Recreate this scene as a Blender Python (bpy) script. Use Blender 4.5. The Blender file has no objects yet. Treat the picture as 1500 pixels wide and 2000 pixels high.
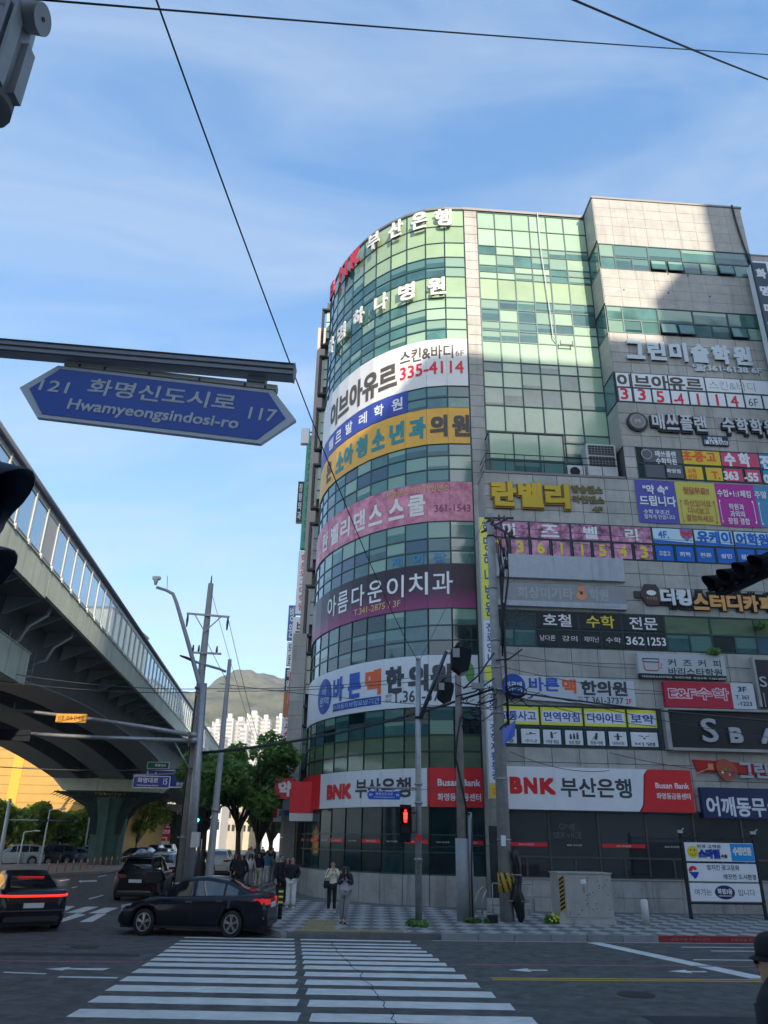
import bpy, bmesh, math, random
from mathutils import Vector, Matrix
R=math.radians
random.seed(7)
S=bpy.context.scene
COL=S.collection
# ---------------------------------------------------------------- camera
PITCH,ROLL,CH,FPX=R(23.6),0.018,2.4,1475.0
fw=Vector((0,math.cos(PITCH),math.sin(PITCH))); r0=Vector((1,0,0)); u0=r0.cross(fw)
rt=math.cos(ROLL)*r0+math.sin(ROLL)*u0; up=-math.sin(ROLL)*r0+math.cos(ROLL)*u0
CAM=Vector((0,0,CH))
cd=bpy.data.cameras.new('camera'); co=bpy.data.objects.new('camera',cd); COL.objects.link(co)
co.matrix_world=Matrix(((rt.x,up.x,-fw.x,0),(rt.y,up.y,-fw.y,0),(rt.z,up.z,-fw.z,CH),(0,0,0,1)))
cd.sensor_fit='HORIZONTAL'; cd.sensor_width=36; cd.lens=36*FPX/1500; cd.clip_start=.05; cd.clip_end=20000
S.camera=co
# ---------------------------------------------------------------- sky, sun, exposure
SUN_EL,SUN_AZ=R(23),R(20)        # sun behind the camera, to its right
sdir=Vector((math.sin(SUN_AZ)*math.cos(SUN_EL),-math.cos(SUN_AZ)*math.cos(SUN_EL),math.sin(SUN_EL)))
w=bpy.data.worlds.new('World'); S.world=w; w.use_nodes=True
nt=w.node_tree; nt.nodes.clear()
def N(nt,t,**k):
    n=nt.nodes.new(t)
    for a,b in k.items(): setattr(n,a,b)
    return n
wo=N(nt,'ShaderNodeOutputWorld'); bg=N(nt,'ShaderNodeBackground'); bg.inputs[1].default_value=.15
sk=N(nt,'ShaderNodeTexSky',sky_type='NISHITA',sun_disc=False,sun_elevation=SUN_EL,sun_rotation=math.atan2(sdir.x,sdir.y),altitude=50,air_density=1.0,dust_density=1.4,ozone_density=1.6)
tc=N(nt,'ShaderNodeTexCoord'); sx=N(nt,'ShaderNodeSeparateXYZ'); nt.links.new(tc.outputs['Generated'],sx.inputs[0])
mx=N(nt,'ShaderNodeMath',operation='MAXIMUM'); nt.links.new(sx.outputs[2],mx.inputs[0]); mx.inputs[1].default_value=.0
ad=N(nt,'ShaderNodeMath',operation='ADD'); nt.links.new(mx.outputs[0],ad.inputs[0]); ad.inputs[1].default_value=.22
dv=N(nt,'ShaderNodeVectorMath',operation='DIVIDE'); cb=N(nt,'ShaderNodeCombineXYZ')
for i in range(3): nt.links.new(ad.outputs[0],cb.inputs[i])
nt.links.new(tc.outputs['Generated'],dv.inputs[0]); nt.links.new(cb.outputs[0],dv.inputs[1])
mp=N(nt,'ShaderNodeMapping'); mp.inputs['Rotation'].default_value=(0,0,R(-62)); mp.inputs['Scale'].default_value=(.8,2.4,0); nt.links.new(dv.outputs[0],mp.inputs[0])
n1=N(nt,'ShaderNodeTexNoise'); n1.inputs['Scale'].default_value=2.1; n1.inputs['Detail'].default_value=9; n1.inputs['Roughness'].default_value=.58; n1.inputs['Distortion'].default_value=.8
nt.links.new(mp.outputs[0],n1.inputs[0])
cr=N(nt,'ShaderNodeValToRGB'); cr.color_ramp.elements[0].position=.37; cr.color_ramp.elements[0].color=(0,0,0,1); cr.color_ramp.elements[1].position=.82; cr.color_ramp.elements[1].color=(.6,.6,.6,1)
nt.links.new(n1.outputs[0],cr.inputs[0])
cg=N(nt,'ShaderNodeValToRGB'); nt.links.new(mx.outputs[0],cg.inputs[0]); E=cg.color_ramp
E.elements[0].position=0; E.elements[0].color=(.80,1.16,1.56,1); E.elements[1].position=.9; E.elements[1].color=(.10,.50,1.20,1); q_=E.elements.new(.35); q_.color=(.30,.80,1.48,1)
m2=N(nt,'ShaderNodeMix',data_type='RGBA'); m2.inputs[0].default_value=.66; nt.links.new(sk.outputs[0],m2.inputs[6]); nt.links.new(cg.outputs[0],m2.inputs[7])
ml=N(nt,'ShaderNodeMix',data_type='RGBA'); nt.links.new(cr.outputs[0],ml.inputs[0]); nt.links.new(m2.outputs[2],ml.inputs[6]); ml.inputs[7].default_value=(1.5,1.7,1.92,1)
nt.links.new(ml.outputs[2],bg.inputs[0]); nt.links.new(bg.outputs[0],wo.inputs[0])
sl=bpy.data.lights.new('sun','SUN'); sl.energy=2.0; sl.angle=R(.6); sl.color=(.84,.73,.60)
so=bpy.data.objects.new('sun',sl); COL.objects.link(so); so.rotation_euler=sdir.to_track_quat('Z','Y').to_euler(); so.location=(0,0,60)
S.view_settings.view_transform='Standard'; S.view_settings.look='None'; S.view_settings.exposure=1.78; S.view_settings.gamma=1
S.cycles.max_bounces=6; S.cycles.diffuse_bounces=3; S.cycles.glossy_bounces=3; S.cycles.transparent_max_bounces=8
# ---------------------------------------------------------------- pixel -> place helpers (each point gets its own real distance)
def ray(x,y):
    d=fw*FPX+rt*(x-750)+up*(1000-y); return d.normalized()
def onz(x,y,z=0.):
    d=ray(x,y); return CAM+d*((z-CH)/d.z)
def onY(x,y,Y):
    d=ray(x,y); return CAM+d*(Y/d.y)
A=R(3.9); DA=Vector((math.cos(A),math.sin(A),0)); NA=Vector((-math.sin(A),math.cos(A),0)); P0=Vector((8.93,31.76,0))
def UZ(x,y,n=0.):
    d=ray(x,y); p=P0+NA*n; t=(p-CAM).dot(NA)/d.dot(NA); q=CAM+d*t
    return (q-P0).dot(DA),q.z
def LW(u,n,z): return P0+DA*u+NA*n+Vector((0,0,z))
# ---------------------------------------------------------------- materials
MC={}
def mat(name,col,rough=.6,metal=0.,var=0.,scale=3.,bump=0.,bscale=None,emit=0.,coat=0.,streak=0.,objvar=0.,spec=.5,stretch=(1,1,1),col2=None):
    if name in MC: return MC[name]
    m=bpy.data.materials.new(name); m.use_nodes=True; t=m.node_tree; b=t.nodes['Principled BSDF']
    b.inputs['Base Color'].default_value=(*col,1); b.inputs['Roughness'].default_value=rough; b.inputs['Metallic'].default_value=metal
    b.inputs['Coat Weight'].default_value=coat; b.inputs['Coat Roughness'].default_value=.05; b.inputs['Specular IOR Level'].default_value=spec
    if emit: b.inputs['Emission Color'].default_value=(*col,1); b.inputs['Emission Strength'].default_value=emit
    if var or bump or objvar or streak:
        tcn=N(t,'ShaderNodeTexCoord'); gm=N(t,'ShaderNodeNewGeometry'); mpn=N(t,'ShaderNodeMapping'); mpn.inputs['Scale'].default_value=stretch
        t.links.new(gm.outputs['Position'],mpn.inputs[0])
        cur=None
        def mixc(fac,a,c):
            mm=N(t,'ShaderNodeMix',data_type='RGBA')
            if isinstance(fac,float): mm.inputs[0].default_value=fac
            else: t.links.new(fac,mm.inputs[0])
            for idx,v in ((6,a),(7,c)):
                if isinstance(v,tuple): mm.inputs[idx].default_value=(*v,1)
                else: t.links.new(v,mm.inputs[idx])
            return mm.outputs[2]
        base=tuple(col)
        if var:
            nz=N(t,'ShaderNodeTexNoise'); nz.inputs['Scale'].default_value=scale; nz.inputs['Detail'].default_value=11; nz.inputs['Roughness'].default_value=.7
            t.links.new(mpn.outputs[0],nz.inputs[0])
            rr=N(t,'ShaderNodeValToRGB'); rr.color_ramp.elements[0].position=.32; rr.color_ramp.elements[1].position=.68; t.links.new(nz.outputs[0],rr.inputs[0])
            dark=tuple(c*(1-var) for c in col); lite=tuple(min(1,c*(1+var)) for c in (col2 or col))
            base=mixc(rr.outputs[0],dark,lite)
        if streak:
            ms=N(t,'ShaderNodeMapping'); ms.inputs['Scale'].default_value=(3.2,3.2,.22); t.links.new(gm.outputs['Position'],ms.inputs[0])
            ns=N(t,'ShaderNodeTexNoise'); ns.inputs['Scale'].default_value=1.3; ns.inputs['Detail'].default_value=6; t.links.new(ms.outputs[0],ns.inputs[0])
            rs=N(t,'ShaderNodeValToRGB'); rs.color_ramp.elements[0].position=.52; rs.color_ramp.elements[1].position=.78; rs.color_ramp.elements[1].color=(streak,streak,streak,1); t.links.new(ns.outputs[0],rs.inputs[0])
            base=mixc(rs.outputs[0],base,tuple(c*.35 for c in col))
        if objvar:
            oi=N(t,'ShaderNodeObjectInfo'); mo=N(t,'ShaderNodeMapRange'); mo.inputs[3].default_value=1-objvar; mo.inputs[4].default_value=1+objvar*.6; t.links.new(oi.outputs['Random'],mo.inputs[0])
            vm=N(t,'ShaderNodeVectorMath',operation='SCALE')
            if isinstance(base,tuple): vm.inputs[0].default_value=base
            else: t.links.new(base,vm.inputs[0])
            t.links.new(mo.outputs[0],vm.inputs['Scale']); base=vm.outputs[0]
        if not isinstance(base,tuple): t.links.new(base,b.inputs['Base Color'])
        if bump:
            nb=N(t,'ShaderNodeTexNoise'); nb.inputs['Scale'].default_value=bscale or scale*4; nb.inputs['Detail'].default_value=4; t.links.new(mpn.outputs[0],nb.inputs[0])
            bp=N(t,'ShaderNodeBump'); bp.inputs['Strength'].default_value=bump; bp.inputs['Distance'].default_value=.02; t.links.new(nb.outputs[0],bp.inputs['Height']); t.links.new(bp.outputs[0],b.inputs['Normal'])
    MC[name]=m; return m
GRAN=mat('granite',(.43,.415,.375),.55,var=.16,scale=1.3,bump=.15,bscale=30,streak=.35,objvar=.14)
JOINT=mat('joint_dark',(.10,.10,.095),.9)
PLINTH=mat('plinth_stone',(.40,.385,.355),.6,var=.24,scale=1.1,bump=.2,bscale=25,streak=.7,objvar=.1)
CONC=mat('concrete',(.33,.32,.30),.85,var=.2,scale=2,bump=.3,bscale=40,streak=.4)
POLEC=mat('pole_concrete',(.30,.295,.28),.85,var=.2,scale=3,bump=.25,bscale=50,streak=.3)
MULL=mat('mullion',(.035,.075,.075),.35,metal=.3)
DARK=mat('dark_metal',(.03,.032,.035),.4,metal=.3)
STEEL=mat('galvanised',(.33,.345,.36),.45,metal=.55,var=.15,scale=5)
STEELP=mat('grey_paint',(.30,.31,.32),.5,var=.12,scale=4)
WHITE=mat('white_paint',(.78,.79,.80),.45,var=.05,scale=2)
OFFW=mat('off_white',(.62,.62,.60),.5,var=.12,scale=1.5,streak=.15)
BLACK=mat('black_plastic',(.010,.011,.013),.55)
def flat(name,c,rough=.45): return mat('film_'+name,tuple(min(.86,x*1.22) for x in c),rough,var=.06,scale=1.5)
TXT_DK=flat('charcoal',(.045,.05,.06)); TXT_W=flat('white',(.80,.80,.80)); TXT_R=flat('red',(.62,.015,.03)); TXT_B=flat('blue',(.02,.07,.33))
TXT_G=flat('grey',(.35,.35,.36)); BNKR=flat('bank_red',(.62,.02,.025)); YEL=flat('yellow',(.80,.66,.03)); NAVY=flat('navy',(.012,.022,.08)); BLK=flat('black',(.014,.015,.018))
FWHITE=mat('sign_white',(.83,.84,.86),.4,var=.05,scale=1.2,streak=.10)
# ---------------------------------------------------------------- object helpers
def wm(o):
    m=o.matrix_basis.copy()
    return wm(o.parent)@m if o.parent else m
def props(o,label=None,cat=None,group=None,kind=None):
    if label: o['label']=label
    if cat: o['category']=cat
    if group: o['group']=group
    if kind: o['kind']=kind
    return o
def thing(name,label,cat,loc=(0,0,0),rz=0.,group=None):
    o=bpy.data.objects.new(name,None); COL.objects.link(o); o.empty_display_size=.2
    o.location=loc; o.rotation_euler=(0,0,rz); return props(o,label,cat,group)
def link(name,me,parent=None,loc=None,rot=None):
    o=bpy.data.objects.new(name,me); COL.objects.link(o)
    if parent: o.parent=parent
    if loc is not None: o.location=loc
    if rot is not None: o.rotation_euler=rot
    return o
class MB:
    def __init__(s): s.v=[]; s.f=[]; s.sm=[]
    def add(s,vs,fs,smooth=False):
        b=len(s.v); s.v+=[Vector(v) for v in vs]; s.f+=[tuple(b+i for i in f) for f in fs]; s.sm+=[smooth]*len(fs); return s
    def box(s,x0,x1,y0,y1,z0,z1):
        return s.add([(x0,y0,z0),(x1,y0,z0),(x1,y1,z0),(x0,y1,z0),(x0,y0,z1),(x1,y0,z1),(x1,y1,z1),(x0,y1,z1)],
          [(0,3,2,1),(4,5,6,7),(0,1,5,4),(1,2,6,5),(2,3,7,6),(3,0,4,7)])
    def prism(s,poly,y0,y1):   # poly in x,z ; extruded along y
        n=len(poly); a=[(p[0],y0,p[1]) for p in poly]+[(p[0],y1,p[1]) for p in poly]
        return s.add(a,[tuple(range(n))]+[tuple(range(2*n-1,n-1,-1))]+[(i,i+n,(i+1)%n+n,(i+1)%n) for i in range(n)])
    def slab(s,poly,z0,z1):    # poly in x,y
        n=len(poly); a=[(p[0],p[1],z0) for p in poly]+[(p[0],p[1],z1) for p in poly]
        return s.add(a,[tuple(range(n-1,-1,-1)),tuple(range(n,2*n))]+[(i,(i+1)%n,(i+1)%n+n,i+n) for i in range(n)])
    def tube(s,pts,r,seg=8,caps=True,smooth=True):
        pts=[Vector(p) for p in pts]; n=len(pts); rs=r if isinstance(r,(list,tuple)) else [r]*n
        vs=[];prev=None
        for i,p in enumerate(pts):
            d=(pts[min(i+1,n-1)]-pts[max(i-1,0)]).normalized()
            if prev is None:
                a=Vector((0,0,1)) if abs(d.z)<.9 else Vector((1,0,0)); x=d.cross(a).normalized()
            else: x=(prev-d*prev.dot(d)).normalized()
            prev=x; y=d.cross(x)
            for k in range(seg):
                t=2*math.pi*k/seg; vs.append(p+(x*math.cos(t)+y*math.sin(t))*rs[i])
        fs=[]
        for i in range(n-1):
            for k in range(seg): fs.append((i*seg+k,i*seg+(k+1)%seg,(i+1)*seg+(k+1)%seg,(i+1)*seg+k))
        s.add(vs,fs,smooth)
        if caps:
            b=len(s.v)-len(vs)
            s.f.append(tuple(b+k for k in range(seg-1,-1,-1))); s.f.append(tuple(b+(n-1)*seg+k for k in range(seg))); s.sm+=[False,False]
        return s
    def bar(s,a,b,w,h=None,upv=(0,0,1)):
        a=Vector(a);b=Vector(b);h=h or w;d=(b-a).normalized(); u_=Vector(upv)
        if abs(d.dot(u_))>.95: u_=Vector((1,0,0))
        x=d.cross(u_).normalized()*w/2; y=x.cross(d).normalized()*h/2
        return s.add([a-x-y,a+x-y,a+x+y,a-x+y,b-x-y,b+x-y,b+x+y,b-x+y],[(0,3,2,1),(4,5,6,7),(0,1,5,4),(1,2,6,5),(2,3,7,6),(3,0,4,7)])
    def loft(s,rings,closed=True,caps=True,smooth=True):
        n=len(rings[0]); vs=[p for r_ in rings for p in r_]; fs=[]
        for i in range(len(rings)-1):
            for k in range(n if closed else n-1): fs.append((i*n+k,i*n+(k+1)%n,(i+1)*n+(k+1)%n,(i+1)*n+k))
        b=len(s.v); s.add(vs,fs,smooth)
        if caps: 
            s.f.append(tuple(b+k for k in range(n-1,-1,-1))); s.f.append(tuple(b+(len(rings)-1)*n+k for k in range(n))); s.sm+=[False,False]
        return s
    def disc(s,cx,cz,rx,rz,y0,y1,seg=28): return s.prism([(cx+rx*math.cos(2*math.pi*k/seg),cz+rz*math.sin(2*math.pi*k/seg)) for k in range(seg)],y0,y1)
    def mesh(s,name,m,xf=None):
        me=bpy.data.meshes.new(name)
        me.from_pydata([(xf@v)[:] if xf else v[:] for v in s.v],[],s.f); me.update()
        for m_ in (m if isinstance(m,(list,tuple)) else [m]): me.materials.append(m_)
        if any(s.sm): me.polygons.foreach_set('use_smooth',s.sm)
        return me
    def build(s,name,m,parent=None,label=None,cat=None,group=None,kind=None,world=False):
        xf=wm(parent).inverted() if (parent and world) else None
        return props(link(name,s.mesh(name,m,xf),parent),label,cat,group,kind)
# ---------------------------------------------------------------- lettering
TC={}; TO={}
def tmesh(s,bold=.0,ext=0.):
    key=(s,bold,ext)
    if key in TC: return TC[key]
    if 'o' not in TO:
        cu=bpy.data.curves.new('t','FONT'); cu.resolution_u=3; cu.space_line=1.05; cu.align_x='CENTER'; TO['o']=bpy.data.objects.new('t',cu); cu.size=1
    o=TO['o']; o.data.body=s; me=bpy.data.meshes.new_from_object(o)
    vs=[v.co.copy() for v in me.vertices]; fs=[tuple(p.vertices) for p in me.polygons]
    bpy.data.meshes.remove(me)
    x0=min(v.x for v in vs);x1=max(v.x for v in vs);y0=min(v.y for v in vs);y1=max(v.y for v in vs)
    vs=[((v.x-x0)/(x1-x0),(v.y-y0)/(y1-y0)) for v in vs]
    # make boundary loops for extrusion
    TC[key]=(vs,fs,(x1-x0)/(y1-y0)); return TC[key]
def glyphs(s,x0,x1,z0,z1,y=0.,bold=.03,depth=0.,shear=0.,mb=None):
    """lettering facing -y, fitted to a box; depth>0 gives solid channel letters; bold thickens the strokes (share of the height)"""
    vs,fs,asp=tmesh(s); mb=mb or MB(); h=(z1-z0)/(s.count('\n')+1); b=bold*h/2
    if len(s)==1 and (x1-x0)>1.3*asp*(z1-z0): c=(x0+x1)/2; w_=.65*asp*(z1-z0); x0,x1=c-w_,c+w_
    if bold: x0+=b;x1-=b;z0+=b;z1-=b
    sh=[(0,0)] if not bold else [(-b,-b),(b,-b),(-b,b),(b,b)] if bold<.07 else [(i*b,j*b) for i in (-1,0,1) for j in (-1,0,1)]
    ec=set()
    for f in fs:
        for i in range(len(f)): ec.add((f[i],f[(i+1)%len(f)]))
    n=len(vs)
    for k,(dx,dz) in enumerate(sh):
        e=.0008*k
        P=[(x0+dx+vx*(x1-x0),z0+dz+vz*(z1-z0)+shear*vx) for vx,vz in vs]
        if not depth: mb.add([(p[0],y-e,p[1]) for p in P],fs); continue
        a=[(p[0],y-depth-e,p[1]) for p in P]+[(p[0],y,p[1]) for p in P]
        mb.add(a,list(fs)+[(q[1],q[0],q[0]+n,q[1]+n) for q in ec if (q[1],q[0]) not in ec])
    return mb
# ---------------------------------------------------------------- people: one skinned surface per body, clothes as slightly larger skins
def skin(name,V_,E_,m,root=0,sub=1):
    me=bpy.data.meshes.new(name); me.from_pydata([v[0] for v in V_],E_,[]); o=bpy.data.objects.new(name,me); COL.objects.link(o)
    md=o.modifiers.new('s','SKIN'); sv=me.skin_vertices[0].data
    for i,v in enumerate(V_):
        r_=v[1]; sv[i].radius=(r_,r_) if not isinstance(r_,tuple) else r_
    sv[root].use_root=True; md.use_smooth_shade=True
    if sub: s=o.modifiers.new('u','SUBSURF'); s.levels=sub; s.render_levels=sub
    dg=bpy.context.evaluated_depsgraph_get(); r_=bpy.data.meshes.new_from_object(o.evaluated_get(dg)); r_.name=name
    bpy.data.objects.remove(o); r_.materials.clear(); r_.materials.append(m)
    r_.polygons.foreach_set('use_smooth',[True]*len(r_.polygons)); return r_
SKIN_=mat('skin',(.48,.29,.20),.55); HAIR=mat('hair_black',(.012,.010,.010),.45)
CL={k:mat('cloth_'+k,c,.85,var=.15,scale=14) for k,c in dict(black=(.014,.014,.018),navy=(.02,.025,.06),grey=(.26,.27,.28),pale=(.42,.40,.42),white=(.75,.74,.73),cream=(.72,.66,.50),blue=(.10,.30,.50),lilac=(.52,.47,.56),denim=(.17,.19,.23),brown=(.14,.09,.06)).items()}
def pose(kind):
    """joint positions for a 1.70 m figure facing -y"""
    J=dict(pelv=(0,0,.95),belly=(0,-.01,1.10),chest=(0,0,1.30),neckb=(0,.01,1.45),neck=(0,0,1.50),head=(0,-.015,1.60),crown=(0,0,1.67))
    for s,k in ((-1,'l'),(1,'r')):
        J['hip'+k]=(s*.09,0,.90); J['kn'+k]=(s*.10,-.01,.49); J['an'+k]=(s*.105,.02,.09); J['toe'+k]=(s*.12,-.13,.035); J['heel'+k]=(s*.105,.05,.04)
        J['sh'+k]=(s*.17,0,1.40); J['el'+k]=(s*.235,.03,1.13); J['wr'+k]=(s*.245,-.05,.89); J['ha'+k]=(s*.235,-.08,.80)
    if kind in('phone',):
        for s,k in ((-1,'l'),(1,'r')): J['el'+k]=(s*.225,-.05,1.14); J['wr'+k]=(s*.07,-.24,1.27); J['ha'+k]=(s*.03,-.27,1.33)
        J['head']=(0,-.05,1.585); J['crown']=(0,-.03,1.66); J['knr']=(.06,-.06,.49); J['anr']=(.02,-.04,.09); J['toer']=(.03,-.19,.035); J['heelr']=(.02,-.01,.04)
    if kind=='mouth':
        J['elr']=(.24,-.05,1.17); J['wrr']=(.10,-.20,1.36); J['har']=(.05,-.18,1.45); J['ell']=(-.235,-.04,1.14); J['wrl']=(-.10,-.22,1.22); J['hal']=(-.05,-.25,1.27)
    if kind=='walk':
        J['knr']=(.10,-.16,.52); J['anr']=(.10,-.22,.11); J['toer']=(.11,-.36,.07); J['heelr']=(.10,-.19,.05); J['knl']=(-.10,.07,.49); J['anl']=(-.10,.26,.14); J['toel']=(-.11,.13,.04); J['heell']=(-.10,.30,.10)
        J['elr']=(.23,.12,1.15); J['wrr']=(.24,.14,.92); J['har']=(.24,.13,.84); J['ell']=(-.23,-.04,1.14); J['wrl']=(-.24,-.20,.96); J['hal']=(-.24,-.26,.90)
    if kind=='pocket':
        for s,k in ((-1,'l'),(1,'r')): J['el'+k]=(s*.26,.04,1.14); J['wr'+k]=(s*.19,-.09,.98); J['ha'+k]=(s*.15,-.10,.92)
    if kind=='ride':
        for s,k in ((-1,'l'),(1,'r')): J['kn'+k]=(s*.17,-.38,.80); J['an'+k]=(s*.15,-.36,.42); J['toe'+k]=(s*.16,-.50,.38); J['heel'+k]=(s*.15,-.33,.38); J['el'+k]=(s*.28,-.20,1.12); J['wr'+k]=(s*.25,-.45,1.05); J['ha'+k]=(s*.25,-.52,1.05)
    return J
def chain(J,names,rad): return [(J[n],r_) for n,r_ in zip(names,rad)]
BM={}
def bodymesh(kind):
    if kind in BM: return BM[kind]
    J=pose(kind); n=['pelv','belly','chest','neckb','neck','head','crown']; V_=chain(J,n,[(.15,.11),(.125,.095),(.15,.10),(.09,.07),(.052,.055),(.075,.092),(.06,.07)]); E_=[(i,i+1) for i in range(6)]
    for k in 'lr':
        b=len(V_); V_+=chain(J,['hip'+k,'kn'+k,'an'+k],[.085,.056,.040]); E_+=[(0,b),(b,b+1),(b+1,b+2)]
        b2=len(V_); V_+=chain(J,['toe'+k],[(.04,.03)]); E_+=[(b+2,b2)]
        b=len(V_); V_+=chain(J,['sh'+k,'el'+k,'wr'+k],[.055,.038,.027]); E_+=[(2,b),(b,b+1),(b+1,b+2)]
        w_=Vector(J['wr'+k]); h_=Vector(J['ha'+k]); d=(h_-w_).normalized(); side=d.cross(Vector((0,1,0))); side=side.normalized() if side.length>.1 else Vector((1,0,0))
        p=len(V_); V_.append((tuple(h_),(.030,.020))); E_.append((b+2,p))
        for q,(o_,L_) in enumerate(((-.024,.052),(-.008,.062),(.008,.058),(.024,.045))):
            f=len(V_); V_.append((tuple(h_+side*o_+d*.03),.009)); V_.append((tuple(h_+side*o_*1.2+d*(.03+L_)+Vector((0,-.012,0))),.0075)); E_+=[(p,f),(f,f+1)]
        f=len(V_); V_.append((tuple(w_.lerp(h_,.5)+side*.035+Vector((0,-.015,0))),.010)); E_.append((b+2,f))
    BM[kind]=skin('body',V_,E_,SKIN_); return BM[kind]
def topmesh(kind,m,longc=0.,puff=1.):
    J=pose(kind); n=['pelv','belly','chest','neckb']; z=J['pelv'][2]-longc
    V_=chain(J,n,[(.185*puff,.15*puff),(.165*puff,.135*puff),(.175*puff,.135*puff),(.10,.085)]); V_[0]=((0,0,z),V_[0][1]); E_=[(0,1),(1,2),(2,3)]
    for k in 'lr': b=len(V_); V_+=chain(J,['sh'+k,'el'+k,'wr'+k],[.078*puff,.066*puff,.046*puff]); E_+=[(2,b),(b,b+1),(b+1,b+2)]
    return skin('jacket',V_,E_,m,1)
def legmesh(kind,m,wide=1.,short=0):
    J=pose(kind); V_=[(J['pelv'],(.165,.125))]; E_=[]
    for k in 'lr':
        an=Vector(J['an'+k])+Vector((0,0,.02)); b=len(V_); V_+=[(J['hip'+k],.105*wide),(J['kn'+k],.078*wide),(tuple(an),.062*wide)]; E_+=[(0,b),(b,b+1),(b+1,b+2)]
    return skin('trousers',V_,E_,m)
def shoemesh(kind,k,m):
    J=pose(kind); h=Vector(J['heel'+k]);t=Vector(J['toe'+k]); return skin('shoe',[(tuple(h),(.045,.042)),(tuple(h.lerp(t,.5)+Vector((0,0,.01))),(.048,.045)),(tuple(t),(.045,.032))],[(0,1),(1,2)],m)
def hairmesh(kind,long_=0):
    J=pose(kind); h=Vector(J['head']); c=Vector(J['crown'])
    V_=[(tuple(c+Vector((0,.004,.020))),(.118,.118)),(tuple(h+Vector((0,.055,.005))),(.118,.10))]; E_=[(0,1)]
    if long_:
        V_+=[(tuple(h+Vector((0,.06,-.12))),(.085,.05)),(tuple(h+Vector((0,.07,-.25))),(.09,.04))]; E_+=[(1,2),(2,3)]
        for s in (-1,1): b=len(V_); V_+=[(tuple(h+Vector((s*.085,.0,-.03))),.05),(tuple(h+Vector((s*.09,-.03,-.15))),.05),(tuple(h+Vector((s*.095,-.05,-.27))),.04)]; E_+=[(1,b),(b,b+1),(b+1,b+2)]
    return skin('hair',V_,E_,HAIR)
PEOPLE=[]
def person(label,px,Y,H,face,kind,top,bot,shoe='white',long_=0,longc=0.,puff=1.,wide=1.,extra=None,x=None,z=.145,group=None):
    t=thing('person',label,'person',(x if x is not None else onY(px,1700,Y).x,Y,z),0,group)
    sc=H/1.70; t.scale=(sc,sc,sc); t.rotation_euler.z=R(face)   # face 0 = looking at the camera
    link('body',bodymesh(kind),t); link('jacket',topmesh(kind,CL[top],longc,puff),t); link('trousers',legmesh(kind,CL[bot],wide),t)
    for k in 'lr': link('shoe',shoemesh(kind,k,CL[shoe]),t)
    link('hair',hairmesh(kind,long_),t)
    J=pose(kind); h=Vector(J['head'])
    m=MB(); 
    for s in (-1,1): m.tube([h+Vector((s*.03,-.088,.012)),h+Vector((s*.03,-.095,.012))],.011,6)
    m.build('eyes',BLACK,t); m=MB(); m.tube([h+Vector((0,-.088,.015)),h+Vector((0,-.108,-.018)),h+Vector((0,-.09,-.025))],[.008,.014,.01],6); m.build('nose',SKIN_,t)
    m=MB(); m.tube([h+Vector((-.022,-.088,-.05)),h+Vector((0,-.096,-.05)),h+Vector((.022,-.088,-.05))],.006,5); m.build('mouth',mat('lips',(.35,.12,.10),.5),t)
    m=MB()
    for s in (-1,1): m.tube([h+Vector((s*.076,0,-.02)),h+Vector((s*.088,.005,.02))],[.012,.016],6)
    m.build('ears',SKIN_,t)
    if extra: extra(t,J)
    return t
def handbag(t,J):
    m=MB(); m.box(-.33,-.22,-.07,.12,.80,1.0); m.build('bag_on_shoulder',CL['black'],t)
person('woman in cream top and black trousers, one hand at her mouth',650,29.2,1.60,8,'mouth','cream','black',extra=None)
bg_=thing('shoulder_bag','small black shoulder bag hanging beside the woman in the cream top','bag',(onY(639,1700,29.1).x,29.1,.90)); m=MB(); m.loft([[(-.08,-.05,0),(.08,-.05,0),(.08,.05,0),(-.08,.05,0)],[(-.11,-.06,.08),(.11,-.06,.08),(.11,.06,.08),(-.11,.06,.08)],[(-.09,-.04,.24),(.09,-.04,.24),(.09,.04,.24),(-.09,.04,.24)]],True,True,False); m.build('bag_body',CL['black'],bg_); m=MB(); m.tube([(-.07,0,.23),(.02,0,.5),(.10,0,.62)],.012,5); m.build('strap',CL['black'],bg_)
def coffee(t,J):
    pass
def vest(t,J):
    V_=[((0,-.03,.93),(.19,.15)),((0,-.03,1.10),(.175,.14)),((0,-.02,1.22),(.16,.13))]; link('hoodie_front',skin('hoodie_front',V_,[(0,1),(1,2)],CL['lilac'],1),t)
    m=MB(); m.box(-.035,.035,-.32,-.31,1.30,1.44); m.build('phone_in_hand',BLACK,t)
person('woman with long dark hair in navy and lilac jacket looking down at her phone',676,25.6,1.58,-5,'phone','navy','grey','black',1,0.,1.05,1.15,vest)
person('tall man in black clothes standing left of the young man in white trousers',549,31.6,1.74,40,'stand','black','black','black',0,.08,1.1)
person('young man in black sweater and white wide trousers at the corner pavement',571,30.6,1.70,-10,'pocket','black','white','white',0,0,1.12,1.25)
person('person in black half hidden behind the young man in white trousers',562,31.5,1.66,-20,'stand','black','black','black',1)
person('woman in black coat with long brown hair walking towards the crossing',472,37,1.66,-15,'walk','black','black','black',1,.25,1.05)
person('woman in white blouse and grey skirt walking behind the woman in black coat',488,42,1.62,0,'walk','white','grey','white',1,.05,1,1.3)
person('person in dark patterned top and pale trousers on the street pavement',505,42.5,1.66,190,'walk','navy','cream','white')
person('person in light blue jacket and white trousers on the street pavement',520,45,1.70,180,'walk','blue','white','white',0,.05,1.1)
person('child sized person in grey jacket between the blue jacket and black clothes',531,46,1.45,0,'stand','grey','grey','white')
person('person in black carrying a pink bag left of the woman in black coat',459,40,1.62,20,'stand','black','black','black',1)
G_=['far pedestrian in dark clothes on the side street pavement','far pedestrian in pale clothes on the side street pavement']
rp_=random.Random(4)
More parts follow.
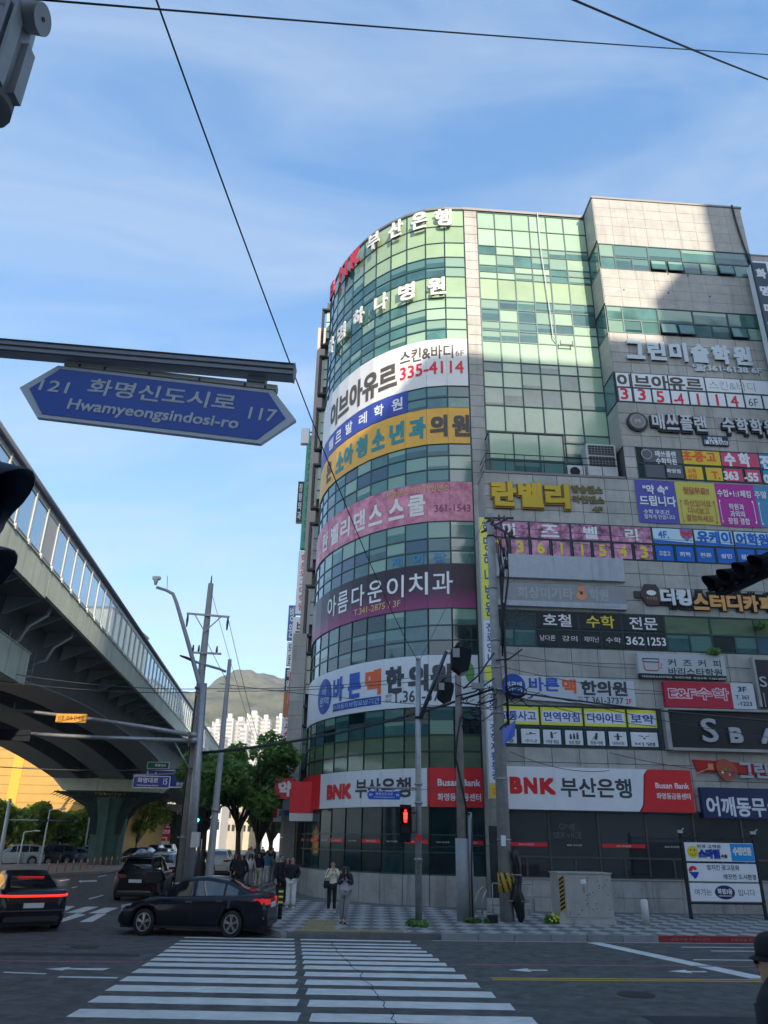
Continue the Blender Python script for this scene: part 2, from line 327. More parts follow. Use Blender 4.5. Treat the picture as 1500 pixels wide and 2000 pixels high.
proto=[person(G_[0],512,58,1.66,10,'walk','black','navy','black',group='far pedestrians under the trees'),person(G_[1],524,62,1.68,170,'walk','pale','denim','white',group='far pedestrians under the trees')]
for i in range(16):
    s=proto[i%2]; Y=rp_.uniform(56,95); px=rp_.uniform(482,552); c=s.copy(); COL.objects.link(c); c.location=(onY(px,1690,Y).x,Y,.145); c.rotation_euler.z=R(rp_.choice([0,180])+rp_.uniform(-20,20))
    for ch in s.children: d=ch.copy(); COL.objects.link(d); d.parent=c
# man with cap at the lower right corner, seen from behind and his left
def capman():
    p=onY(1514,1830,5.0); t=thing('person','man in black cap black top and sunglasses at the lower right corner','person',(p.x,5.0,.15)); t.scale=(1.05,)*3; t.rotation_euler.z=R(-140)
    J=pose('stand'); V_=[]; n=['pelv','belly','chest','neckb','neck']; 
    link('body',bodymesh('stand'),t)
    h=Vector((0,-.012,1.575))
    # head: shaped shell
    rings=[]; prof=[(-.125,.045,.05,-.03),(-.11,.058,.068,-.025),(-.08,.068,.082,-.015),(-.04,.074,.092,-.006),(0,.077,.098,0),(.04,.078,.10,.004),(.08,.072,.092,.006),(.11,.052,.07,.006),(.125,.02,.03,.006)]
    for z,rx,ry,oy in prof: rings.append([h+Vector((rx*math.cos(a),ry*math.sin(a)*(1.0 if math.sin(a)>0 else 1.04)+oy,z)) for a in [k*math.pi/10 for k in range(20)]])
    MB().loft(rings).build('head',SKIN_,t)
    rings=[]; 
    for z,k in ((.028,1.09),(.05,1.10),(.08,1.08),(.11,.98),(.135,.72),(.148,.35),(.15,.05)): rings.append([h+Vector((.083*k*math.cos(a),.104*k*math.sin(a)+.004,z)) for a in [q*math.pi/12 for q in range(24)]])
    c=MB().loft(rings).build('cap',CL['black'],t)
    vs=[];fs=[]; 
    for i in range(9):
        a=math.pi+ (i)*math.pi/8; 
        for r_,z in ((1.0,.03),(1.3,.018),(1.5,.008)): vs.append(h+Vector((.083*min(r_,1.06)*math.cos(a)*1.02,.104*r_*math.sin(a),z)))
    for i in range(8):
        for j in range(2): fs.append((i*3+j,(i+1)*3+j,(i+1)*3+j+1,i*3+j+1))
    n_=len(vs); vs+= [v-Vector((0,0,.006)) for v in vs]; fs+=[tuple(n_+q for q in f[::-1]) for f in fs]; MB().add(vs,fs,True).build('cap_peak',CL['black'],c)
    m=MB(); m.box(-.012,.012,.112,.118,1.66,1.672); m.build('cap_mark',TXT_G,c)
    for s in (-1,1):
        e=h+Vector((s*.079,.008,-.012)); m=MB(); m.loft([[e+Vector((s*.0,.022*math.cos(a),.032*math.sin(a))) for a in [k*math.pi/6 for k in range(12)]],[e+Vector((s*.016,.006+.024*math.cos(a),.035*math.sin(a))) for a in [k*math.pi/6 for k in range(12)]],[e+Vector((s*.012,.006+.012*math.cos(a),.02*math.sin(a))) for a in [k*math.pi/6 for k in range(12)]]]); m.build('ear',mat('ear_skin',(.50,.24,.17),.5),t)
    m=MB()
    for s in (-1,1): m.bar(h+Vector((s*.080,.0,.012)),h+Vector((s*.078,-.085,.012)),.006,.010); m.loft([[h+Vector((s*.037+.034*math.cos(a),-.103+.012*abs(math.cos(a)),.004+.024*math.sin(a))) for a in [k*math.pi/7 for k in range(14)]],[h+Vector((s*.037+.03*math.cos(a),-.111+.012*abs(math.cos(a)),.004+.02*math.sin(a))) for a in [k*math.pi/7 for k in range(14)]]])
    m.bar(h+Vector((-.012,-.108,.012)),h+Vector((.012,-.108,.012)),.006); m.build('sunglasses',BLACK,t)
    m=MB(); m.tube([h+Vector((0,-.098,.0)),h+Vector((0,-.122,-.03)),h+Vector((0,-.10,-.038))],[.008,.016,.012],8); m.build('nose',SKIN_,t); m=MB(); m.tube([h+Vector((-.025,-.098,-.065)),h+Vector((0,-.104,-.065)),h+Vector((.025,-.098,-.065))],.007,6); m.build('mouth',mat('lips',(.3,.1,.1)),t)
    hr=[]
    for z,k in ((-.075,.8),(-.05,1.0),(-.01,1.03),(.03,1.04)): hr.append([h+Vector((.080*k*math.cos(a),.103*k*math.sin(a)+.006,z)) for a in [-.12+q*(math.pi+.24)/12 for q in range(13)]])
    MB().loft(hr,False,False).build('hair',HAIR,t)
    rings=[]
    for z,rx,ry in ((.86,.20,.15),(1.0,.205,.15),(1.2,.23,.155),(1.33,.245,.145),(1.41,.235,.125),(1.455,.17,.11),(1.485,.10,.095),(1.52,.078,.085),(1.525,.06,.065)): rings.append([Vector((rx*math.cos(a),ry*math.sin(a)+.01,z)) for a in [q*math.pi/14 for q in range(28)]])
    jk=MB().loft(rings)
    for k in 'lr': jk.tube([Vector(J['sh'+k])+Vector((0,0,-.01)),Vector(J['sh'+k]).lerp(Vector(J['el'+k]),.5)+Vector((0,0,.0)),J['el'+k],J['wr'+k]],[.085,.082,.066,.048],14)
    jk.build('jacket',CL['black'],t); link('trousers',legmesh('stand',CL['black']),t); link('shoe',shoemesh('stand','l',CL['black']),t); link('shoe',shoemesh('stand','r',CL['black']),t)
capman()
# ---------------------------------------------------------------- office building: shell, granite, windows
BZ=.0
B=thing('office_building','nine-storey corner office building with rounded green glass tower and grey granite panels','building',P0,A)
HT=35.9
wall=MB()
wall.box(2.53,11.1,.03,14,18.4,HT)              # upper block
wall.box(-4.0,2.5,1.46,14,0,HT-.1)             # core behind curtain wall
wall.box(-4.27,2.5,.03,1.40,.1,18.25)          # lower volume
wall.box(2.53,30,.03,14,.1,18.4)
wall.box(11.12,30,1.5,14,18.4,33.9)            # further right, set back at the top
wall.build('wall',JOINT,B)
cop=MB(); cop.box(2.42,11.2,-.08,14.1,HT,HT+.12); cop.box(-4.7,2.42,1.32,14,HT-.12,HT+.05); cop.box(-4.34,2.42,-.06,1.40,18.25,18.36); cop.box(11.2,30,1.42,14,33.9,34.0)
o=cop.build('coping',mat('coping',(.22,.21,.20),.5,metal=.3),B)
FL=[(1.25,3.62),(6.0,7.65),(10.08,11.68),(14.18,15.85),(18.33,20.02),(22.5,24.26),(26.7,28.42),(30.88,32.62)]
panels=[]   # (kind, origin(u,n,z), w,h, axis)   axis 'F' faces -n, 'L' faces -u
def grid(u0,u1,z0,z1,nf,pw=1.15,ph=.62):
    cu=max(1,round((u1-u0)/pw)); cz=max(1,round((z1-z0)/ph)); a=(u1-u0)/cu; b=(z1-z0)/cz
    for i in range(cu):
        for j in range(cz): panels.append((u0+i*a,z0+j*b,a,b,nf))
lo=[(1.25,3.70),(6.0,7.65),(10.08,11.68),(14.18,15.85)]
zs=[3.70,6.0,7.65,10.08,11.68,14.18,15.85,18.25]
for z0,z1 in zip(zs[0::2],zs[1::2]): grid(-4.30,11.6,z0,z1,0. if True else 0,1.14,.6)
zz=[18.25,18.33,20.02,22.5,24.26,26.7,28.42,30.88,32.62,HT]
grid(2.5,11.12,18.25,18.33,0.,1,.08)
for z0,z1 in zip(zz[2::2],zz[3::2]): grid(2.5,11.12,z0,z1,0.,.955,.62)
grid(11.12,16.5,20.2,33.9,1.47,.955,.62); grid(11.6,16.5,3.7,18.25,0.,1.14,.6)
grid(2.5,3.08,18.33,20.02,0.,.6,.56)
panels.sort(key=lambda p:p[1])
JG=.012
pmc={}
def pmesh(w_,h_):
    k=(round(w_,3),round(h_,3))
    if k not in pmc:
        m=MB(); g=JG/2; b=.008
        m.add([(g,0,g),(w_-g,0,g),(w_-g,0,h_-g),(g,0,h_-g),(g+b,-.03,g+b),(w_-g-b,-.03,g+b),(w_-g-b,-.03,h_-g-b),(g+b,-.03,h_-g-b)],[(4,5,6,7),(0,1,5,4),(1,2,6,5),(2,3,7,6),(3,0,4,7)])
        pmc[k]=m.mesh('granite_panel',GRAN)
    return pmc[k]
covered=[(-3.95,3.5,3.75,5.2),(-3.9,1.65,7.75,8.8),(2.6,12,6.1,7.6),(-4.2,1.7,12,14.2)]
extra=MB(); cnt=0
for (u,z,w_,h_,nf) in panels:
    cov=any(a<=u and u+w_<=b and c<=z and z+h_<=d for a,b,c,d in covered)
    if cnt<290 and u<11.2 and not cov and nf==0.:
        link('granite_panel',pmesh(w_,h_),B,(u,nf+random.uniform(-.002,.004),z)); cnt+=1
    else:
        g=.006; extra.box(u+g,u+w_-g,nf-.03+random.uniform(-.003,.003),nf,z+g,z+h_-g)
# returns facing left
for (uu,n0,n1,za,zb) in ((2.5,0,1.42,20.02,HT),(-4.30,0,1.42,.1,18.25)):
    cn=1 if uu>0 else 1; k=round((zb-za)/.6); hh=(zb-za)/k
    for j in range(k):
        za_=za+j*hh
        if uu>0 and any(a-.1<za_+hh/2<b+.1 for a,b in FL): continue
        extra.box(uu-.03,uu+.03 if uu>0 else uu+.03,n0+.002,n1,za_+.006,za_+hh-.006)
extra.build('upper_granite_cladding',GRAN,B,kind='stuff')
# pillar between tower and curtain wall
for j in range(28):
    z0=18.3+j*(HT-18.3)/28; link('pillar_panel',pmesh(.76,(HT-18.3)/28),B,(-4.59,1.42,z0))
pl=MB(); 
pl.box(-4.59,-4.27,1.40,2.2,.1,18.3); pl.box(-4.6,-3.83,1.42,2.2,18.3,HT-.14); pl.build('pillar',GRAN,B)
# plinth stones under the ground floor windows
for i in range(18):
    u=-4.28+i*1.15
    for (z0,z1) in ((.0,.62),(.62,1.22)):
        m=MB(); m.box(u+.006,u+1.144,-.09,0.03,z0+(.006 if z0 else 0),z1-.006); m.build('plinth_stone',PLINTH,B)
sl_=MB(); sl_.box(-4.3,16.4,-.13,.02,1.222,1.262); sl_.build('sill',mat('sill_stone',(.36,.35,.33),.5),B)
# window materials: tinted panes, some with pale blinds drawn behind
def glass(name,col,r=.06,blind=None,**k):
    """tinted pane; with blind=colour the upper part shows a roller blind pulled down to its own height behind the glass"""
    m=mat('glass_'+name,col,r,spec=.8,coat=.35,**k); t=m.node_tree; b_=t.nodes['Principled BSDF']
    g_=N(t,'ShaderNodeNewGeometry'); nz=N(t,'ShaderNodeTexNoise'); nz.inputs['Scale'].default_value=.9; nz.inputs['Detail'].default_value=1; t.links.new(g_.outputs['Position'],nz.inputs[0])
    bp=N(t,'ShaderNodeBump'); bp.inputs['Strength'].default_value=.12; bp.inputs['Distance'].default_value=.05; t.links.new(nz.outputs[0],bp.inputs['Height']); t.links.new(bp.outputs[0],b_.inputs['Coat Normal']); t.links.new(bp.outputs[0],b_.inputs['Normal'])
    if blind:
        tc_=N(t,'ShaderNodeTexCoord'); sp=N(t,'ShaderNodeSeparateXYZ'); t.links.new(tc_.outputs['Generated'],sp.inputs[0]); oi=N(t,'ShaderNodeObjectInfo')
        ad_=N(t,'ShaderNodeMath',operation='GREATER_THAN'); t.links.new(sp.outputs[2],ad_.inputs[0]); mr_=N(t,'ShaderNodeMapRange'); mr_.inputs[3].default_value=-.5; mr_.inputs[4].default_value=1.5; t.links.new(oi.outputs['Random'],mr_.inputs[0]); t.links.new(mr_.outputs[0],ad_.inputs[1])
        wv=N(t,'ShaderNodeTexWave',bands_direction='Z'); wv.inputs['Scale'].default_value=5; wv.inputs['Distortion'].default_value=.2; t.links.new(g_.outputs['Position'],wv.inputs[0])
        m1=N(t,'ShaderNodeMix',data_type='RGBA'); t.links.new(wv.outputs[0],m1.inputs[0]); m1.inputs[6].default_value=(*[c*.78 for c in blind],1); m1.inputs[7].default_value=(*blind,1)
        m2_=N(t,'ShaderNodeMix',data_type='RGBA'); t.links.new(ad_.outputs[0],m2_.inputs[0]); src=b_.inputs['Base Color'].links
        if src: t.links.new(src[0].from_socket,m2_.inputs[6])
        else: m2_.inputs[6].default_value=(*col,1)
        t.links.new(m1.outputs[2],m2_.inputs[7]); t.links.new(m2_.outputs[2],b_.inputs['Base Color'])
    return m
G_DARK=glass('dark',(.012,.032,.034),objvar=.4,var=.6,scale=.7); G_TEAL=glass('teal',(.040,.115,.118),objvar=.45,var=.35,scale=.8,blind=(.11,.24,.22))
G_MID=glass('mid',(.065,.18,.155),objvar=.3,var=.35,scale=.9,blind=(.27,.43,.32)); G_BLIND=glass('blind',(.36,.50,.29),.12,objvar=.12,var=.10,scale=.7)
G_PALE=glass('pale',(.38,.55,.38),.12,objvar=.12,var=.08,scale=.9); G_OLIVE=glass('olive',(.13,.19,.11),.12,objvar=.2,var=.2,scale=.8,stretch=(1,1,3))
G_BLUE=glass('blue',(.04,.10,.16),objvar=.3); G_GF=mat('glass_ground_floor',(.020,.050,.052),.07,objvar=.5,var=.5,scale=.6,spec=.35)
G_SMOKE=glass('smoke',(.028,.032,.035),.08,objvar=.4)
qc={}
def quadmesh(w_,h_,m,name='pane'):
    k=(round(w_,2),round(h_,2),m.name)
    if k not in qc:
        mb=MB(); mb.add([(0,0,0),(w_,0,0),(w_,0,h_),(0,0,h_),(0,.012,0),(w_,.012,0),(w_,.012,h_),(0,.012,h_)],[(0,1,2,3),(0,4,5,1),(1,5,6,2),(2,6,7,3),(3,7,4,0)])
        qc[k]=mb.mesh(name,m)
    return qc[k]
def band(z0,z1,cols,zm,fr,pick,nf=-.0,depth=.02,opens=(),half=True):
    """a strip of windows: frame part with one pane object per light"""
    f=MB(); u0,u1=cols[0],cols[-1]; t=.035
    f.box(u0,u1,nf-.045,nf+.02,z0,z0+.05); f.box(u0,u1,nf-.045,nf+.02,z1-.05,z1); f.box(u0,u1,nf-.040,nf+.02,zm-t,zm+t)
    sub=[]
    for a,b in zip(cols,cols[1:]): sub+= [a,(a+b)/2] if half and b-a>1.3 else [a]
    sub.append(u1)
    for c in cols: f.box(max(u0,c-t),min(u1,c+t),nf-.048,nf+.02,zm+t,z1-.05)
    for c in sub: f.box(max(u0,c-t),min(u1,c+t),nf-.048,nf+.02,z0+.05,zm-t)
    F_=f.build('window_frame',fr,B)
    for i,(a,b) in enumerate(zip(cols,cols[1:])):
        m=pick(i,1); link('pane',quadmesh(b-a-2*t,z1-.05-zm-t,m),F_,(a+t,nf-.012,zm+t))
    for i,(a,b) in enumerate(zip(sub,sub[1:])):
        m=pick(i,0); o=link('pane',quadmesh(b-a-2*t,zm-t-z0-.05,m),F_,(a+t,nf-.012,z0+.05))
        if i in opens:   # top-hung light pushed open
            s=MB(); w_=b-a-2*t; h_=zm-t-z0-.05
            s.box(0,w_,-.02,.02,0,.05);s.box(0,w_,-.02,.02,h_-.05,h_);s.box(0,.05,-.02,.02,.05,h_-.05);s.box(w_-.05,w_,-.02,.02,.05,h_-.05)
            q=s.build('sash',fr,F_); q.location=(a+t,nf-.07,z0+.05); o.location.y=nf-.045
            # hinge at the top
            ang=R(-9); q.rotation_euler.x=-ang*-1; q.location=(a+t,nf-.06-h_*math.sin(R(9)),z0+.05); q.rotation_euler.x=R(-9)
            o.location=(a+t,nf-.06-h_*math.sin(R(9)),z0+.05); o.rotation_euler.x=R(-9)
            gap=MB(); gap.box(a+t,b-t,nf-.01,nf+.02,z0+.05,zm-t); gap.build('window_opening',BLK,F_)
rg=random.Random(3)
cu=[2.52,3.35]+[3.35+1.90*i for i in range(1,5)]; cu=[c for c in cu if c<11.05]+[11.10]
def pk(*ch): return lambda i,r_: rg.choice(ch)
band(30.88,32.62,cu,31.72,MULL,lambda i,r_:([G_MID,G_TEAL,G_TEAL,G_MID,G_TEAL,G_TEAL][i%6] if r_ else rg.choice([G_MID,G_MID,G_TEAL])),opens=(3,4,7))
band(26.70,28.42,cu,27.52,MULL,lambda i,r_:(G_MID if r_ else rg.choice([G_MID,G_TEAL])),opens=(3,4,7))
band(22.50,24.26,cu,23.36,MULL,pk(G_TEAL))
band(18.33,20.02,[3.08,3.43]+[3.43+1.92*i for i in range(1,5)],19.15,MULL,pk(G_SMOKE,G_DARK))
c4=[-4.26,-2.37,-.47,1.39,3.33,5.28,7.18,9.1,11.0]
band(14.18,15.85,c4,15.0,MULL,pk(G_DARK,G_SMOKE))
c3=[-4.26,-2.35,-.45,1.45,3.36,5.4,7.4,9.3,11.2]
band(10.08,11.68,c3,10.86,MULL,lambda i,r_:([G_DARK,G_DARK,G_DARK,G_DARK,G_OLIVE,G_OLIVE,G_OLIVE,G_OLIVE][i%8] if r_ else rg.choice([G_TEAL,G_DARK,G_BLUE,G_TEAL]) if i>7 else rg.choice([G_DARK,G_TEAL])))
c2_=[-4.2,-2.45,-.75,1.0,2.0,2.5]
band(6.0,7.65,[-4.26,-2.43,-.62,1.2,2.5],6.8,MULL,pk(G_DARK))
c1_=[-4.2,-2.36,-.42,1.49,3.42,5.35,7.3,9.2,11.2,13.1]
band(1.26,3.70,c1_,1.98,mat('alu_brown',(.12,.11,.10),.4,metal=.5),lambda i,r_:(G_SMOKE),nf=-.01)
# wrap-round corner lights on the left return of the upper block
for z0,z1 in FL[4:]:
    if z0<20: continue
    f=MB(); f.box(2.455,2.5,.02,1.40,z0,z0+.05); f.box(2.455,2.5,.02,1.40,z1-.05,z1); f.box(2.455,2.5,.02,.07,z0+.05,z1-.05); f.box(2.455,2.5,1.35,1.40,z0+.05,z1-.05)
    q=f.build('corner_window_frame',MULL,B)
    g=MB(); g.box(2.475,2.49,.07,1.35,z0+.05,z1-.05); g.build('pane',G_TEAL,q)
# recessed curtain wall
cz=[20.8,21.3,22.8,23.9,24.85,25.45,26.75,27.45,28.05,28.85,29.5,30.93,31.4,31.85,32.65,33.25,34.5,35.7]
cuw=[-3.82+1.0*i for i in range(0,7)]; cuw[-1]=2.46
f=MB()
for c in cuw: f.box(c-.03,c+.03,1.36,1.46,18.3,35.74)
for z in [18.4,19.2,20.0]+cz: f.box(-3.79,2.43,1.37,1.46,z-.03,z+.03)
CW=f.build('curtain_wall_frame',MULL,B)
rows=[18.4,19.2,20.0]+cz
for j,(z0,z1) in enumerate(zip(rows,rows[1:])):
    tall=z1-z0>1.1
    for i in range(6):
        a,b=cuw[i],cuw[i+1]
        if z0>33: m=G_PALE
        elif tall: m=G_BLIND if z0>26 else G_PALE
        elif 25.4<z0<30.9: m=rg.choice([G_MID,G_MID,G_PALE,G_TEAL])
        elif z0<22: m=rg.choice([G_MID,G_MID,G_TEAL])
        else: m=rg.choice([G_PALE,G_MID,G_MID])
        link('pane',quadmesh(b-a-.06,z1-z0-.06,m),CW,(a+.03,1.40,z0+.03),(rg.uniform(-.004,.004),0,rg.uniform(-.004,.004)))
# ---------------------------------------------------------------- rounded tower
tp=[(-4.60,1.40),(-5.4,1.42),(-7.06,1.83),(-8.75,2.95),(-9.9,4.2),(-10.8,5.6),(-11.5,7.1),(-11.94,8.8),(-12.1,11.0),(-12.1,16)]
def cat(p0,p1,p2,p3,t): return tuple(.5*((2*b)+(c-a)*t+(2*a-5*b+4*c-d)*t*t+(3*b-a-3*c+d)*t**3) for a,b,c,d in zip(p0,p1,p2,p3))
dense=[]
for i in range(len(tp)-1):
    q=[tp[max(0,i-1)],tp[i],tp[i+1],tp[min(len(tp)-1,i+2)]]
    for k in range(40): dense.append(cat(*q,k/40))
dense.append(tp[-1])
FW=1.09; fac=[dense[0]]; acc=0
for a,b in zip(dense,dense[1:]):
    L=math.dist(a,b); acc+=L
    if acc>=FW: fac.append(b); acc-=FW
NF=len(fac)-1
SS=[0]
for a,b in zip(fac,fac[1:]): SS.append(SS[-1]+math.dist(a,b))
def TM(s,off=0.):   # arc length -> (u,n) on the faceted front, off = proud of the glass
    i=0
    while i<NF-1 and s>SS[i+1]: i+=1
    a,b=Vector(fac[i]),Vector(fac[i+1]); d=(b-a).normalized(); nn=Vector((d.y,-d.x))*-1
    if nn.dot(Vector((-8+0,8))-a)>0: nn=-nn
    return a+d*(s-SS[i])+nn*off
def TS(x,y):        # pixel -> (s,z) on the tower
    d=ray(x,y); best=None
    for i in range(NF):
        a=LW(*fac[i],0); b=LW(*fac[i+1],0); e=b-a
        # solve CAM + t d = a + k e (xy)
        det=d.x*(-e.y)+e.x*d.y
        if abs(det)<1e-9: continue
        rx,ry=a.x-CAM.x,a.y-CAM.y
        t=(rx*(-e.y)+e.x*ry)/det; k=(d.x*ry-d.y*rx)/det
        if -0.001<=k<=1.001 and t>0 and (best is None or t<best[0]): best=(t,SS[i]+k*(SS[i+1]-SS[i]),CAM.z+t*d.z)
    return best[1:] if best else (SS[10],LW(*fac[10],0) and CAM.z+(d.z/d.y)*38)
TR=[1.25,2.05,2.70,3.75,4.5,5.24,5.92,6.59,7.23,7.75,8.8,9.97,10.64,11.32,12.1,13.1,14.2,14.85,15.5,16.35,17.3,18.38,19.1,19.85,20.5,21.5,22.55,23.2,23.86,25.2,26.75,27.4,28.05,28.8,29.5,30.93,31.6,32.3,33.33,34.55,35.75]
f=MB()
for i in range(NF+1):
    p=Vector(fac[i]); j=min(i,NF-1)
    o=TM(SS[i],0); f.tube([(p.x,p.y,1.2),(p.x,p.y,35.8)],.04,6)
for z in TR:
    vi=[];
    for i in range(NF+1):
        q=TM(SS[i]-1e-4 if i else 0,.035); q2=TM(SS[i]-1e-4 if i else 0,-.06)
        vi.append((q.x,q.y,q2.x,q2.y))
    for (a,b) in zip(vi,vi[1:]):
        t=.028
        f.add([(a[0],a[1],z-t),(b[0],b[1],z-t),(b[0],b[1],z+t),(a[0],a[1],z+t),(a[2],a[3],z-t),(b[2],b[3],z-t),(b[2],b[3],z+t),(a[2],a[3],z+t)],[(0,1,2,3),(0,4,5,1),(3,2,6,7)])
TF=f.build('tower_frame',MULL,B)
cols_={}
for j,(z0,z1) in enumerate(zip(TR,TR[1:])):
    for i in range(NF):
        L=SS[i+1]-SS[i]-.06; a=Vector(fac[i]); b=Vector(fac[i+1]); d=(b-a).normalized(); p=a+d*.03
        if z0<3.7: m=G_GF if z0>2 else rg.choice([G_GF,G_GF,G_DARK])
        elif z0<5.9: m=G_TEAL
        elif z0<7.7: m=rg.choice([G_TEAL,G_TEAL,G_DARK,G_MID])
        elif z0<14.2: m=rg.choice([G_TEAL,G_MID,G_TEAL,G_DARK])
        elif z0<23: m=rg.choice([G_TEAL,G_BLUE,G_MID,G_TEAL])
        elif z0<26: m=G_TEAL
        elif z0>32.2: m=G_BLIND if i<6 else G_MID
        elif z0>30.9: m=G_TEAL if i else G_MID
        elif z0>29.4: m=G_BLIND if i<5 else G_MID
        else: m=rg.choice([G_MID,G_PALE,G_MID]) if i<4 else rg.choice([G_MID,G_TEAL])
        if 5.2<z0<5.95: m=G_OLIVE
        me=quadmesh(round(L,2),z1-z0-.056,m)
        o=link('pane' if j>24 or z0<5 else 'window_pane',me,TF,(p.x,p.y,z0+.028)); o.rotation_euler=(rg.uniform(-.004,.004),0,math.atan2(d.y,d.x)+math.pi+rg.uniform(-.005,.005)); o.location.x+=d.x*L; o.location.y+=d.y*L
# opaque core behind tower glass
cpoly=[TM(s,-.25) for s in [0.02]+SS[1:]]; cpoly=[(p.x,p.y) for p in cpoly]+[(-4.62,16)]
c=MB(); c.slab(cpoly[::-1],.1,35.72); c.build('tower_core',JOINT,B)
rp=[TM(s,.06) for s in [0.02]+SS[1:]]; c=MB(); c.slab([(p.x,p.y) for p in rp][::-1]+[(-4.62,16)][:0]+[(-4.5,16)],35.80,35.95); c.build('tower_coping',mat('coping',(.2,.2,.2)),B)
# curved stone plinth
for i in range(NF):
    a=TM(SS[i],.10) if i==0 else TM(SS[i]+1e-4,.10); b=TM(SS[i+1]-1e-4,.10); a2=TM(SS[i]+1e-4,-.2); b2=TM(SS[i+1]-1e-4,-.2)
    g=(b-a).normalized()*.006
    m=MB(); m.slab([(a.x+g.x,a.y+g.y),(a2.x+g.x,a2.y+g.y),(b2.x-g.x,b2.y-g.y),(b.x-g.x,b.y-g.y)],0,1.22); m.build('plinth_slab',PLINTH,B)
# balcony on the lower roof: railing, glazed box
rl=MB(); y0=.05
for z in (18.95,19.3): rl.tube([(-4.2,1.3,z),(-4.2,y0,z),(2.3,y0,z)],.022,6)
for u in [-4.2+i*.93 for i in range(8)]: rl.tube([(min(u,2.3),y0,18.36),(min(u,2.3),y0,19.3)],.018,5)
rl.build('balcony_railing',DARK,B)
gb=MB(); x0,x1,ya,yb,za,zb=-3.9,-.25,.5,1.33,18.42,20.7
for x in (x0,-2.7,-1.45,x1): gb.box(x-.03,x+.03,ya-.03,ya+.03,za,zb)
gb.box(x0-.04,x1+.04,ya-.05,yb,zb,zb+.06); gb.box(x0-.03,x1+.03,ya-.03,ya+.02,za,za+.05); gb.box(x0,x1,ya-.03,ya+.02,19.25,19.3)
GB=gb.build('glazed_enclosure',MULL,B)
for a,b in ((x0,-2.7),(-2.7,-1.45),(-1.45,x1)):
    link('pane',quadmesh(b-a-.06,1.38,G_PALE),GB,(a+.03,ya,19.31)); link('pane',quadmesh(b-a-.06,.78,G_TEAL),GB,(a+.03,ya,18.47))
s=MB(); s.box(x0-.01,x0+.01,ya+.03,yb,za,zb-.02); s.build('side_pane',G_TEAL,GB)
# air conditioners standing on the balcony
def ac(name,label,u,w_,h_,fans,n0=.5,cat_='air conditioner'):
    t=thing(name,label,cat_,LW(u,n0,18.37),A)
    m=MB(); m.box(0,w_,0,.5,.06,h_); m.box(0.05,.12,.05,.45,0,.06); m.box(w_-.12,w_-.05,.05,.45,0,.06); m.build('casing',OFFW,t)
    for (fx,fz,r_) in fans:
        q=MB()
        for k in range(5):
            rr=r_*(k+1)/5; q.tube([(fx+rr*math.cos(a_*math.pi/10),-.02,fz+rr*math.sin(a_*math.pi/10)) for a_ in range(21)],.006,4,False)
        q.disc(fx,fz,r_*.25,r_*.25,-.025,-.015); q.build('fan_grille',DARK,t)
        d=MB(); d.disc(fx,fz,r_,r_,-.008,0.0); d.build('fan_recess',BLK,t)
    return t
ac('air_conditioner','small white air conditioner unit beside the glazed balcony box',-.15,.85,.75,[(.36,.42,.24)])
t=thing('air_conditioner','tall white rooftop air conditioner with two black grille panels on the balcony','air conditioner',LW(.85,.45,18.37),A)
m=MB(); m.box(0,1.45,0,.75,.1,1.95); m.build('casing',OFFW,t)
for (z0,z1) in ((.75,1.28),(1.34,1.88)):
    m=MB(); m.box(.08,1.37,-.015,-.003,z0,z1); m.build('grille',BLK,t)
    q=MB()
    for k in range(9): q.box(.08+k*.16,.092+k*.16,-.03,-.016,z0,z1)
    for k in range(5): q.box(.08,1.37,-.032,-.017,z0+k*(z1-z0)/4.2,z0+.012+k*(z1-z0)/4.2)
    q.build('grille_bars',STEEL,t)
m=MB(); 
for x in (.05,1.3): m.box(x,x+.1,.05,.7,0,.1)
m.build('foot',DARK,t)
# downpipe at the right edge of the upper block
m=MB(); u1,z1=UZ(1428,406); pts=[(u1,-.1,z1+.1)]
for p in ((1437,440),(1450,480),(1464,515)): 
    u_,z_=UZ(*p); pts.append((u_,-.1,z_))
pts.append((pts[-1][0]+.1,-.1,24)); m.tube(pts,.05,8); m.build('downpipe',DARK,B)
m=MB(); m.tube([(-.3,1.28,35.9),(-.28,1.28,33),(-.12,1.27,30),(-.02,1.27,27.2),(.15,1.27,26.9)],.03,6); m.build('cable_duct',OFFW,B)
m=MB(); m.box(.3,1.0,1.15,1.2,26.62,26.68); m.box(.3,.34,1.15,1.2,26.6,26.9);m.box(.96,1.0,1.15,1.2,26.6,26.9); m.build('sash',DARK,CW)
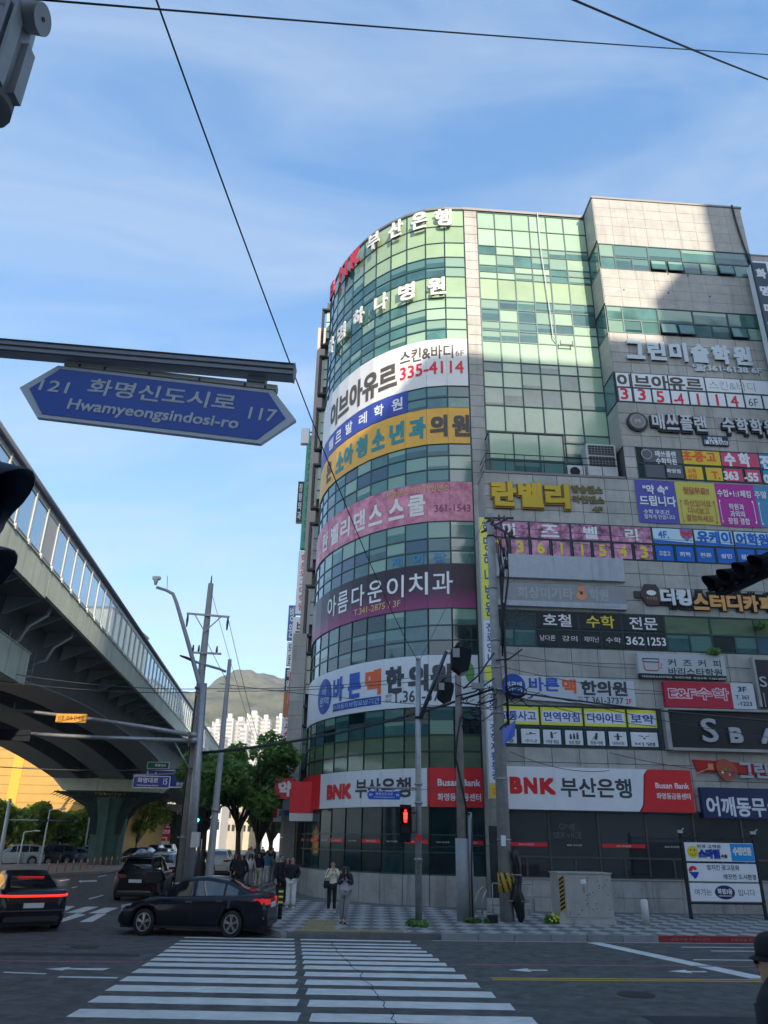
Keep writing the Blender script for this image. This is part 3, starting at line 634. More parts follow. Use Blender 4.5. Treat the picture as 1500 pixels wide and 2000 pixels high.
# ---------------------------------------------------------------- signs on the flat front
def C2(x,y): return 900+x*.4,380+y*.4
def C3(x,y): return 900+x*.4,850+y*.4
def C4(x,y): return 900+x*.4,1350+y*.4
def C1(x,y): return 600+x*.3,380+y*.3
def C5(x,y): return 560+x*440/1500,860+y*440/1500
def C6(x,y): return 540+x*460/1500,1250+y*460/1500
class Sign:
    """a sign on the flat front; local frame x=along the front, z=height above its origin"""
    def __init__(s,name,label,a,b,n=-.0,cat_='sign',group=None):
        (u0,z1),(u1,z0)=UZ(*a,n),UZ(*b,n)
        s.u0,s.u1,s.z0,s.z1,s.n=u0,u1,z0,z1,n
        s.t=thing(name,label,cat_,LW(u0,n,z0),A,group); s.w=u1-u0; s.h=z1-z0
    def xz(s,p):
        u,z=UZ(*p,s.n); return u-s.u0,z-s.z0
    def board(s,m,depth=.12,name='board',x0=0,x1=None,z0=0,z1=None,back=0.,parent=None):
        mb=MB(); mb.box(x0,s.w if x1 is None else x1,-back-depth,-back,z0,s.h if z1 is None else z1); s.d=back+depth
        return mb.build(name,m,parent or s.t)
    def text(s,txt,l,r_,hp,m,bold=.04,depth=0.,y=None,name='lettering',parent=None,shear=True):
        (xl,zl),(xr,zr)=s.xz(l),s.xz(r_); ym=((l[0]+r_[0])/2,(l[1]+r_[1])/2)
        h=s.xz((ym[0],ym[1]-hp/2))[1]-s.xz((ym[0],ym[1]+hp/2))[1]; zc=(zl+zr)/2
        yy=-getattr(s,'d',0.)-.004 if y is None else y
        return glyphs(txt,xl,xr,zc-h/2,zc+h/2,yy,bold,depth).build(name,m,parent or s.t)
    def letters(s,chars,l,r_,hp,m,bold=.05,depth=.1,y=-.03,fill=.84,name='letter'):
        """each solid letter an object of its own"""
        (xl,zl),(xr,zr)=s.xz(l),s.xz(r_); ym=((l[0]+r_[0])/2,(l[1]+r_[1])/2)
        h=s.xz((ym[0],ym[1]-hp/2))[1]-s.xz((ym[0],ym[1]+hp/2))[1]; zc=(zl+zr)/2; p=(xr-xl)/len(chars)
        for i,c in enumerate(chars):
            if c==' ': continue
            k=p*(1-fill)/2
            glyphs(c,xl+i*p+k,xl+(i+1)*p-k,zc-h/2,zc+h/2,y,bold,depth).build(name,m,s.t)
def film(s,a,b,m,name='film_panel',parent=None,y=-.055):
    x0,z1=s.xz(a); x1,z0=s.xz(b); s.d=-y
    mb=MB(); mb.box(x0,x1,y,y+.02,min(z0,z1),max(z0,z1)); return mb.build(name,m,parent or s.t)
def box2(s,x0,x1,zc,h,m,name='film_panel',y=-.055):
    mb=MB(); mb.box(x0,x1,y,y+.02,zc-h/2,zc+h/2); s.d=-y; return mb.build(name,m,s.t)
def shape(s,cx,cz,r_,m,y,name='emblem',rz=None,seg=24,th=.03,parent=None,depth=None):
    mb=MB(); mb.disc(cx,cz,r_,rz or r_,y-th,y,seg); return mb.build(name,m,parent or s.t)
PALEB=mat('letter_pale_blue',(.62,.70,.74),.35); GOLD=mat('letter_gold',(.62,.42,.04),.3,metal=.3)
# 8F-7F : small stains where old signs were fixed
for p in ((1304,536),(1343,539),(1305,573),(1218,567),(1386,580)):
    u,z=UZ(*p); m=MB(); m.disc(u,z,.04,.04,-.06,-.03,8); m.build('fixing',DARK,B)
s=Sign('academy_sign','pale blue white rounded letters of an art academy above the sixth floor windows',(1216,665),(1490,735),-.03,'letter sign')
s.letters('그린미술학원',(1218,686),(1468,697),36,PALEB,.10,.10)
s.text('☎361-6138 6F',(1352,719),(1486,725),15,PALEB,.06,.04,y=-.03)
s=Sign('window_sign','white window film with dark lettering and red telephone number, sixth floor',(1203,729),(1500,800),-.0,'window sign')
rows=[(22.55,23.32),(23.40,24.21)]
for i in range(4):
    a,b=cu[1+i],cu[2+i]; 
    box2(s,a-s.u0+.04,b-s.u0-.04,23.81-s.z0,.80,FWHITE)
box2(s,2.57-s.u0,3.31-s.u0,23.81-s.z0,.80,FWHITE)
for i in range(9):
    a=2.56+.79 if i else 2.56; a=3.35+.95*(i-1) if i else 2.56; b=3.35+.95*i if i else 3.31
    box2(s,a-s.u0+.05,b-s.u0-.05,22.94-s.z0,.74,FWHITE)
s.text('이브아유르',C2(762,912),C2(1175,930),26,mat('ink_brown',(.10,.085,.07)),.07)
s.text('스킨&바디',C2(1210,935),C2(1432,940),17,TXT_G,.0)
for c,p in zip(['3','3','5','-4','1','1','4'],[(795,975),(880,980),(970,990),(1065,1000),(1155,1003),(1248,1006),(1332,1012)]):
    q=C2(*p); s.text(c,(q[0]-(11 if '-' in c else 7),q[1]),(q[0]+8,q[1]),22,TXT_R,.05)
q=C2(1425,1018); s.text('6F',(q[0]-9,q[1]),(q[0]+9,q[1]),15,TXT_DK,.0)
s=Sign('academy_sign','dark rimmed white maths academy letters beside a round metal badge',(1218,800),(1512,858),-.03,'letter sign')
KW=mat('letter_grey_white',(.60,.61,.63),.4)
e=shape(s,*s.xz((1243,826)),.52,DARK,-.02,'badge',th=.12); shape(s,*s.xz((1243,826)),.42,mat('badge_grey',(.22,.22,.22),.4,metal=.5),-.145,'badge_face',parent=e); 
m=MB(); cx,cz_=s.xz((1243,826)); m.tube([(cx+.33*math.cos(a*math.pi/12),-.18,cz_+.33*math.sin(a*math.pi/12)) for a in range(25)],.015,5,False); 
glyphs('M',cx-.15,cx+.15,cz_-.1,cz_+.12,-.178,.1,mb=m); m.build('badge_mark',TXT_G,e)
s.letters('매쓰플랜 수학학원',(1268,826),(1516,842),34,DARK,.16,.10,y=-.02,fill=.98,name='letter_back')
s.letters('매쓰플랜 수학학원',(1269,824),(1515,840),29,KW,.05,.04,y=-.125,fill=.86)
s=Sign('small_sign','small dark and white telephone plate under the maths academy letters',(1370,851),(1423,873),-.03)
s.board(NAVY,.08); s.text('화명점',(1380,858),(1408,859),7,TXT_W,.05); 
m=MB(); m.box(.05,s.w-.05,-.085,-.081,.05,s.h*.5); m.build('plate',FWHITE,s.t); s.text('T.363-5505',(1373,866),(1419,868),8,TXT_DK,.05,y=-.09)
# coloured window films 5F
s=Sign('window_sign','grey yellow pink and blue window films of a maths academy, fifth floor',(1240,871),(1500,947),0,'window sign')
FG=flat('dark_grey',(.09,.095,.11)); FY=flat('amber',(.78,.47,.03)); FP=flat('rose',(.55,.06,.13)); FB=flat('sky_blue',(.01,.25,.50)); FO=flat('orange_red',(.75,.12,.03))
zt=(19.21,19.95); zb=(18.40,19.08)
def fz(s,u0,u1,zz,m,tilt=0):
    mb=MB(); mb.box(u0-s.u0,u1-s.u0,-.055-tilt,-.035,zz[0]-s.z0,zz[1]-s.z0); s.d=.055+tilt; return mb.build('film_panel',m,s.t)
fz(s,3.46,5.31,zt,FG); shape(s,*s.xz((1262,888)),.27,TXT_G,-.056,'badge',th=.006); shape(s,*s.xz((1262,888)),.23,FG,-.063,'badge',th=.004)
s.d=.055; s.text('매쓰플랜\n수학학원',(1279,893),(1320,897),26,TXT_W,.04)
fz(s,5.38,7.23,zt,FY); s.text('초·중·고',(1331,890),(1397,896),21,FO,.09)
fz(s,7.30,9.15,zt,FP); s.text('수 학',(1413,896),(1464,902),27,TXT_W,.09)
fz(s,9.22,11.05,zt,FB); s.text('전문',(1483,903),(1540,906),27,TXT_W,.09)
fz(s,3.46,4.36,zb,FG); fz(s,4.46,5.25,zb,FG,.06); s.text('화명점',(1300,921),(1327,923),8,TXT_W,.05)
s.d=.055
fz(s,5.40,6.24,zb,FY); s.text('교육\n상담',(1341,925),(1360,927),20,FO,.05)
fz(s,6.40,7.2,zb,FY); s.text('T.',(1389,928),(1405,931),15,FO,.08)
fz(s,7.34,8.2,zb,FP); s.text('363',(1412,929),(1441,931),17,TXT_W,.1)
fz(s,8.36,9.1,zb,FP); s.text('-55',(1452,932),(1480,934),17,TXT_W,.1); fz(s,9.25,10.1,zb,FB); s.text('05',(1490,936),(1512,937),17,TXT_W,.1)
# hanging banner
s=Sign('banner','wide cloth banner in purple yellow magenta and blue blocks below the fifth floor windows',(1238,937),(1560,1034),-.04,'banner')
VIO=mat('cloth_violet',(.12,.11,.42),.8,bump=.4,bscale=2); CY=mat('cloth_yellow',(.66,.60,.12),.8,bump=.4,bscale=2); CM=mat('cloth_magenta',(.52,.05,.34),.8,bump=.4,bscale=2); CB=mat('cloth_blue',(.01,.25,.45),.8,bump=.4,bscale=2)
for k,(c) in enumerate((VIO,CY,CM,CB)):
    a=k*1.93; mb=MB(); nn=9; 
    vs=[];
    for i in range(nn):
        x=a+1.928*i/(nn-1)
        for j in range(5):
            z=s.h*j/4; vs.append((x,-.03-.018*math.sin(x*3.1+z*1.7)*math.sin(math.pi*j/4),z-.03*math.sin(x*1.6)*(j==0)))
    fs=[(i*5+j,(i+1)*5+j,(i+1)*5+j+1,i*5+j+1) for i in range(nn-1) for j in range(4)]
    o=MB().add(vs,fs,True).build('cloth_panel',c,s.t)
s.d=.062
s.text('"약 속"',C3(885,265),C3(1010,272),18,TXT_W,.06); s.text('드립니다',C3(870,318),C3(1048,330),20,TXT_W,.06)
s.text('수학 무조건',C3(890,375),C3(1015,380),9,TXT_W,.03); s.text('잘하게 만듭니다',C3(893,398),C3(1043,405),9,TXT_W,.02)
BR_=flat('brick_red',(.45,.10,.06)); s.text('첫달무료!!',C3(1082,270),C3(1208,278),14,BR_,.04)
s.text('자신있어요\n다녀보고\n결정하세요',C3(1092,368),C3(1225,374),42,BR_,.02)
s.text('수업+1:1체킹',C3(1248,283),C3(1412,293),14,TXT_W,.04); s.text('학원과\n과외의\n장점 결합',C3(1296,385),C3(1402,390),40,TXT_W,.03)
s.text('주말 특강',C3(1430,293),C3(1560,298),14,TXT_W,.04); s.text('[',C3(1458,385),C3(1466,388),44,TXT_W,0)
for a,b,mm in ((1082,1240,BR_),(1272,1430,TXT_W)):
    s.text('[',C3(a-6,372),C3(a,374),44,mm,0); s.text(']',C3(b-4,378),C3(b+4,380),44,mm,0)
# 4F films
FLO=mat('floral_pink',(.50,.035,.12),.45,var=.95,scale=2.6,col2=(.60,.22,.34)); 
s=Sign('window_sign','pink floral window films of a belly dance school with white letters and yellow numbers',(950,1012),(1277,1096),0,'window sign')
tz=(15.05,15.80); bz=(14.23,14.94)
for i,(c) in enumerate('미즈벨리'):
    fz(s,c4[i]+.05,c4[i+1]-.05,tz,FLO); x=(c4[i]+c4[i+1])/2-s.u0
    glyphs(c,x-.42,x+.42,15.12-s.z0,15.72-s.z0,-.06,.07).build('lettering',TXT_W,s.t)
sub4=[]; 
for a,b in zip(c4[:4],c4[1:5]): sub4+=[a,(a+b)/2]
sub4.append(c4[4])
for i,c in enumerate('T3611543'):
    fz(s,sub4[i]+.08,sub4[i+1]-.08,bz,FLO,.01); x=(sub4[i]+sub4[i+1])/2-s.u0
    glyphs(c,x-.17,x+.17,14.30-s.z0,14.86-s.z0,-.07,.08).build('lettering',flat('num_yellow',(.82,.55,.05)),s.t)
s=Sign('window_sign','pale blue window films with dark blue letters and a crest, fourth floor',(1273,1034),(1560,1102),0,'window sign')
LB=flat('pale_blue',(.50,.64,.74)); RB=flat('royal_blue',(.005,.12,.48))
for i in range(4,8):
    fz(s,c4[i]+.05,c4[i+1]-.05,tz,LB)
    m=MB(); w_=c4[i+1]-c4[i]-.1; x0=c4[i]+.05-s.u0; m.prism([(x0,15.06-s.z0),(x0+w_,15.06-s.z0),(x0+w_,15.13-s.z0),(x0,15.24-s.z0)],-.062,-.057); m.build('stripe',RB,s.t)
s.d=.06
s.text('4F.',C3(960,485),C3(1012,490),14,RB,.05); s.text('유케이',C3(1150,498),C3(1318,504),24,RB,.08); s.text('어학원',C3(1342,508),C3(1500,514),24,RB,.08)
cx,cz_=s.xz(C3(1098,488)); m=MB(); m.prism([(cx-.28,cz_+.28),(cx-.28,cz_-.05),(cx,cz_-.34),(cx+.28,cz_-.05),(cx+.28,cz_+.28)],-.068,-.062); e=m.build('crest',flat('crest_purple',(.20,.15,.36)),s.t)
m=MB(); m.bar((cx-.25,-.072,cz_+.22),(cx+.22,-.072,cz_-.15),.06,.004,(0,1,0)); m.bar((cx+.25,-.072,cz_+.22),(cx-.22,-.072,cz_-.15),.06,.004,(0,1,0)); m.bar((cx-.27,-.073,cz_+.05),(cx+.27,-.073,cz_+.05),.09,.004,(0,1,0)); m.build('crest_cross',TXT_R,e)
for i in range(8):
    a=c4[4]+.958*i; fz(s,a+.07,a+.89,bz,RB)
    t_=['초중고','회화','전문','성인','문법','토익','토플','영어'][i]; x=a+.48-s.u0; glyphs(t_,x-.26,x+.26,14.45-s.z0,14.68-s.z0,-.06,.05).build('lettering',TXT_W,s.t)
# gold letters
s=Sign('letter_sign','big gold letters of a belly dance school on the granite below the balcony',(950,935),(1185,1005),-.03,'letter sign')
s.letters('란벨리',(956,962),(1114,978),52,mat('letter_gold_side',(.28,.19,.03),.4),.18,.10,y=-.0,fill=.97,name='letter_back')
s.letters('란벨리',(957,961),(1113,977),48,GOLD,.10,.05,y=-.11,fill=.93)
s.text('방송댄스',C3(540,262),C3(692,272),16,mat('letter_bronze',(.19,.14,.05),.4),.09,.04,y=-.0); s.text('라인댄스',C3(545,312),C3(700,320),15,mat('letter_bronze',(.2,.2,.2)),.09,.04,y=-.0); s.text('4F',C3(640,362),C3(692,366),11,mat('letter_bronze',(.2,.2,.2)),.09,.04,y=-.0)
# blank lightbox & guitar sign
s=Sign('blank_signboard','blank pale grey signboard above the faded guitar academy sign',(962,1083),(1219,1138),-.03); s.board(mat('faded_white',(.44,.47,.51),.5,var=.08,streak=.5),.18)
s=Sign('signboard','faded grey signboard of a guitar academy with an orange guitar drawn on it',(962,1138),(1223,1193),-.03)
s.board(mat('faded_grey',(.30,.315,.33),.5,var=.10,streak=.6),.16,z0=.25); m=MB(); m.box(0,s.w,-.19,0,0,.24); m.build('rim',mat('faded_white',(.4,.4,.4)),s.t); s.d=.16
s.text('희상미기타',C3(272,765),C3(545,785),23,TXT_G,.06); s.text('학원',C3(622,782),C3(715,788),24,TXT_G,.06); s.d=.19; s.text('363-0288  4F',C3(585,836),C3(762,843),6,TXT_G,.04); s.d=.16
cx,cz_=s.xz(C3(583,775)); m=MB(); m.disc(cx,cz_-.12,.24,.22,-.175,-.165); m.disc(cx,cz_+.16,.17,.16,-.175,-.1652); m.bar((cx,-.17,cz_+.25),(cx+.03,-.17,cz_+.60),.06,.012); g_=m.build('guitar_drawing',flat('guitar',(.62,.25,.12)),s.t); m=MB(); m.disc(cx,cz_-.02,.07,.07,-.18,-.176); m.build('sound_hole',TXT_DK,g_)
# The king
s=Sign('letter_sign','backlit black edged letters in white and orange of a study cafe beside a hexagon badge',(1244,1145),(1512,1195),-.03,'letter sign')
cx,cz_=s.xz((1270,1163)); m=MB(); m.disc(cx,cz_,.50,.55,-.14,-.0,6); m.box(cx-.75,cx-.4,-.1,0,cz_-.15,cz_+.15); e=m.build('badge',mat('badge_brown',(.07,.05,.045),.4),s.t)
m=MB(); m.disc(cx,cz_+.08,.22,.12,-.15,-.142,14); m.build('crown',TXT_W,e)
glyphs('더킹',cx-.22,cx+.22,cz_-.25,cz_-.1,-.145,.0).build('badge_text',flat('guitar',(.6,.2,.1)),e)
s.letters('더킹스터디카페',(1284,1163),(1512,1186),40,BLACK,.26,.10,y=-.0,fill=1.06,name='letter_back')
s.letters('더킹',(1285,1164),(1349,1172),32,mat('letter_white',(.75,.76,.78),.4),.10,.05,y=-.11,fill=.9)
s.letters('스터디카페',(1349,1173),(1512,1186),32,mat('letter_orange',(.75,.38,.13),.4),.10,.05,y=-.11,fill=.9)
# 3F black film
s=Sign('window_sign','black window films with white and yellow lettering on the third floor',(1044,1190),(1306,1278),0,'window sign')
m3t=(10.93,11.62); m3b=(10.14,10.80)
for i,(t_,mm) in enumerate((('호철',TXT_W),('수학',flat('num_yellow',(.8,.6,.1))),('전문',TXT_W))):
    a,b=c3[1+i],c3[2+i]; fz(s,a+.045,b-.045,m3t,BLK); x=(a+b)/2-s.u0; glyphs(t_,x-.62,x+.62,11.0-s.z0,11.55-s.z0,-.06,.03).build('lettering',mm,s.t)
for i,t_ in enumerate(('남다른','강의','재미난','수학','362','1253')):
    a=c3[1]+.953*i; fz(s,a+.045,a+.90,m3b,BLK,.02 if i in(0,3) else 0); x=a+.475-s.u0; big=i>3
    glyphs(t_,x-(.40 if big else .33),x+(.40 if big else .33),(10.30 if big else 10.36)-s.z0,(10.66 if big else 10.6)-s.z0,-.08,.05 if big else 0).build('lettering',TXT_W,s.t)
# boards between 2F and 3F
s=Sign('signboard','grey white signboard of a coffee academy with a cup drawing and a black bottom strip',(1240,1277),(1416,1330),-.03); s.board(mat('sign_grey',(.50,.53,.55),.5),.22,z0=.17); m=MB(); m.box(.02,s.w-.02,-.20,0,0,.165); m.build('bottom_strip',BLK,s.t)
s.d=.22; s.text('커  즈  커  피',(1300,1294),(1403,1301),14,TXT_DK,.05); s.text('바리스타학원',(1301,1311),(1406,1318),15,TXT_DK,.05)
s.d=.2; s.text('커피바리스타자격증  국제자격증  창업교육  T.362-0909',(1250,1322),(1413,1329),4.5,TXT_W,0); s.d=.22
x,z=s.xz((1251,1288)); x2,z2=s.xz((1282,1292)); m=MB(); m.tube([(x,-.23,z),(x2,-.23,z),(x2,-.23,z-.14),(x,-.23,z-.14),(x,-.23,z)],.018,5); c_=m.build('cup_drawing',TXT_DK,s.t)
m=MB(); m.tube([(x+.02,-.23,z-.2),(x+.03,-.23,z-.42),(x+.1,-.23,z-.5),(x2-.1,-.23,z-.5),(x2-.03,-.23,z-.42),(x2-.02,-.23,z-.2)],.018,5); glyphs('Z',x2+.03,x2+.15,z-.4,z-.2,-.226,0,mb=m); m.build('cup_line',TXT_R,c_)
s=Sign('signboard','white signboard of an oriental clinic with a round blue logo beside the concrete pole',(980,1318),(1240,1382),-.03); 
m=MB(); m.prism([(0,.62),(0,s.h),(s.w,s.h-.12),(s.w,-.02),(.9,.18),(.3,.45)],-.16,0); m.build('board',mat('sign_grey2',(.58,.62,.66),.45),s.t); s.d=.16
cx,cz_=s.xz((1001,1341)); e=shape(s,cx,cz_,.50,TXT_B,-.162,'logo',th=.012); glyphs('바른맥',cx-.33,cx+.35,cz_-.28,cz_+.18,-.178,.03).build('logo_text',LB,e)
s.text('바른',(1031,1336),(1090,1340),27,flat('logo_blue',(.03,.10,.42)),.07); s.text('맥',(1096,1341),(1123,1343),28,FO,.09); s.text('한의원',(1132,1343),(1222,1349),29,TXT_DK,.08)
s.text('T.361-3737',(1139,1367),(1215,1371),12,TXT_DK,.05); s.text('2F',(1219,1371),(1231,1372),11,TXT_R,.04); s.text('예약\n전화',(1127,1366),(1136,1367),10,TXT_DK,.0)
s=Sign('signboard','red signboard of a maths school with pink outlined letters and a white telephone end',(1291,1332),(1474,1387),-.03); m=MB(); m.box(0,s.w*.745,-.2,0,0,s.h); m.build('board',flat('crimson',(.42,.012,.04)),s.t); m=MB(); m.box(s.w*.745+.003,s.w,-.2,0,0,s.h); m.build('end_board',mat('sign_grey2',(.5,.5,.5)),s.t); s.d=.2
s.text('E&F수학',(1300,1351),(1420,1362),25,flat('pale_pink',(.75,.50,.55)),.17); s.text('E&F수학',(1302,1351),(1418,1362),21,flat('crimson',(.42,.01,.04)),.0,y=-.215)
s.text('3F',(1436,1347),(1453,1349),10,NAVY,.08); s.text('T. 363',(1432,1362),(1458,1365),8,NAVY,.05); s.text('-1223',(1436,1375),(1464,1377),8,NAVY,.05)
# black SBA board with pale frame
s=Sign('signboard','long black signboard with large grey roman letters in a pale steel frame',(1291,1386),(1600,1470),-.03); s.board(BLK,.14)
fr=MB(); w_,h_=s.w,s.h; fr.box(-.02,.16,-.30,0,-.06,h_+.04); fr.box(.162,w_,-.30,-.0,h_-.03,h_+.05); fr.box(.162,w_,-.26,0,-.08,.03); fr.build('frame',mat('frame_pale',(.36,.36,.34),.5,var=.2,scale=3),s.t)
SG=mat('letter_grey',(.45,.46,.48),.4); s.letters('S',(1360,1427),(1402,1428),46,SG,.03,.08,y=-.15); s.letters('BA',(1400,1432),(1530,1444),30,SG,.13,.08,y=-.15,fill=.52)
s=Sign('signboard','tall black sign panel with one grey letter above the long black signboard',(1466,1290),(1560,1385),-.03); s.board(BLK,.2); s.letters('S',(1476,1333),(1494,1334),20,SG,.02,.03,y=-.205)
m=MB(); x,z=s.xz((1474,1290)); m.box(x-.02,x+.02,-.22,-.202,0,s.h*.3); m.box(x-.25,x-.15,-.25,0,0,s.h+.1); m.build('frame',mat('frame_pale',(.4,.4,.4)),s.t)
# 2F films
s=Sign('window_sign','yellow edged white window films of a clinic listing treatments on the second floor',(980,1376),(1284,1428),0,'window sign')
YF=flat('lemon',(.72,.66,.06)); cc=[-4.26,-2.43,-.62,1.2,2.5]
for i,t_ in enumerate(('교통사고','면역약침','다이어트','보약')):
    a,b=cc[i],cc[i+1]; fz(s,a+.045,b-.045,(6.87,7.58),YF); x=(a+b)/2-s.u0; w_=(b-a)/2
    m=MB(); m.box(x-w_+.1,x+w_-.1,-.062,-.056,6.98-s.z0,7.44-s.z0); m.build('film_panel',FWHITE,s.t)
    glyphs(t_,x-w_+.16,x+w_-.16,7.02-s.z0,7.40-s.z0,-.064,.05).build('lettering',TXT_B,s.t)
s=Sign('window_sign','row of small white window films with black treatment pictograms on the second floor',(980,1420),(1284,1468),0,'window sign')
ic=[]; 
for a,b in zip(cc,cc[1:]): ic+=[a,(a+b)/2] if b-a>1.3 else [a]
ic.append(cc[-1])
names=['통증','수나','약침','성장','중풍·치매','다이어트','비염']
for i,t_ in enumerate(names):
    a,b=ic[i],ic[i+1]; o=fz(s,a+.09,b-.09,(6.12,6.68),FWHITE,.12 if i==1 else 0); x=(a+b)/2-s.u0; y=-.062-(.12 if i==1 else 0); w_=(b-a)/2-.14
    glyphs(t_,x-w_*.8,x+w_*.8,6.15-s.z0,6.29-s.z0,y,.02).build('lettering',TXT_DK,s.t)
    m=MB(); zc=6.47-s.z0
    if i in(0,2): m.disc(x-.03,zc+.10,.045,.045,y-.003,y,10); m.bar((x,y,zc-.12),(x-.03,y,zc+.06),.1,.004,(0,1,0)); m.bar((x-.04,y,zc+.03),(x+.22,y,zc+.12),.03,.004,(0,1,0))
    elif i==1: m.bar((x-.2,y,zc),(x+.22,y,zc+.03),.03,.004,(0,1,0)); m.disc(x,zc+.06,.05,.03,y-.003,y,10)
    elif i==3:
        for k in(-.14,0,.14): m.disc(x+k,zc+.06+k*.2,.04,.04,y-.003,y,10); m.bar((x+k,y,zc-.13),(x+k,y,zc+.02+k*.2),.09,.004,(0,1,0))
    elif i==4: m.disc(x+.03,zc+.10,.05,.05,y-.003,y,10); m.bar((x-.02,y,zc-.13),(x+.03,y,zc+.06),.11,.004,(0,1,0)); m.bar((x-.03,y,zc+.02),(x-.16,y,zc-.13),.02,.004,(0,1,0))
    elif i==5: m.disc(x,zc+.11,.045,.045,y-.003,y,10); m.bar((x-.17,y,zc+.02),(x+.17,y,zc+.02),.035,.004,(0,1,0)); m.bar((x,y,zc-.13),(x,y,zc+.07),.10,.004,(0,1,0))
    else: m.bar((x-.22,y,zc+.08),(x-.05,y,zc+.04),.025,.004,(0,1,0)); m.bar((x+.05,y,zc+.04),(x+.22,y,zc+.08),.025,.004,(0,1,0)); m.disc(x,zc-.03,.05,.03,y-.003,y,10)
    m.build('pictogram',TXT_DK,s.t)
# bank board
s=Sign('bank_sign','flat white bank signboard with red and black letters and a red right end',(986,1497),(1353,1588),-.03,'sign'); 
W_,H_=s.w,s.h; k=W_*.705
m=MB(); m.prism([(0,0),(k-.05,0),(k+.12,.25),(k+.28,H_-.2),(k+.45,H_),(0,H_)],-.25,0); m.build('board',FWHITE,s.t)
m=MB(); m.prism([(k-.0,0),(W_,0),(W_,H_),(k+.5,H_),(k+.33,H_-.2),(k+.17,.25)],-.25,0); m.build('red_board',BNKR,s.t); m=MB(); m.box(-.02,W_+.02,-.26,0,-.06,-.003); m.build('rim',DARK,s.t); s.d=.25
s.text('B',C4(232,460),C4(292,462),33,BNKR,.16); s.text('N',C4(300,462),C4(365,464),32,BNKR,.14); s.text('K',C4(378,464),C4(455,468),32,BNKR,.14)
s.text('부산은행',C4(478,470),C4(822,478),38,TXT_DK,.05); s.text('Busan Bank',C4(937,462),C4(1100,466),11,TXT_W,.07); s.text('화명동금융센터',C4(944,513),C4(1108,516),12,TXT_W,.04)
# palette sign
s=Sign('letter_sign','red ribbon sign with a painter palette and grey letters above the navy shop sign',(1352,1490),(1530,1526),-.03,'letter sign')
m=MB(); m.prism([(0,.75),(.15,.25),(1.4,.3),(s.w,.05),(s.w,.55),(1.5,.70)],-.08,0); m.build('ribbon',flat('ribbon_red',(.40,.01,.015)),s.t)
cx,cz_=s.xz((1415,1504)); m=MB(); pts=[(cx+.42*math.cos(a)*(1-.12*math.sin(2*a)),cz_+.40*math.sin(a)*(1+.1*math.cos(3*a))) for a in [k*math.pi/12 for k in range(24)]]; m.prism(pts,-.2,-.085); e=m.build('palette',flat('palette_rust',(.33,.07,.03)),s.t)
for k,c in enumerate((TXT_W,flat('p_green',(.08,.25,.05)),TXT_G,flat('p_blue',(.05,.1,.3)))): m=MB(); m.disc(cx-.2+.14*k,cz_-.1+.12*math.sin(k*2),.05,.06,-.215,-.205,10); m.build('paint_dab',c,e)
m=MB(); m.bar((cx-.55,-.1,cz_+.1),(cx-1.25,-.1,cz_-.18),.1,.04); m.box(cx-.72,cx-.5,-.13,-.085,cz_-.02,cz_+.22); m.build('brush',flat('guitar',(.62,.25,.12)),s.t)
s.letters('그린미술',(1438,1500),(1560,1512),30,SG,.08,.05,y=-.08,fill=.9)
s=Sign('shop_sign','navy shop signboard with big white letters at the right edge under the palette sign',(1362,1538),(1580,1602),-.03); s.board(NAVY,.2); s.text('어깨동무',C4(1187,552),C4(1478,578),38,flat('letter_greyw',(.62,.64,.68)),.055); s.text('가',(1494,1583),(1520,1585),32,YF,.13)
# red strips and lettering on the bank's ground floor windows
s=Sign('window_strip','thin red strips with tiny white writing along the bank windows beside the concrete pole',(985,1645),(1300,1665),0,'window sign')
for i,r_ in ((0,1),(1,0),(2,1),(3,0)):
    a,b=c1_[i]+.1,c1_[i+1]-.1; z=2.42
    if r_: fz(s,a,b,(z-.08,z+.06),BNKR); 
    x=(a+b)/2-s.u0; s.d=.056; glyphs('BNK 부산은행',x-.28,x+.28,z-.045-s.z0,z+.02-s.z0,-.06 if r_ else -.03,0).build('lettering',TXT_W,s.t)
s=Sign('window_lettering','faint grey circle of lettering on the dark bank window left of the green reflection',(1075,1600),(1140,1645),0,'window sign'); s.text('ONE\nSERVICE',(1080,1622),(1135,1624),28,mat('etched',(.14,.15,.16),.5),0,y=-.035)
# vertical blade signs
def blade(name,label,pxs,n0,n1,z1,z0,segs,side,cat_='sign'):
    pass
s=Sign('blade_sign','tall yellow and white vertical clinic sign at the corner between tower and flat front',(937,1012),(968,1560),-.55,'vertical sign')
# stands out from the corner, face turned towards the crossing
(uT,zT),(uB,zB)=UZ(946,1012,-.5),UZ(962,1560,-.5)
s.t.location=LW(-4.75,-.55,0); m=MB(); W_=.62
m.box(0,W_,-.06,.20,zB,zT); m.build('box',OFFW,s.t)
def zpx(y,n=-.55): return UZ(950+(y-1012)*.03,y,n)[1]
segsT=[(1014,1210,YF,'화명하나병원',TXT_B),(1212,1300,FWHITE,'진료안내',TXT_B),(1303,1330,YF,'',TXT_B),(1332,1405,FWHITE,'내과외과',TXT_B),(1408,1530,FWHITE,'정형재활통증',TXT_B),(1532,1559,FY,'야간\n진료',FO)]
for a,b,mm,tx,tm_ in segsT:
    za,zb=zpx(a),zpx(b); m=MB(); m.box(.02,W_-.02,-.075,-.062,zb+.01,za-.01); m.build('face_panel',mm,s.t)
    if tx: glyphs('\n'.join(tx) if '\n' not in tx else tx,.12,W_-.12,zb+.12,za-.12,-.079,.03).build('lettering',tm_,s.t)
for z in (zT-.5,(zT+zB)/2,zB+.5):
    m=MB(); m.box(W_*.4,W_*.5,.2,.55,z,z+.06); m.build('bracket',DARK,s.t)
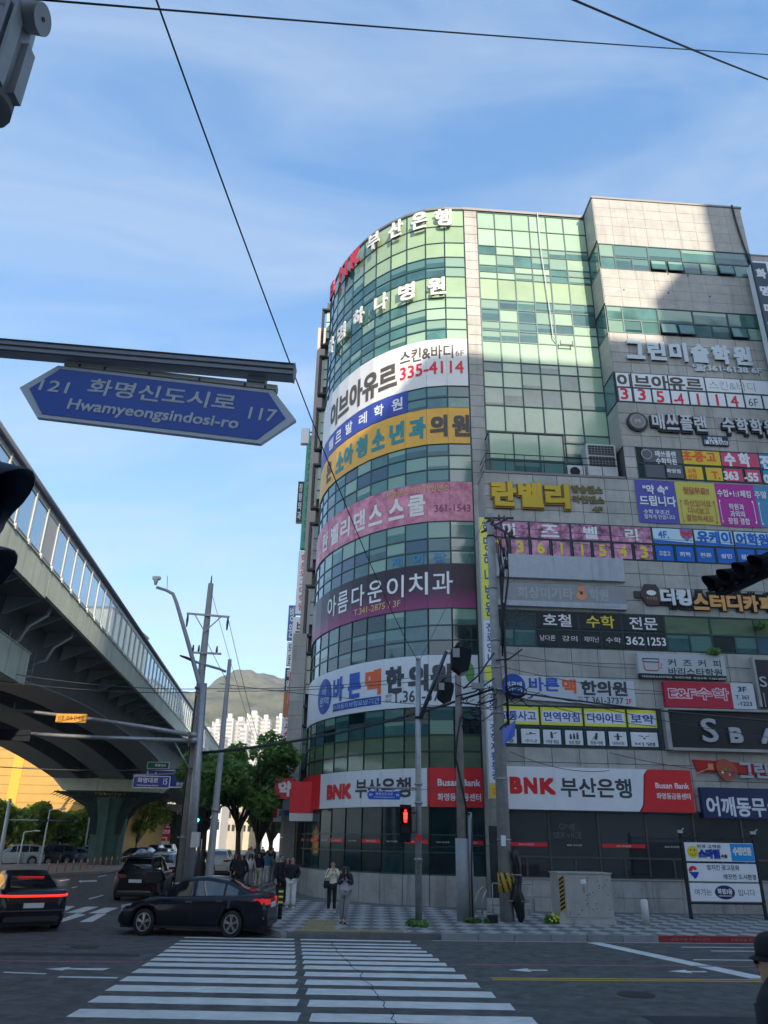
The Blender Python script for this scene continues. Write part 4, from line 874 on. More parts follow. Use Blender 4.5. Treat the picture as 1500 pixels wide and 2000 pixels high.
# right edge media centre sign : navy face, white box
t=thing('blade_sign','tall navy vertical sign with pale letters projecting at the right edge of the photo','vertical sign',LW(0,0,0),A)
(ua,za),(ub,zb)=UZ(1466,515,-.9),UZ(1502,735,-.9)
m=MB(); m.box(ua+.20,ua+1.1,-.86,-.2,zb-3.0,za+.25); m.build('box',FWHITE,t)
m=MB(); m.box(ua,ua+.78,-1.0,-.865,zb-3.0,za); m.build('front_panel',mat('slate_film',(.035,.06,.09),.4),t)
for i,c in enumerate('화명메디컬센터'): glyphs(c,ua+.12,ua+.66,za-1.05-i*1.15,za-.40-i*1.15,-1.005,.10).build('lettering',flat('letter_greyw',(.6,.6,.6)),t)
# ---------------------------------------------------------------- signs on the round tower
def strip(name,label,s0,s1,z0,z1,m,off=.06,cat_='banner',zf=None):
    t=thing(name,label,cat_,LW(0,0,0),A); mb=MB()
    ss=[s0]+[x for x in SS if s0<x<s1]+[s1]
    for i in range(len(ss)-1):
        a,b=TM(ss[i]+1e-4,off),TM(ss[i+1]-1e-4,off); a2,b2=TM(ss[i]+1e-4,.005),TM(ss[i+1]-1e-4,.005)
        m0=MB() if len(ss)>6 and name!='x' else mb
        m0.add([(a.x,a.y,z0),(b.x,b.y,z0),(b.x,b.y,z1),(a.x,a.y,z1),(a2.x,a2.y,z0),(b2.x,b2.y,z0),(b2.x,b2.y,z1),(a2.x,a2.y,z1)],[(1,0,3,2),(0,1,5,4),(2,3,7,6),(0,4,7,3),(1,2,6,5)])
        if m0 is not mb:
            g=.012; 
            m0.v=[Vector((v.x,v.y,v.z)) for v in m0.v]; m0.build('panel',m,t)
    if mb.v: mb.build('panel',m,t)
    return t
def ttext(t,txt,l,r_,hp,m,bold=.04,off=.075,z=None,depth=0.,name='lettering',sz=None):
    if sz: (sl_,sr_),zc,h=sz[0],sz[1],sz[2]
    else:
        (sl_,zl),(sr_,zr)=TS(*l),TS(*r_); zc=(zl+zr)/2 if z is None else z
        ym=((l[0]+r_[0])/2,(l[1]+r_[1])/2); sm=TS(*ym); h=hp
    # flat lettering, cut at the facet edges, then laid on the curve. x runs opposite to s
    mb=glyphs(txt,0,sl_-sr_,zc-h/2,zc+h/2,0,bold,depth)
    bm=bmesh.new(); vs=[bm.verts.new(v) for v in mb.v]
    for f_ in mb.f:
        try: bm.faces.new([vs[i] for i in f_])
        except ValueError: pass
    for x in SS:
        k=sl_-x
        if 0<k<sl_-sr_: bmesh.ops.bisect_plane(bm,geom=bm.verts[:]+bm.edges[:]+bm.faces[:],plane_co=(k,0,0),plane_no=(1,0,0))
    for v in bm.verts:
        q=TM(sl_-v.co.x,off-v.co.y); v.co=Vector((q.x,q.y,v.co.z))
    me=bpy.data.meshes.new(name); bm.to_mesh(me); bm.free(); me.materials.append(m); return link(name,me,t)
SE=SS[min(NF,14)]
t=strip('banner','large white banner with dark brush letters and a red telephone number high on the tower',.05,SE,23.86,26.75,mat('banner_white',(.82,.80,.77),.45,var=.06,scale=1.0))
BI=mat('ink_brown',(.1,.1,.1))
ttext(t,'이브아유르',C1(165,1360),C1(590,1165),1.75,BI,.07,z=25.05)
ttext(t,'스킨&바디',C1(610,1075),C1(950,1050),.85,BI,.03,z=25.95); ttext(t,'6F',C1(965,1052),C1(1020,1050),.36,BI,0,z=25.85)
ttext(t,'335-4114',C1(608,1165),C1(1018,1138),.78,TXT_R,.04,z=24.98)
sb=TS(*C1(655,1340))[0]
t=strip('banner','narrow blue banner strip with white letters of a ballet school on the tower',sb,SE,22.58,23.84,flat('violet_blue',(.035,.06,.32)))
s8=TS(*C1(165,1595))[0]
for c,p in zip('발레학원',((280,1490),(370,1432),(472,1390),(590,1355))):
    sc,zc=TS(*C1(*p)); ttext(t,c,None,None,0,TXT_W,.05,sz=((sc+.33,sc-.33),23.21,.72))
for c,p in (('르',(212,1535)),('벨',(165,1590))):
    sc,zc=TS(*C1(*p)); ttext(t,c,None,None,0,TXT_W,.05,sz=((sc+.35,sc-.35),23.21,.72))
t=strip('banner','orange yellow banner with teal and brown letters of a childrens clinic on the tower',.05,SE,20.5,22.53,flat('mango',(.68,.36,.045)))
TEALT=flat('teal_ink',(.03,.22,.24))
for c,p,mm in zip('소아청소년과의원',((222,1660),(278,1625),(362,1600),(468,1575),(588,1550),(720,1520),(857,1510),(1000,1495)),[TEALT]*6+[mat('ink_brown',(.1,.1,.1))]*2):
    sc,zc=TS(*C1(*p)); ttext(t,c,None,None,0,mm,.09,sz=((sc+.44,sc-.44),21.5,1.25))
sc,zc=TS(645,905); ttext(t,'온',None,None,0,BI,.09,sz=((sc+.44,sc-.44),21.5,1.25))
t=strip('banner','pink floral banner with pale letters of a belly dance school around the tower',.03,SE,16.35,18.38,mat('floral_pink2',(.55,.07,.20),.45,var=.35,scale=1.4,col2=(.70,.30,.36)))
PC=flat('cream_letter',(.75,.66,.62))
for c,p in zip('란벨리댄스스쿨',((265,660),(328,600),(398,540),(492,515),(598,480),(735,455),(868,430))):
    sc,zc=TS(*C5(*p)); ttext(t,c,None,None,0,PC,.07,sz=((sc+.44,sc-.44),17.25,1.1))
ttext(t,'방송댄스·키즈·라인댄스',C5(672,375),C5(1085,318),.36,flat('tan_ink',(.60,.38,.14)),.03,z=18.08)
ttext(t,'361-1543',C5(985,470),C5(1222,450),.38,flat('plum',(.20,.03,.12)),.02,z=17.0)
t=thing('window_lettering','three faint blue letters stuck on the tower windows above the purple banner','window sign',LW(0,0,0),A)
for c,p in zip('제이팝',((735,805),(878,790),(1020,785))):
    sc,zc=TS(*C5(*p)); ttext(t,c,None,None,0,flat('faint_blue',(.03,.22,.42)),.02,off=.03,sz=((sc+.36,sc-.36),14.52,.5))
PUR=mat('purple_fade',(.05,.01,.03),.4)
tt=PUR.node_tree; bsd=tt.nodes['Principled BSDF']; gm_=N(tt,'ShaderNodeNewGeometry'); sp_=N(tt,'ShaderNodeSeparateXYZ'); tt.links.new(gm_.outputs['Position'],sp_.inputs[0]); mrp=N(tt,'ShaderNodeMapRange'); mrp.inputs[1].default_value=14.0; mrp.inputs[2].default_value=12.15; tt.links.new(sp_.outputs[2],mrp.inputs[0]); crp=N(tt,'ShaderNodeValToRGB'); crp.color_ramp.elements[0].color=(.028,.010,.022,1); crp.color_ramp.elements[1].color=(.30,.03,.15,1); crp.color_ramp.elements[1].position=1; e_=crp.color_ramp.elements.new(.5); e_.color=(.045,.012,.035,1); tt.links.new(mrp.outputs[0],crp.inputs[0]); tt.links.new(crp.outputs[0],bsd.inputs['Base Color'])
t=strip('banner','dark purple banner fading to magenta with white letters of a dental clinic on the tower',.03,SE,12.1,14.2,PUR)
for c,p in zip('아름다운이치과',((308,1105),(382,1065),(482,1030),(595,1010),(728,985),(878,965),(1038,955))):
    sc,zc=TS(*C5(*p)); ttext(t,c,None,None,0,TXT_W,.02,sz=((sc+.46,sc-.46),13.28,1.08))
ttext(t,'T.341-2875 / 3F',C5(455,1150),C5(762,1098),.32,flat('tan_ink',(.8,.5,.2)),.02,z=12.48)
t=strip('banner','white clinic banner with blue red and black letters around the tower near the signal pole',.03,SE,7.75,9.97,mat('banner_pale',(.76,.79,.81),.45,var=.04))
LBL=flat('logo_blue',(.03,.1,.42))
for c,p,mm in zip('바른맥한의원',((403,262),(505,238),(622,232),(758,225),(905,220),(1050,215)),(LBL,LBL,FO,TXT_DK,TXT_DK,TXT_DK)):
    sc,zc=TS(*C6(*p)); ttext(t,c,None,None,0,mm,.10,sz=((sc+.47,sc-.47),9.0,1.15))
sc,zc=TS(*C6(312,350)); ring=[]
mb=MB(); mb.disc(0,8.85,.78,.82,-.0,.0,36)
def tdisc(t,sc,zc,rs,rz,m,off,name='logo'):
    bm=bmesh.new(); vs=[bm.verts.new((rs*math.cos(k*math.pi/18),0,zc+rz*math.sin(k*math.pi/18))) for k in range(36)]; bm.faces.new(vs)
    for x in SS:
        k=sc-x
        if -rs<k<rs: bmesh.ops.bisect_plane(bm,geom=bm.verts[:]+bm.edges[:]+bm.faces[:],plane_co=(k,0,0),plane_no=(1,0,0))
    for v in bm.verts:
        q=TM(sc-v.co.x,off); v.co=Vector((q.x,q.y,v.co.z))
    me=bpy.data.meshes.new(name); bm.to_mesh(me); bm.free(); me.materials.append(m); return link(name,me,t)
tdisc(t,sc,8.85,.80,.85,TXT_B,.070); ttext(t,'바\n른맥',None,None,0,LB,.0,off=.078,sz=((sc+.5,sc-.5),8.85,.9))
sl1,_=TS(*C6(368,410)); sr1,_=TS(*C6(672,375))
t2=strip('x','x',sr1,sl1,7.98,8.35,TXT_B,.068); o=t2.children[0]; o.parent=t; bpy.data.objects.remove(t2)
ttext(t,'자동차보험요양기관',None,None,0,LB,0,off=.078,sz=((sl1-.35,sr1+.08),8.16,.24)); ttext(t,'AUTO',None,None,0,YF,0,off=.078,sz=((sl1-.03,sl1-.32),8.16,.15))
ttext(t,'T.361-3737',C6(745,365),C6(1130,350),.50,TXT_DK,.03,z=8.22); ttext(t,'예약\n진료',C6(698,372),C6(738,370),.36,TXT_DK,.0,z=8.2)
tdisc(t,TS(*C6(1230,180))[0],9.2,.20,.42,flat('leaf_green',(.12,.32,.08)),.072,'green_picture')
# bank banner round the tower
t=strip('bank_sign','curved white and red bank signboard wrapped around the tower',.75,SE-2.2,3.75,5.24,mat('banner_pale',(.7,.7,.7)),.10)
sR,_=TS(*C6(965,940)); 
t2=strip('x','x',-.0,sR,3.74,5.25,BNKR,.115); [setattr(o,'parent',t) for o in list(t2.children)]; bpy.data.objects.remove(t2)
sL,_=TS(*C6(290,980)); t2=strip('x','x',sL,SE-2.2,3.74,5.25,BNKR,.115); [setattr(o,'parent',t) for o in list(t2.children)]; bpy.data.objects.remove(t2)
ttext(t,'BNK',C6(335,965),C6(492,945),.64,BNKR,.16,off=.115,z=4.42); ttext(t,'부산은행',C6(515,945),C6(862,935),.78,TXT_DK,.05,off=.115,z=4.5)
ttext(t,'Busan Bank',C6(1028,915),C6(1296,915),.27,TXT_W,.06,off=.13,z=4.68); ttext(t,'화명동금융센터',C6(1028,1003),C6(1300,1005),.29,TXT_W,.04,off=.13,z=4.12)
t=thing('window_strip','thin red and clear strips with tiny white bank names along the tower ground floor glass','window sign',LW(0,0,0),A)
for i in range(0,12):
    t2=strip('x','x',SS[i]+.05,SS[i+1]-.05,2.36,2.50,BNKR if i%2==0 else TXT_G if False else BNKR,.05) if i%2==0 else None
    if t2: [setattr(o,'parent',t) for o in list(t2.children)]; bpy.data.objects.remove(t2)
    sc=(SS[i]+SS[i+1])/2; ttext(t,'BNK 부산은행',None,None,0,TXT_W,0,off=.056,sz=((sc+.25,sc-.25),2.43,.055))
# channel letters at the top of the tower
def chan(t,c,px,z,hw,h,m,bold=.06,back=None):
    sc,_=TS(*px); ttext(t,c,None,None,0,m,bold,off=.22,sz=((sc+hw,sc-hw),z,h),depth=.09,name='letter')
WL=mat('letter_cream',(.80,.78,.74),.4)
t=thing('roof_letters','white and red raised bank letters along the top edge of the tower','letter sign',LW(0,0,0),A)
for c,p in zip('부산은행',((452,252),(592,225),(738,185),(885,158))): chan(t,c,C1(*p),34.95,.46,1.2,WL)
for c,p in zip('BNK',((195,560),(262,430),(340,345))): chan(t,c,C1(*p),34.85,.50,1.2,flat('letter_red',(.55,.03,.05)),.09)
t=thing('clinic_letters','white raised letters of a hospital on the tower below the bank letters','letter sign',LW(0,0,0),A)
for c,p in zip('화명하나병원',((185,925),(250,835),(358,762),(500,690),(660,635),(845,605))): chan(t,c,C1(*p),30.1,.47,1.15,WL)
# ---------------------------------------------------------------- ground, pavement, road markings
ASPH=mat('asphalt',(.100,.098,.094),.85,var=.50,scale=2.6,bump=1.0,bscale=60)
def plane(name,pts,z,m,kind='structure',parent=None,thick=None,label=None):
    mb=MB()
    if thick: mb.slab(pts,z-thick,z)
    else: mb.add([(p[0],p[1],z) for p in pts],[tuple(range(len(pts)))])
    return mb.build(name,m,parent,kind=kind if not parent else None,label=label)
def rectpts(x0,x1,y0,y1): return [(x0,y0),(x1,y0),(x1,y1),(x0,y1)]
plane('ground',rectpts(-3000,3000,-300,5000),-.004,mat('far_ground',(.10,.105,.09),.95,var=.3,scale=.05))
plane('road',rectpts(-60,70,-25,140),0.,ASPH)
KL=lambda x:23.35+(x-1.2)*math.tan(A)   # kerb line of the far pavement
corner=[(-2.4,23.12),(-3.3,24.5),(-4.6,26.2),(-6.0,28.1),(-7.4,30.6),(-8.3,34.5)]
far=[(-8.3-(y-34.5)*.05,y) for y in (60,140)]
pv=[(1.6,KL(1.6)),(40,KL(40)),(40,60),(10,140)]+far[::-1]+corner[::-1]+[(-1.9,23.0),(.9,23.3)]
PAVB=mat('paver_grey',(.15,.15,.15),.85,var=.18,scale=3,bump=.4,bscale=60)
pave=plane('pavement',pv,.14,PAVB,thick=.16)
PAVL=mat('paver_light',(.36,.355,.34),.85,var=.12,scale=3,objvar=.12,bump=.3,bscale=60)
KERB=mat('kerb_granite',(.27,.27,.265),.8,var=.15,scale=4,objvar=.12,bump=.3,bscale=50)
REDK=mat('kerb_red',(.30,.035,.035),.7,var=.2,scale=5,objvar=.1)
def inside(p,poly):
    c=False; j=len(poly)-1
    for i in range(len(poly)):
        a,b=poly[i],poly[j]
        if (a[1]>p[1])!=(b[1]>p[1]) and p[0]<(b[0]-a[0])*(p[1]-a[1])/(b[1]-a[1])+a[0]: c=not c
        j=i
    return c
W_,D_=.62,1.0; td=MB(); td.slab([(-W_/2+.012,0),(0,-D_/2+.02),(W_/2-.012,0),(0,D_/2-.02)],0,.0045); tme=td.mesh('paving_tile',PAVL); rest=MB(); k=0
for j in range(0,40):
    for i in range(-18,34):
        x=i*W_+2; y=24.0+j*D_; c=(x,y+ (x-2)*math.tan(A))
        if not all(inside((c[0]+a,c[1]+b),pv) for a,b in ((-W_/2,0),(W_/2,0),(0,-D_/2),(0,D_/2))): continue
        q=(Vector((c[0],c[1],0))-P0); u_,n_=q.dot(DA),q.dot(NA)
        if u_>-4.4 and n_>-.6: continue
        if u_<=-4.4 and n_>-.6 and math.hypot(u_+5.2,n_-8)<7.4: continue
        if j>11 and c[0]>-3.4: continue
        if k<295 and j<9: link('paving_tile',tme,pave,(c[0],c[1],.1405)); k+=1
        else: rest.slab([(c[0]-W_/2+.012,c[1]),(c[0],c[1]-D_/2+.02),(c[0]+W_/2-.012,c[1]),(c[0],c[1]+D_/2-.02)],.1405,.145)
rest.build('paving_tiles_beyond',PAVL,pave,kind='stuff')
# kerbstones
kb=MB(); kb.box(0,.985,-.16,.0,0,.16); kme=kb.mesh('kerbstone',KERB); rme=kb.mesh('kerbstone',REDK); kr=MB()
for i in range(30):
    x=1.75+i*1.0; 
    o=link('kerbstone',rme if 7.6<x<13 else kme,pave,(x,KL(x)-.01,0),(0,0,A))
for i in range(3):
    t_='소방시설 주정차금지'; o=glyphs(t_,8.1+i*1.7,9.2+i*1.7,.05,.12,0,0).build('kerb_lettering',mat('kerb_text',(.42,.22,.2),.8),pave); o.location=Vector((0,KL(0)-.18,0)); o.rotation_euler.z=A
cp=[(-1.9,23.0)]+corner+[(-8.3-(y-34.5)*.05,y) for y in range(38,100,4)]
for a,b in zip(cp[1:],cp[2:]):
    a=Vector(a);b=Vector(b); n_=max(1,int((b-a).length)); 
    for i in range(n_):
        p=a.lerp(b,i/n_);q=a.lerp(b,(i+1)/n_); d=(q-p); o=MB(); o.box(.006,d.length-.006,-.0,.16,0,.155); o=o.build('kerbstone',KERB,pave); o.location=(p.x,p.y,0); o.rotation_euler.z=math.atan2(d.y,d.x)
TAC=mat('tactile_yellow',(.30,.235,.11),.8,var=.15,scale=4,objvar=.12)
tb=MB(); tb.box(.004,.296,.004,.296,0,.012); tacm=tb.mesh('tactile_tile',TAC)
def tac(x,y): link('tactile_tile',tacm,pave,(x,y,.146),(0,0,A*.5))
for i in range(10):
    for j in range(2): tac(-2.25+i*.3,23.22+i*.012+j*.3)
for i in range(3):
    for j in range(9): tac(-2.1+i*.3,23.85+j*.3)
gut=plane('gutter_line',[(1.5,KL(1.5)-.34),(40,KL(40)-.34),(40,KL(40)-.2),(1.5,KL(1.5)-.2)],.004,mat('gutter_white',(.38,.39,.39),.8,var=.15,scale=3))
PW=mat('road_white',(.66,.66,.63),.75,var=.16,scale=2.5,bump=.3,bscale=60); PR=mat('road_pink',(.33,.13,.15),.85,var=.2,scale=2); PY=mat('road_yellow',(.60,.36,.06),.8,var=.2,scale=3)
# worn paint: noisy holes showing the asphalt
tt=PW.node_tree; bs=tt.nodes['Principled BSDF']; out=tt.nodes['Material Output']; ns=N(tt,'ShaderNodeTexNoise'); ns.inputs['Scale'].default_value=5; ns.inputs['Detail'].default_value=10; ns.inputs['Roughness'].default_value=.75; g_=N(tt,'ShaderNodeNewGeometry'); tt.links.new(g_.outputs['Position'],ns.inputs[0])
rr=N(tt,'ShaderNodeValToRGB'); rr.color_ramp.elements[0].position=.66; rr.color_ramp.elements[1].position=.72; tt.links.new(ns.outputs[0],rr.inputs[0]); tr=N(tt,'ShaderNodeBsdfTransparent'); mxs=N(tt,'ShaderNodeMixShader'); tt.links.new(rr.outputs[0],mxs.inputs[0]); tt.links.new(bs.outputs[0],mxs.inputs[1]); tt.links.new(tr.outputs[0],mxs.inputs[2]); tt.links.new(mxs.outputs[0],out.inputs[0])
CWk=thing('crosswalk',None,None,(0,0,0)); CWk['kind']='structure'; del_=0
YS=[(22.97,22.69),(22.2,21.95),(21.63,21.33),(21.0,20.66),(20.40,20.0),(19.75,19.32),(19.06,18.6),(18.34,17.85),(17.5,16.97),(16.58,16.03),(15.65,15.07),(14.62,14.06),(13.57,12.98),(12.5,11.9),(11.4,10.8)]
def lerp(a,b,t): return a+(b-a)*t
def worn(x0,x1,y0,y1):
    n=int((x1-x0)/.25); t=[(x0+(x1-x0)*i/n,y0+random.uniform(-.014,.014)) for i in range(n+1)]+[(x1-(x1-x0)*i/n,y1+random.uniform(-.014,.014)) for i in range(n+1)]
    return t
for y1,y0 in YS:
    t=(y1-12.8)/(22.5-12.8)
    plane('stripe',worn(lerp(-4.43,-5.04,t),lerp(-1.04,-2.12,t),y0,y1),.004,PW,parent=CWk)
    plane('stripe',worn(lerp(-.87,-1.95,t),lerp(2.5,.98,t),y0-.02,y1-.02),.004,PW,parent=CWk)
mk=lambda name,pts,m,z=.004: plane(name,pts,z,m)
mk('pink_lane_line',[(-40,16.3),(-4.9,18.30),(-4.9,18.42),(-40,16.45)],PR); mk('pink_lane_line',[(1.95,18.8),(40,21.6),(40,21.74),(1.95,18.92)],PR)
mk('yellow_centre_line',[(2.25,16.88),(40,19.4),(40,19.5),(2.25,16.98)],PY); mk('yellow_centre_line',[(2.25,17.08),(40,19.6),(40,19.7),(2.25,17.18)],PY)
mk('stop_line',[(5.65,23.35),(6.0,23.55),(8.0,17.72),(7.55,17.62)],PW)
for a,b in (((8.0,22.6),(14,23.1)),((8.5,21.9),(10.3,22.05)),((9.6,21.2),(15,21.6)),((7.4,20.2),(13,20.6))): mk('lane_line',[a,b,(b[0],b[1]+.12),(a[0],a[1]+.12)],PW)
for x,y in ((3.3,18.2),(6.7,18.4)):
    mk('lane_arrow',[(x-.55,y),(x-.1,y+.25),(x-.1,y+.09),(x+.28,y+.12),(x+.28,y-.04),(x-.1,y-.05),(x-.1,y-.22)],PW)
mk('lane_arrow',[(-6.5,17.25),(-6.1,17.55),(-6.1,17.4),(-5.3,17.5),(-5.35,17.2),(-6.1,17.25),(-6.1,17.1)],PW)
mk('lane_line',[(-7.1,16.72),(-6.25,16.62),(-6.25,16.74),(-7.1,16.84)],PW); mk('lane_line',[(-5.9,16.3),(-4.8,16.3),(-4.8,16.45),(-5.9,16.45)],PW)
C2k=thing('crosswalk',None,None,(0,0,0)); C2k['kind']='structure'
for pts in (((105,1801),(122,1801),(168,1787),(150,1784)),((155,1801),(180,1801),(208,1785),(190,1785)),((108,1779),(128,1779),(147,1770),(130,1770)),((128,1783),(160,1783),(192,1771),(168,1771)),((172,1784),(205,1784),(232,1773),(205,1773))):
    P=[onz(*p,0) for p in pts]; plane('stripe',[(p.x,p.y) for p in P],.004,PW,parent=C2k)
for pts in (((172,1755),(200,1748),(203,1749),(176,1757)),((115,1720),(135,1717),(136,1718.5),(118,1721.5)),((190,1712),(208,1709),(209,1710),(192,1713)),((140,1733),(150,1731.5),(151,1733),(141,1734.5))):
    P=[onz(*p,0) for p in pts]; mk('lane_line',[(p.x,p.y) for p in P],PW)
P=[onz(*p) for p in ((153,1722),(158,1718),(158,1720),(188,1719),(190,1722),(158,1723),(160,1725))]; mk('lane_arrow',[(p.x,p.y) for p in P],PW)
# cracks along the crossing
cr=random.Random(5)
def crack(x,y,dx,dy,n):
    m=MB(); w_=.008; L=[]
    for i in range(n):
        L.append((x,y)); x+=dx+cr.uniform(-.05,.05); y+=dy+cr.uniform(-.03,.03)
    m.add([(p[0]-w_,p[1],.0085) for p in L]+[(p[0]+w_,p[1],.0085) for p in L],[(i,i+1,n+i+1,n+i) for i in range(n-1)]); m.build('road_crack',mat('crack',(.012,.012,.013),.95),kind='structure')
crack(.30,12.5,-.02,.16,62); crack(3.5,16.0,.22,-.02,22)
PATCH=mat('asphalt_patch',(.040,.043,.046),.9,var=.2,scale=2,bump=.8,bscale=80)
mk('asphalt_patch',[(4.2,12.2),(9.0,12.5),(8.9,14.0),(4.1,13.8)],PATCH,.0025); mk('asphalt_patch',[(-9.5,18.9),(-5.2,19.1),(-5.3,19.6),(-9.6,19.5)],PATCH,.0025); mk('asphalt_patch',[(-14,13),(-6.5,13.4),(-6.6,14.6),(-14,14.3)],PATCH,.0025)
for x,y in ((4.6,15.6),(-6.9,20.6),(-8.6,29.5)):
    m=MB(); m.tube([(0,0,0),(0,0,.006)],.33,24); m=m.build('manhole_cover',mat('cast_iron',(.05,.048,.045),.6,metal=.5,bump=.8,bscale=40),kind='structure'); m.location=(x,y,.002)
# side street median with orange delineators
med=[onz(-40,1716),onz(235,1700),onz(300,1694)]; md=MB()
MEDP=[(-30,50),(-20.9,54.2),(-19.6,60),(-21.5,72),(-24.5,84),(-29,120),(-34,120),(-29,84),(-32,60)]
md.slab(MEDP,0,.18); md.build('median',mat('median_concrete',(.30,.22,.17),.9,var=.2,scale=1),kind='structure')
ORG=mat('delineator_orange',(.65,.13,.03),.6)
d0=None
for i in range(13):
    t=i/12; x,y=lerp(-21.4,-22.9,t),lerp(54.4,76,t)
    if d0 is None:
        d0=MB().tube([(0,0,0),(0,0,.75)],.045,8).mesh('delineator',ORG); dm=MB().tube([(0,0,.5),(0,0,.6)],.05,8).mesh('band',mat('reflective_band',(.6,.55,.5),.4))
    o=link('delineator',d0,None,(x,y,.18)); props(o,'orange lane delineator post standing on the median of the side street','bollard','orange delineators along the median'); link('band',dm,o)
# ---------------------------------------------------------------- trees
def leafmesh(name,clumps,n,size,m,seed,flatn=.55):
    r_=random.Random(seed); mb=MB(); vs=[];fs=[]
    tot=sum(c[3]*c[4]*c[5] for c in clumps)
    for (cx,cy,cz_,a,b,c) in clumps:
        for _ in range(int(n*a*b*c/tot)):
            while 1:
                x,y,z=r_.uniform(-1,1),r_.uniform(-1,1),r_.uniform(-1,1); d=x*x+y*y+z*z
                if d<1 and r_.random()<.25+.75*d: break
            p=Vector((cx+x*a,cy+y*b,cz_+z*c)); s=size*r_.uniform(.6,1.3)
            v1=Vector((r_.gauss(0,1),r_.gauss(0,1),r_.gauss(0,flatn))).normalized()*s; v2=v1.cross(Vector((r_.gauss(0,1),r_.gauss(0,1),r_.gauss(0,1)))).normalized()*s*.55
            k=len(vs); vs+=[p-v1,p+v2,p+v1,p-v2]; fs.append((k,k+1,k+2,k+3))
    mb.add(vs,fs); return mb.mesh(name,m)
def leafmat(name,a,b):
    m=bpy.data.materials.new(name); m.use_nodes=True; t=m.node_tree; bs=t.nodes['Principled BSDF']; bs.inputs['Roughness'].default_value=.6
    g_=N(t,'ShaderNodeNewGeometry'); nz=N(t,'ShaderNodeTexNoise'); nz.inputs['Scale'].default_value=1.1; nz.inputs['Detail'].default_value=5; t.links.new(g_.outputs['Position'],nz.inputs[0])
    rr=N(t,'ShaderNodeValToRGB'); rr.color_ramp.elements[0].position=.35; rr.color_ramp.elements[1].position=.65; rr.color_ramp.elements[0].color=(*a,1); rr.color_ramp.elements[1].color=(*b,1)
    t.links.new(nz.outputs[0],rr.inputs[0]); t.links.new(rr.outputs[0],bs.inputs['Base Color'])
    tl=N(t,'ShaderNodeBsdfTranslucent'); t.links.new(rr.outputs[0],tl.inputs[0]); ms=N(t,'ShaderNodeMixShader'); ms.inputs[0].default_value=.35; t.links.new(bs.outputs[0],ms.inputs[1]); t.links.new(tl.outputs[0],ms.inputs[2]); t.links.new(ms.outputs[0],t.nodes['Material Output'].inputs[0]); return m
LF_D=leafmat('leaf_dark',(.09,.20,.06),(.24,.42,.10)); LF_Y=leafmat('leaf_spring',(.13,.21,.03),(.32,.40,.05)); LF_M=leafmat('leaf_mid',(.10,.19,.04),(.22,.34,.06))
BARK=mat('bark',(.07,.055,.045),.9,var=.3,scale=6,bump=.6,bscale=25)
def tree(label,x,y,h,rad,th,n,lm,seed,size=.12,group=None,cat_='tree',z0=.14,spread=1.):
    r_=random.Random(seed); t=thing('street_tree',label,cat_,(x,y,z0),0,group)
    tk=MB(); base=Vector((0,0,-.1)); top=Vector((r_.uniform(-.3,.3),r_.uniform(-.3,.3),th))
    mid=base.lerp(top,.5)+Vector((r_.uniform(-.12,.12),0,0)); R0=.035*h*.7
    tk.tube([base,mid,top],[R0,R0*.8,R0*.62],9); clumps=[]
    for i in range(11):
        a=i*2.4+r_.uniform(-.4,.4); L=rad*r_.uniform(.45,.95); hz=th+(h-th)*r_.uniform(.25,.92)
        e=Vector((math.cos(a)*L*spread,math.sin(a)*L,hz)); m_=top.lerp(e,.5)+Vector((0,0,.12*h*r_.uniform(0,1)))
        st=base.lerp(top,r_.uniform(.75,1)); tk.tube([st,m_.lerp(st,.4),m_,e],[R0*.45,R0*.36,R0*.26,R0*.1],6)
        for k in range(3):
            q=m_.lerp(e,r_.uniform(.2,1))+Vector((r_.uniform(-.5,.5),r_.uniform(-.5,.5),r_.uniform(-.2,.6)))*rad*.35
            tk.tube([m_,q.lerp(m_,.5)+Vector((0,0,.1)),q],[R0*.18,R0*.12,R0*.04],5)
            s=rad*r_.uniform(.14,.34); clumps.append((q.x,q.y,q.z,s,s,s*.75))
    tk.build('trunk',BARK,t); o=link('crown',leafmesh('crown',clumps,n,size,lm,seed),t); o['kind']='stuff'; return t
G1='trees along the side street pavement'
tree('large dark green street tree behind the lamp pole, left of the office tower',-7.0,41,7.1,2.9,3.0,9000,LF_D,11,.15,G1)
tree('dark green street tree standing just behind the two steel poles',-9.3,44,7.0,2.4,3.0,7000,LF_D,12,.15,G1)
tree('multi stemmed street tree second behind the large one by the pavement',-7.6,53,8.2,3.0,2.4,8000,LF_D,13,.18,G1)
tree('slim street tree close to the row of vertical signs',-7.9,62,8.4,2.9,2.4,6000,LF_D,14,.18,G1)
for i,(x,y) in enumerate(((-9.5,72),(-9.0,84),(-10.5,97),(-11.5,110))): tree(['first','second','third','farthest'][i]+' distant street tree down the side street behind the nearer pavement trees',x,y,7+i*.3,2.8,2.6,3000,LF_M,20+i,.26,'distant trees down the side street')
for i,(px,Y,h_,r_) in enumerate(((6,74,5.4,3.6),(48,76,4.9,3.0),(88,80,4.7,3.2),(122,84,4.6,2.9),(150,88,5.0,3.2),(172,94,5.0,3.0),(28,92,5.6,3.4),(106,98,5.6,3.8))):
    p=onY(px,1640,Y); tree(['bright yellow green tree at the left edge beyond the median','yellow green tree second from the left edge behind the cars','yellow green tree third from the left edge, left of the lamp post','spring tree right of the thin pale lamp beyond the median','spring tree in front of the right end of the ochre building','spring tree closest to the left side of the green pier','darker tree in the back row near the left edge','darker tree in the back row behind the dark signals'][i],p.x,Y,h_,r_,1.3,6000,[LF_Y,LF_Y,LF_M][i%3],40+i,.22,None if i==0 else 'spring trees in front of the yellow building',z0=0)
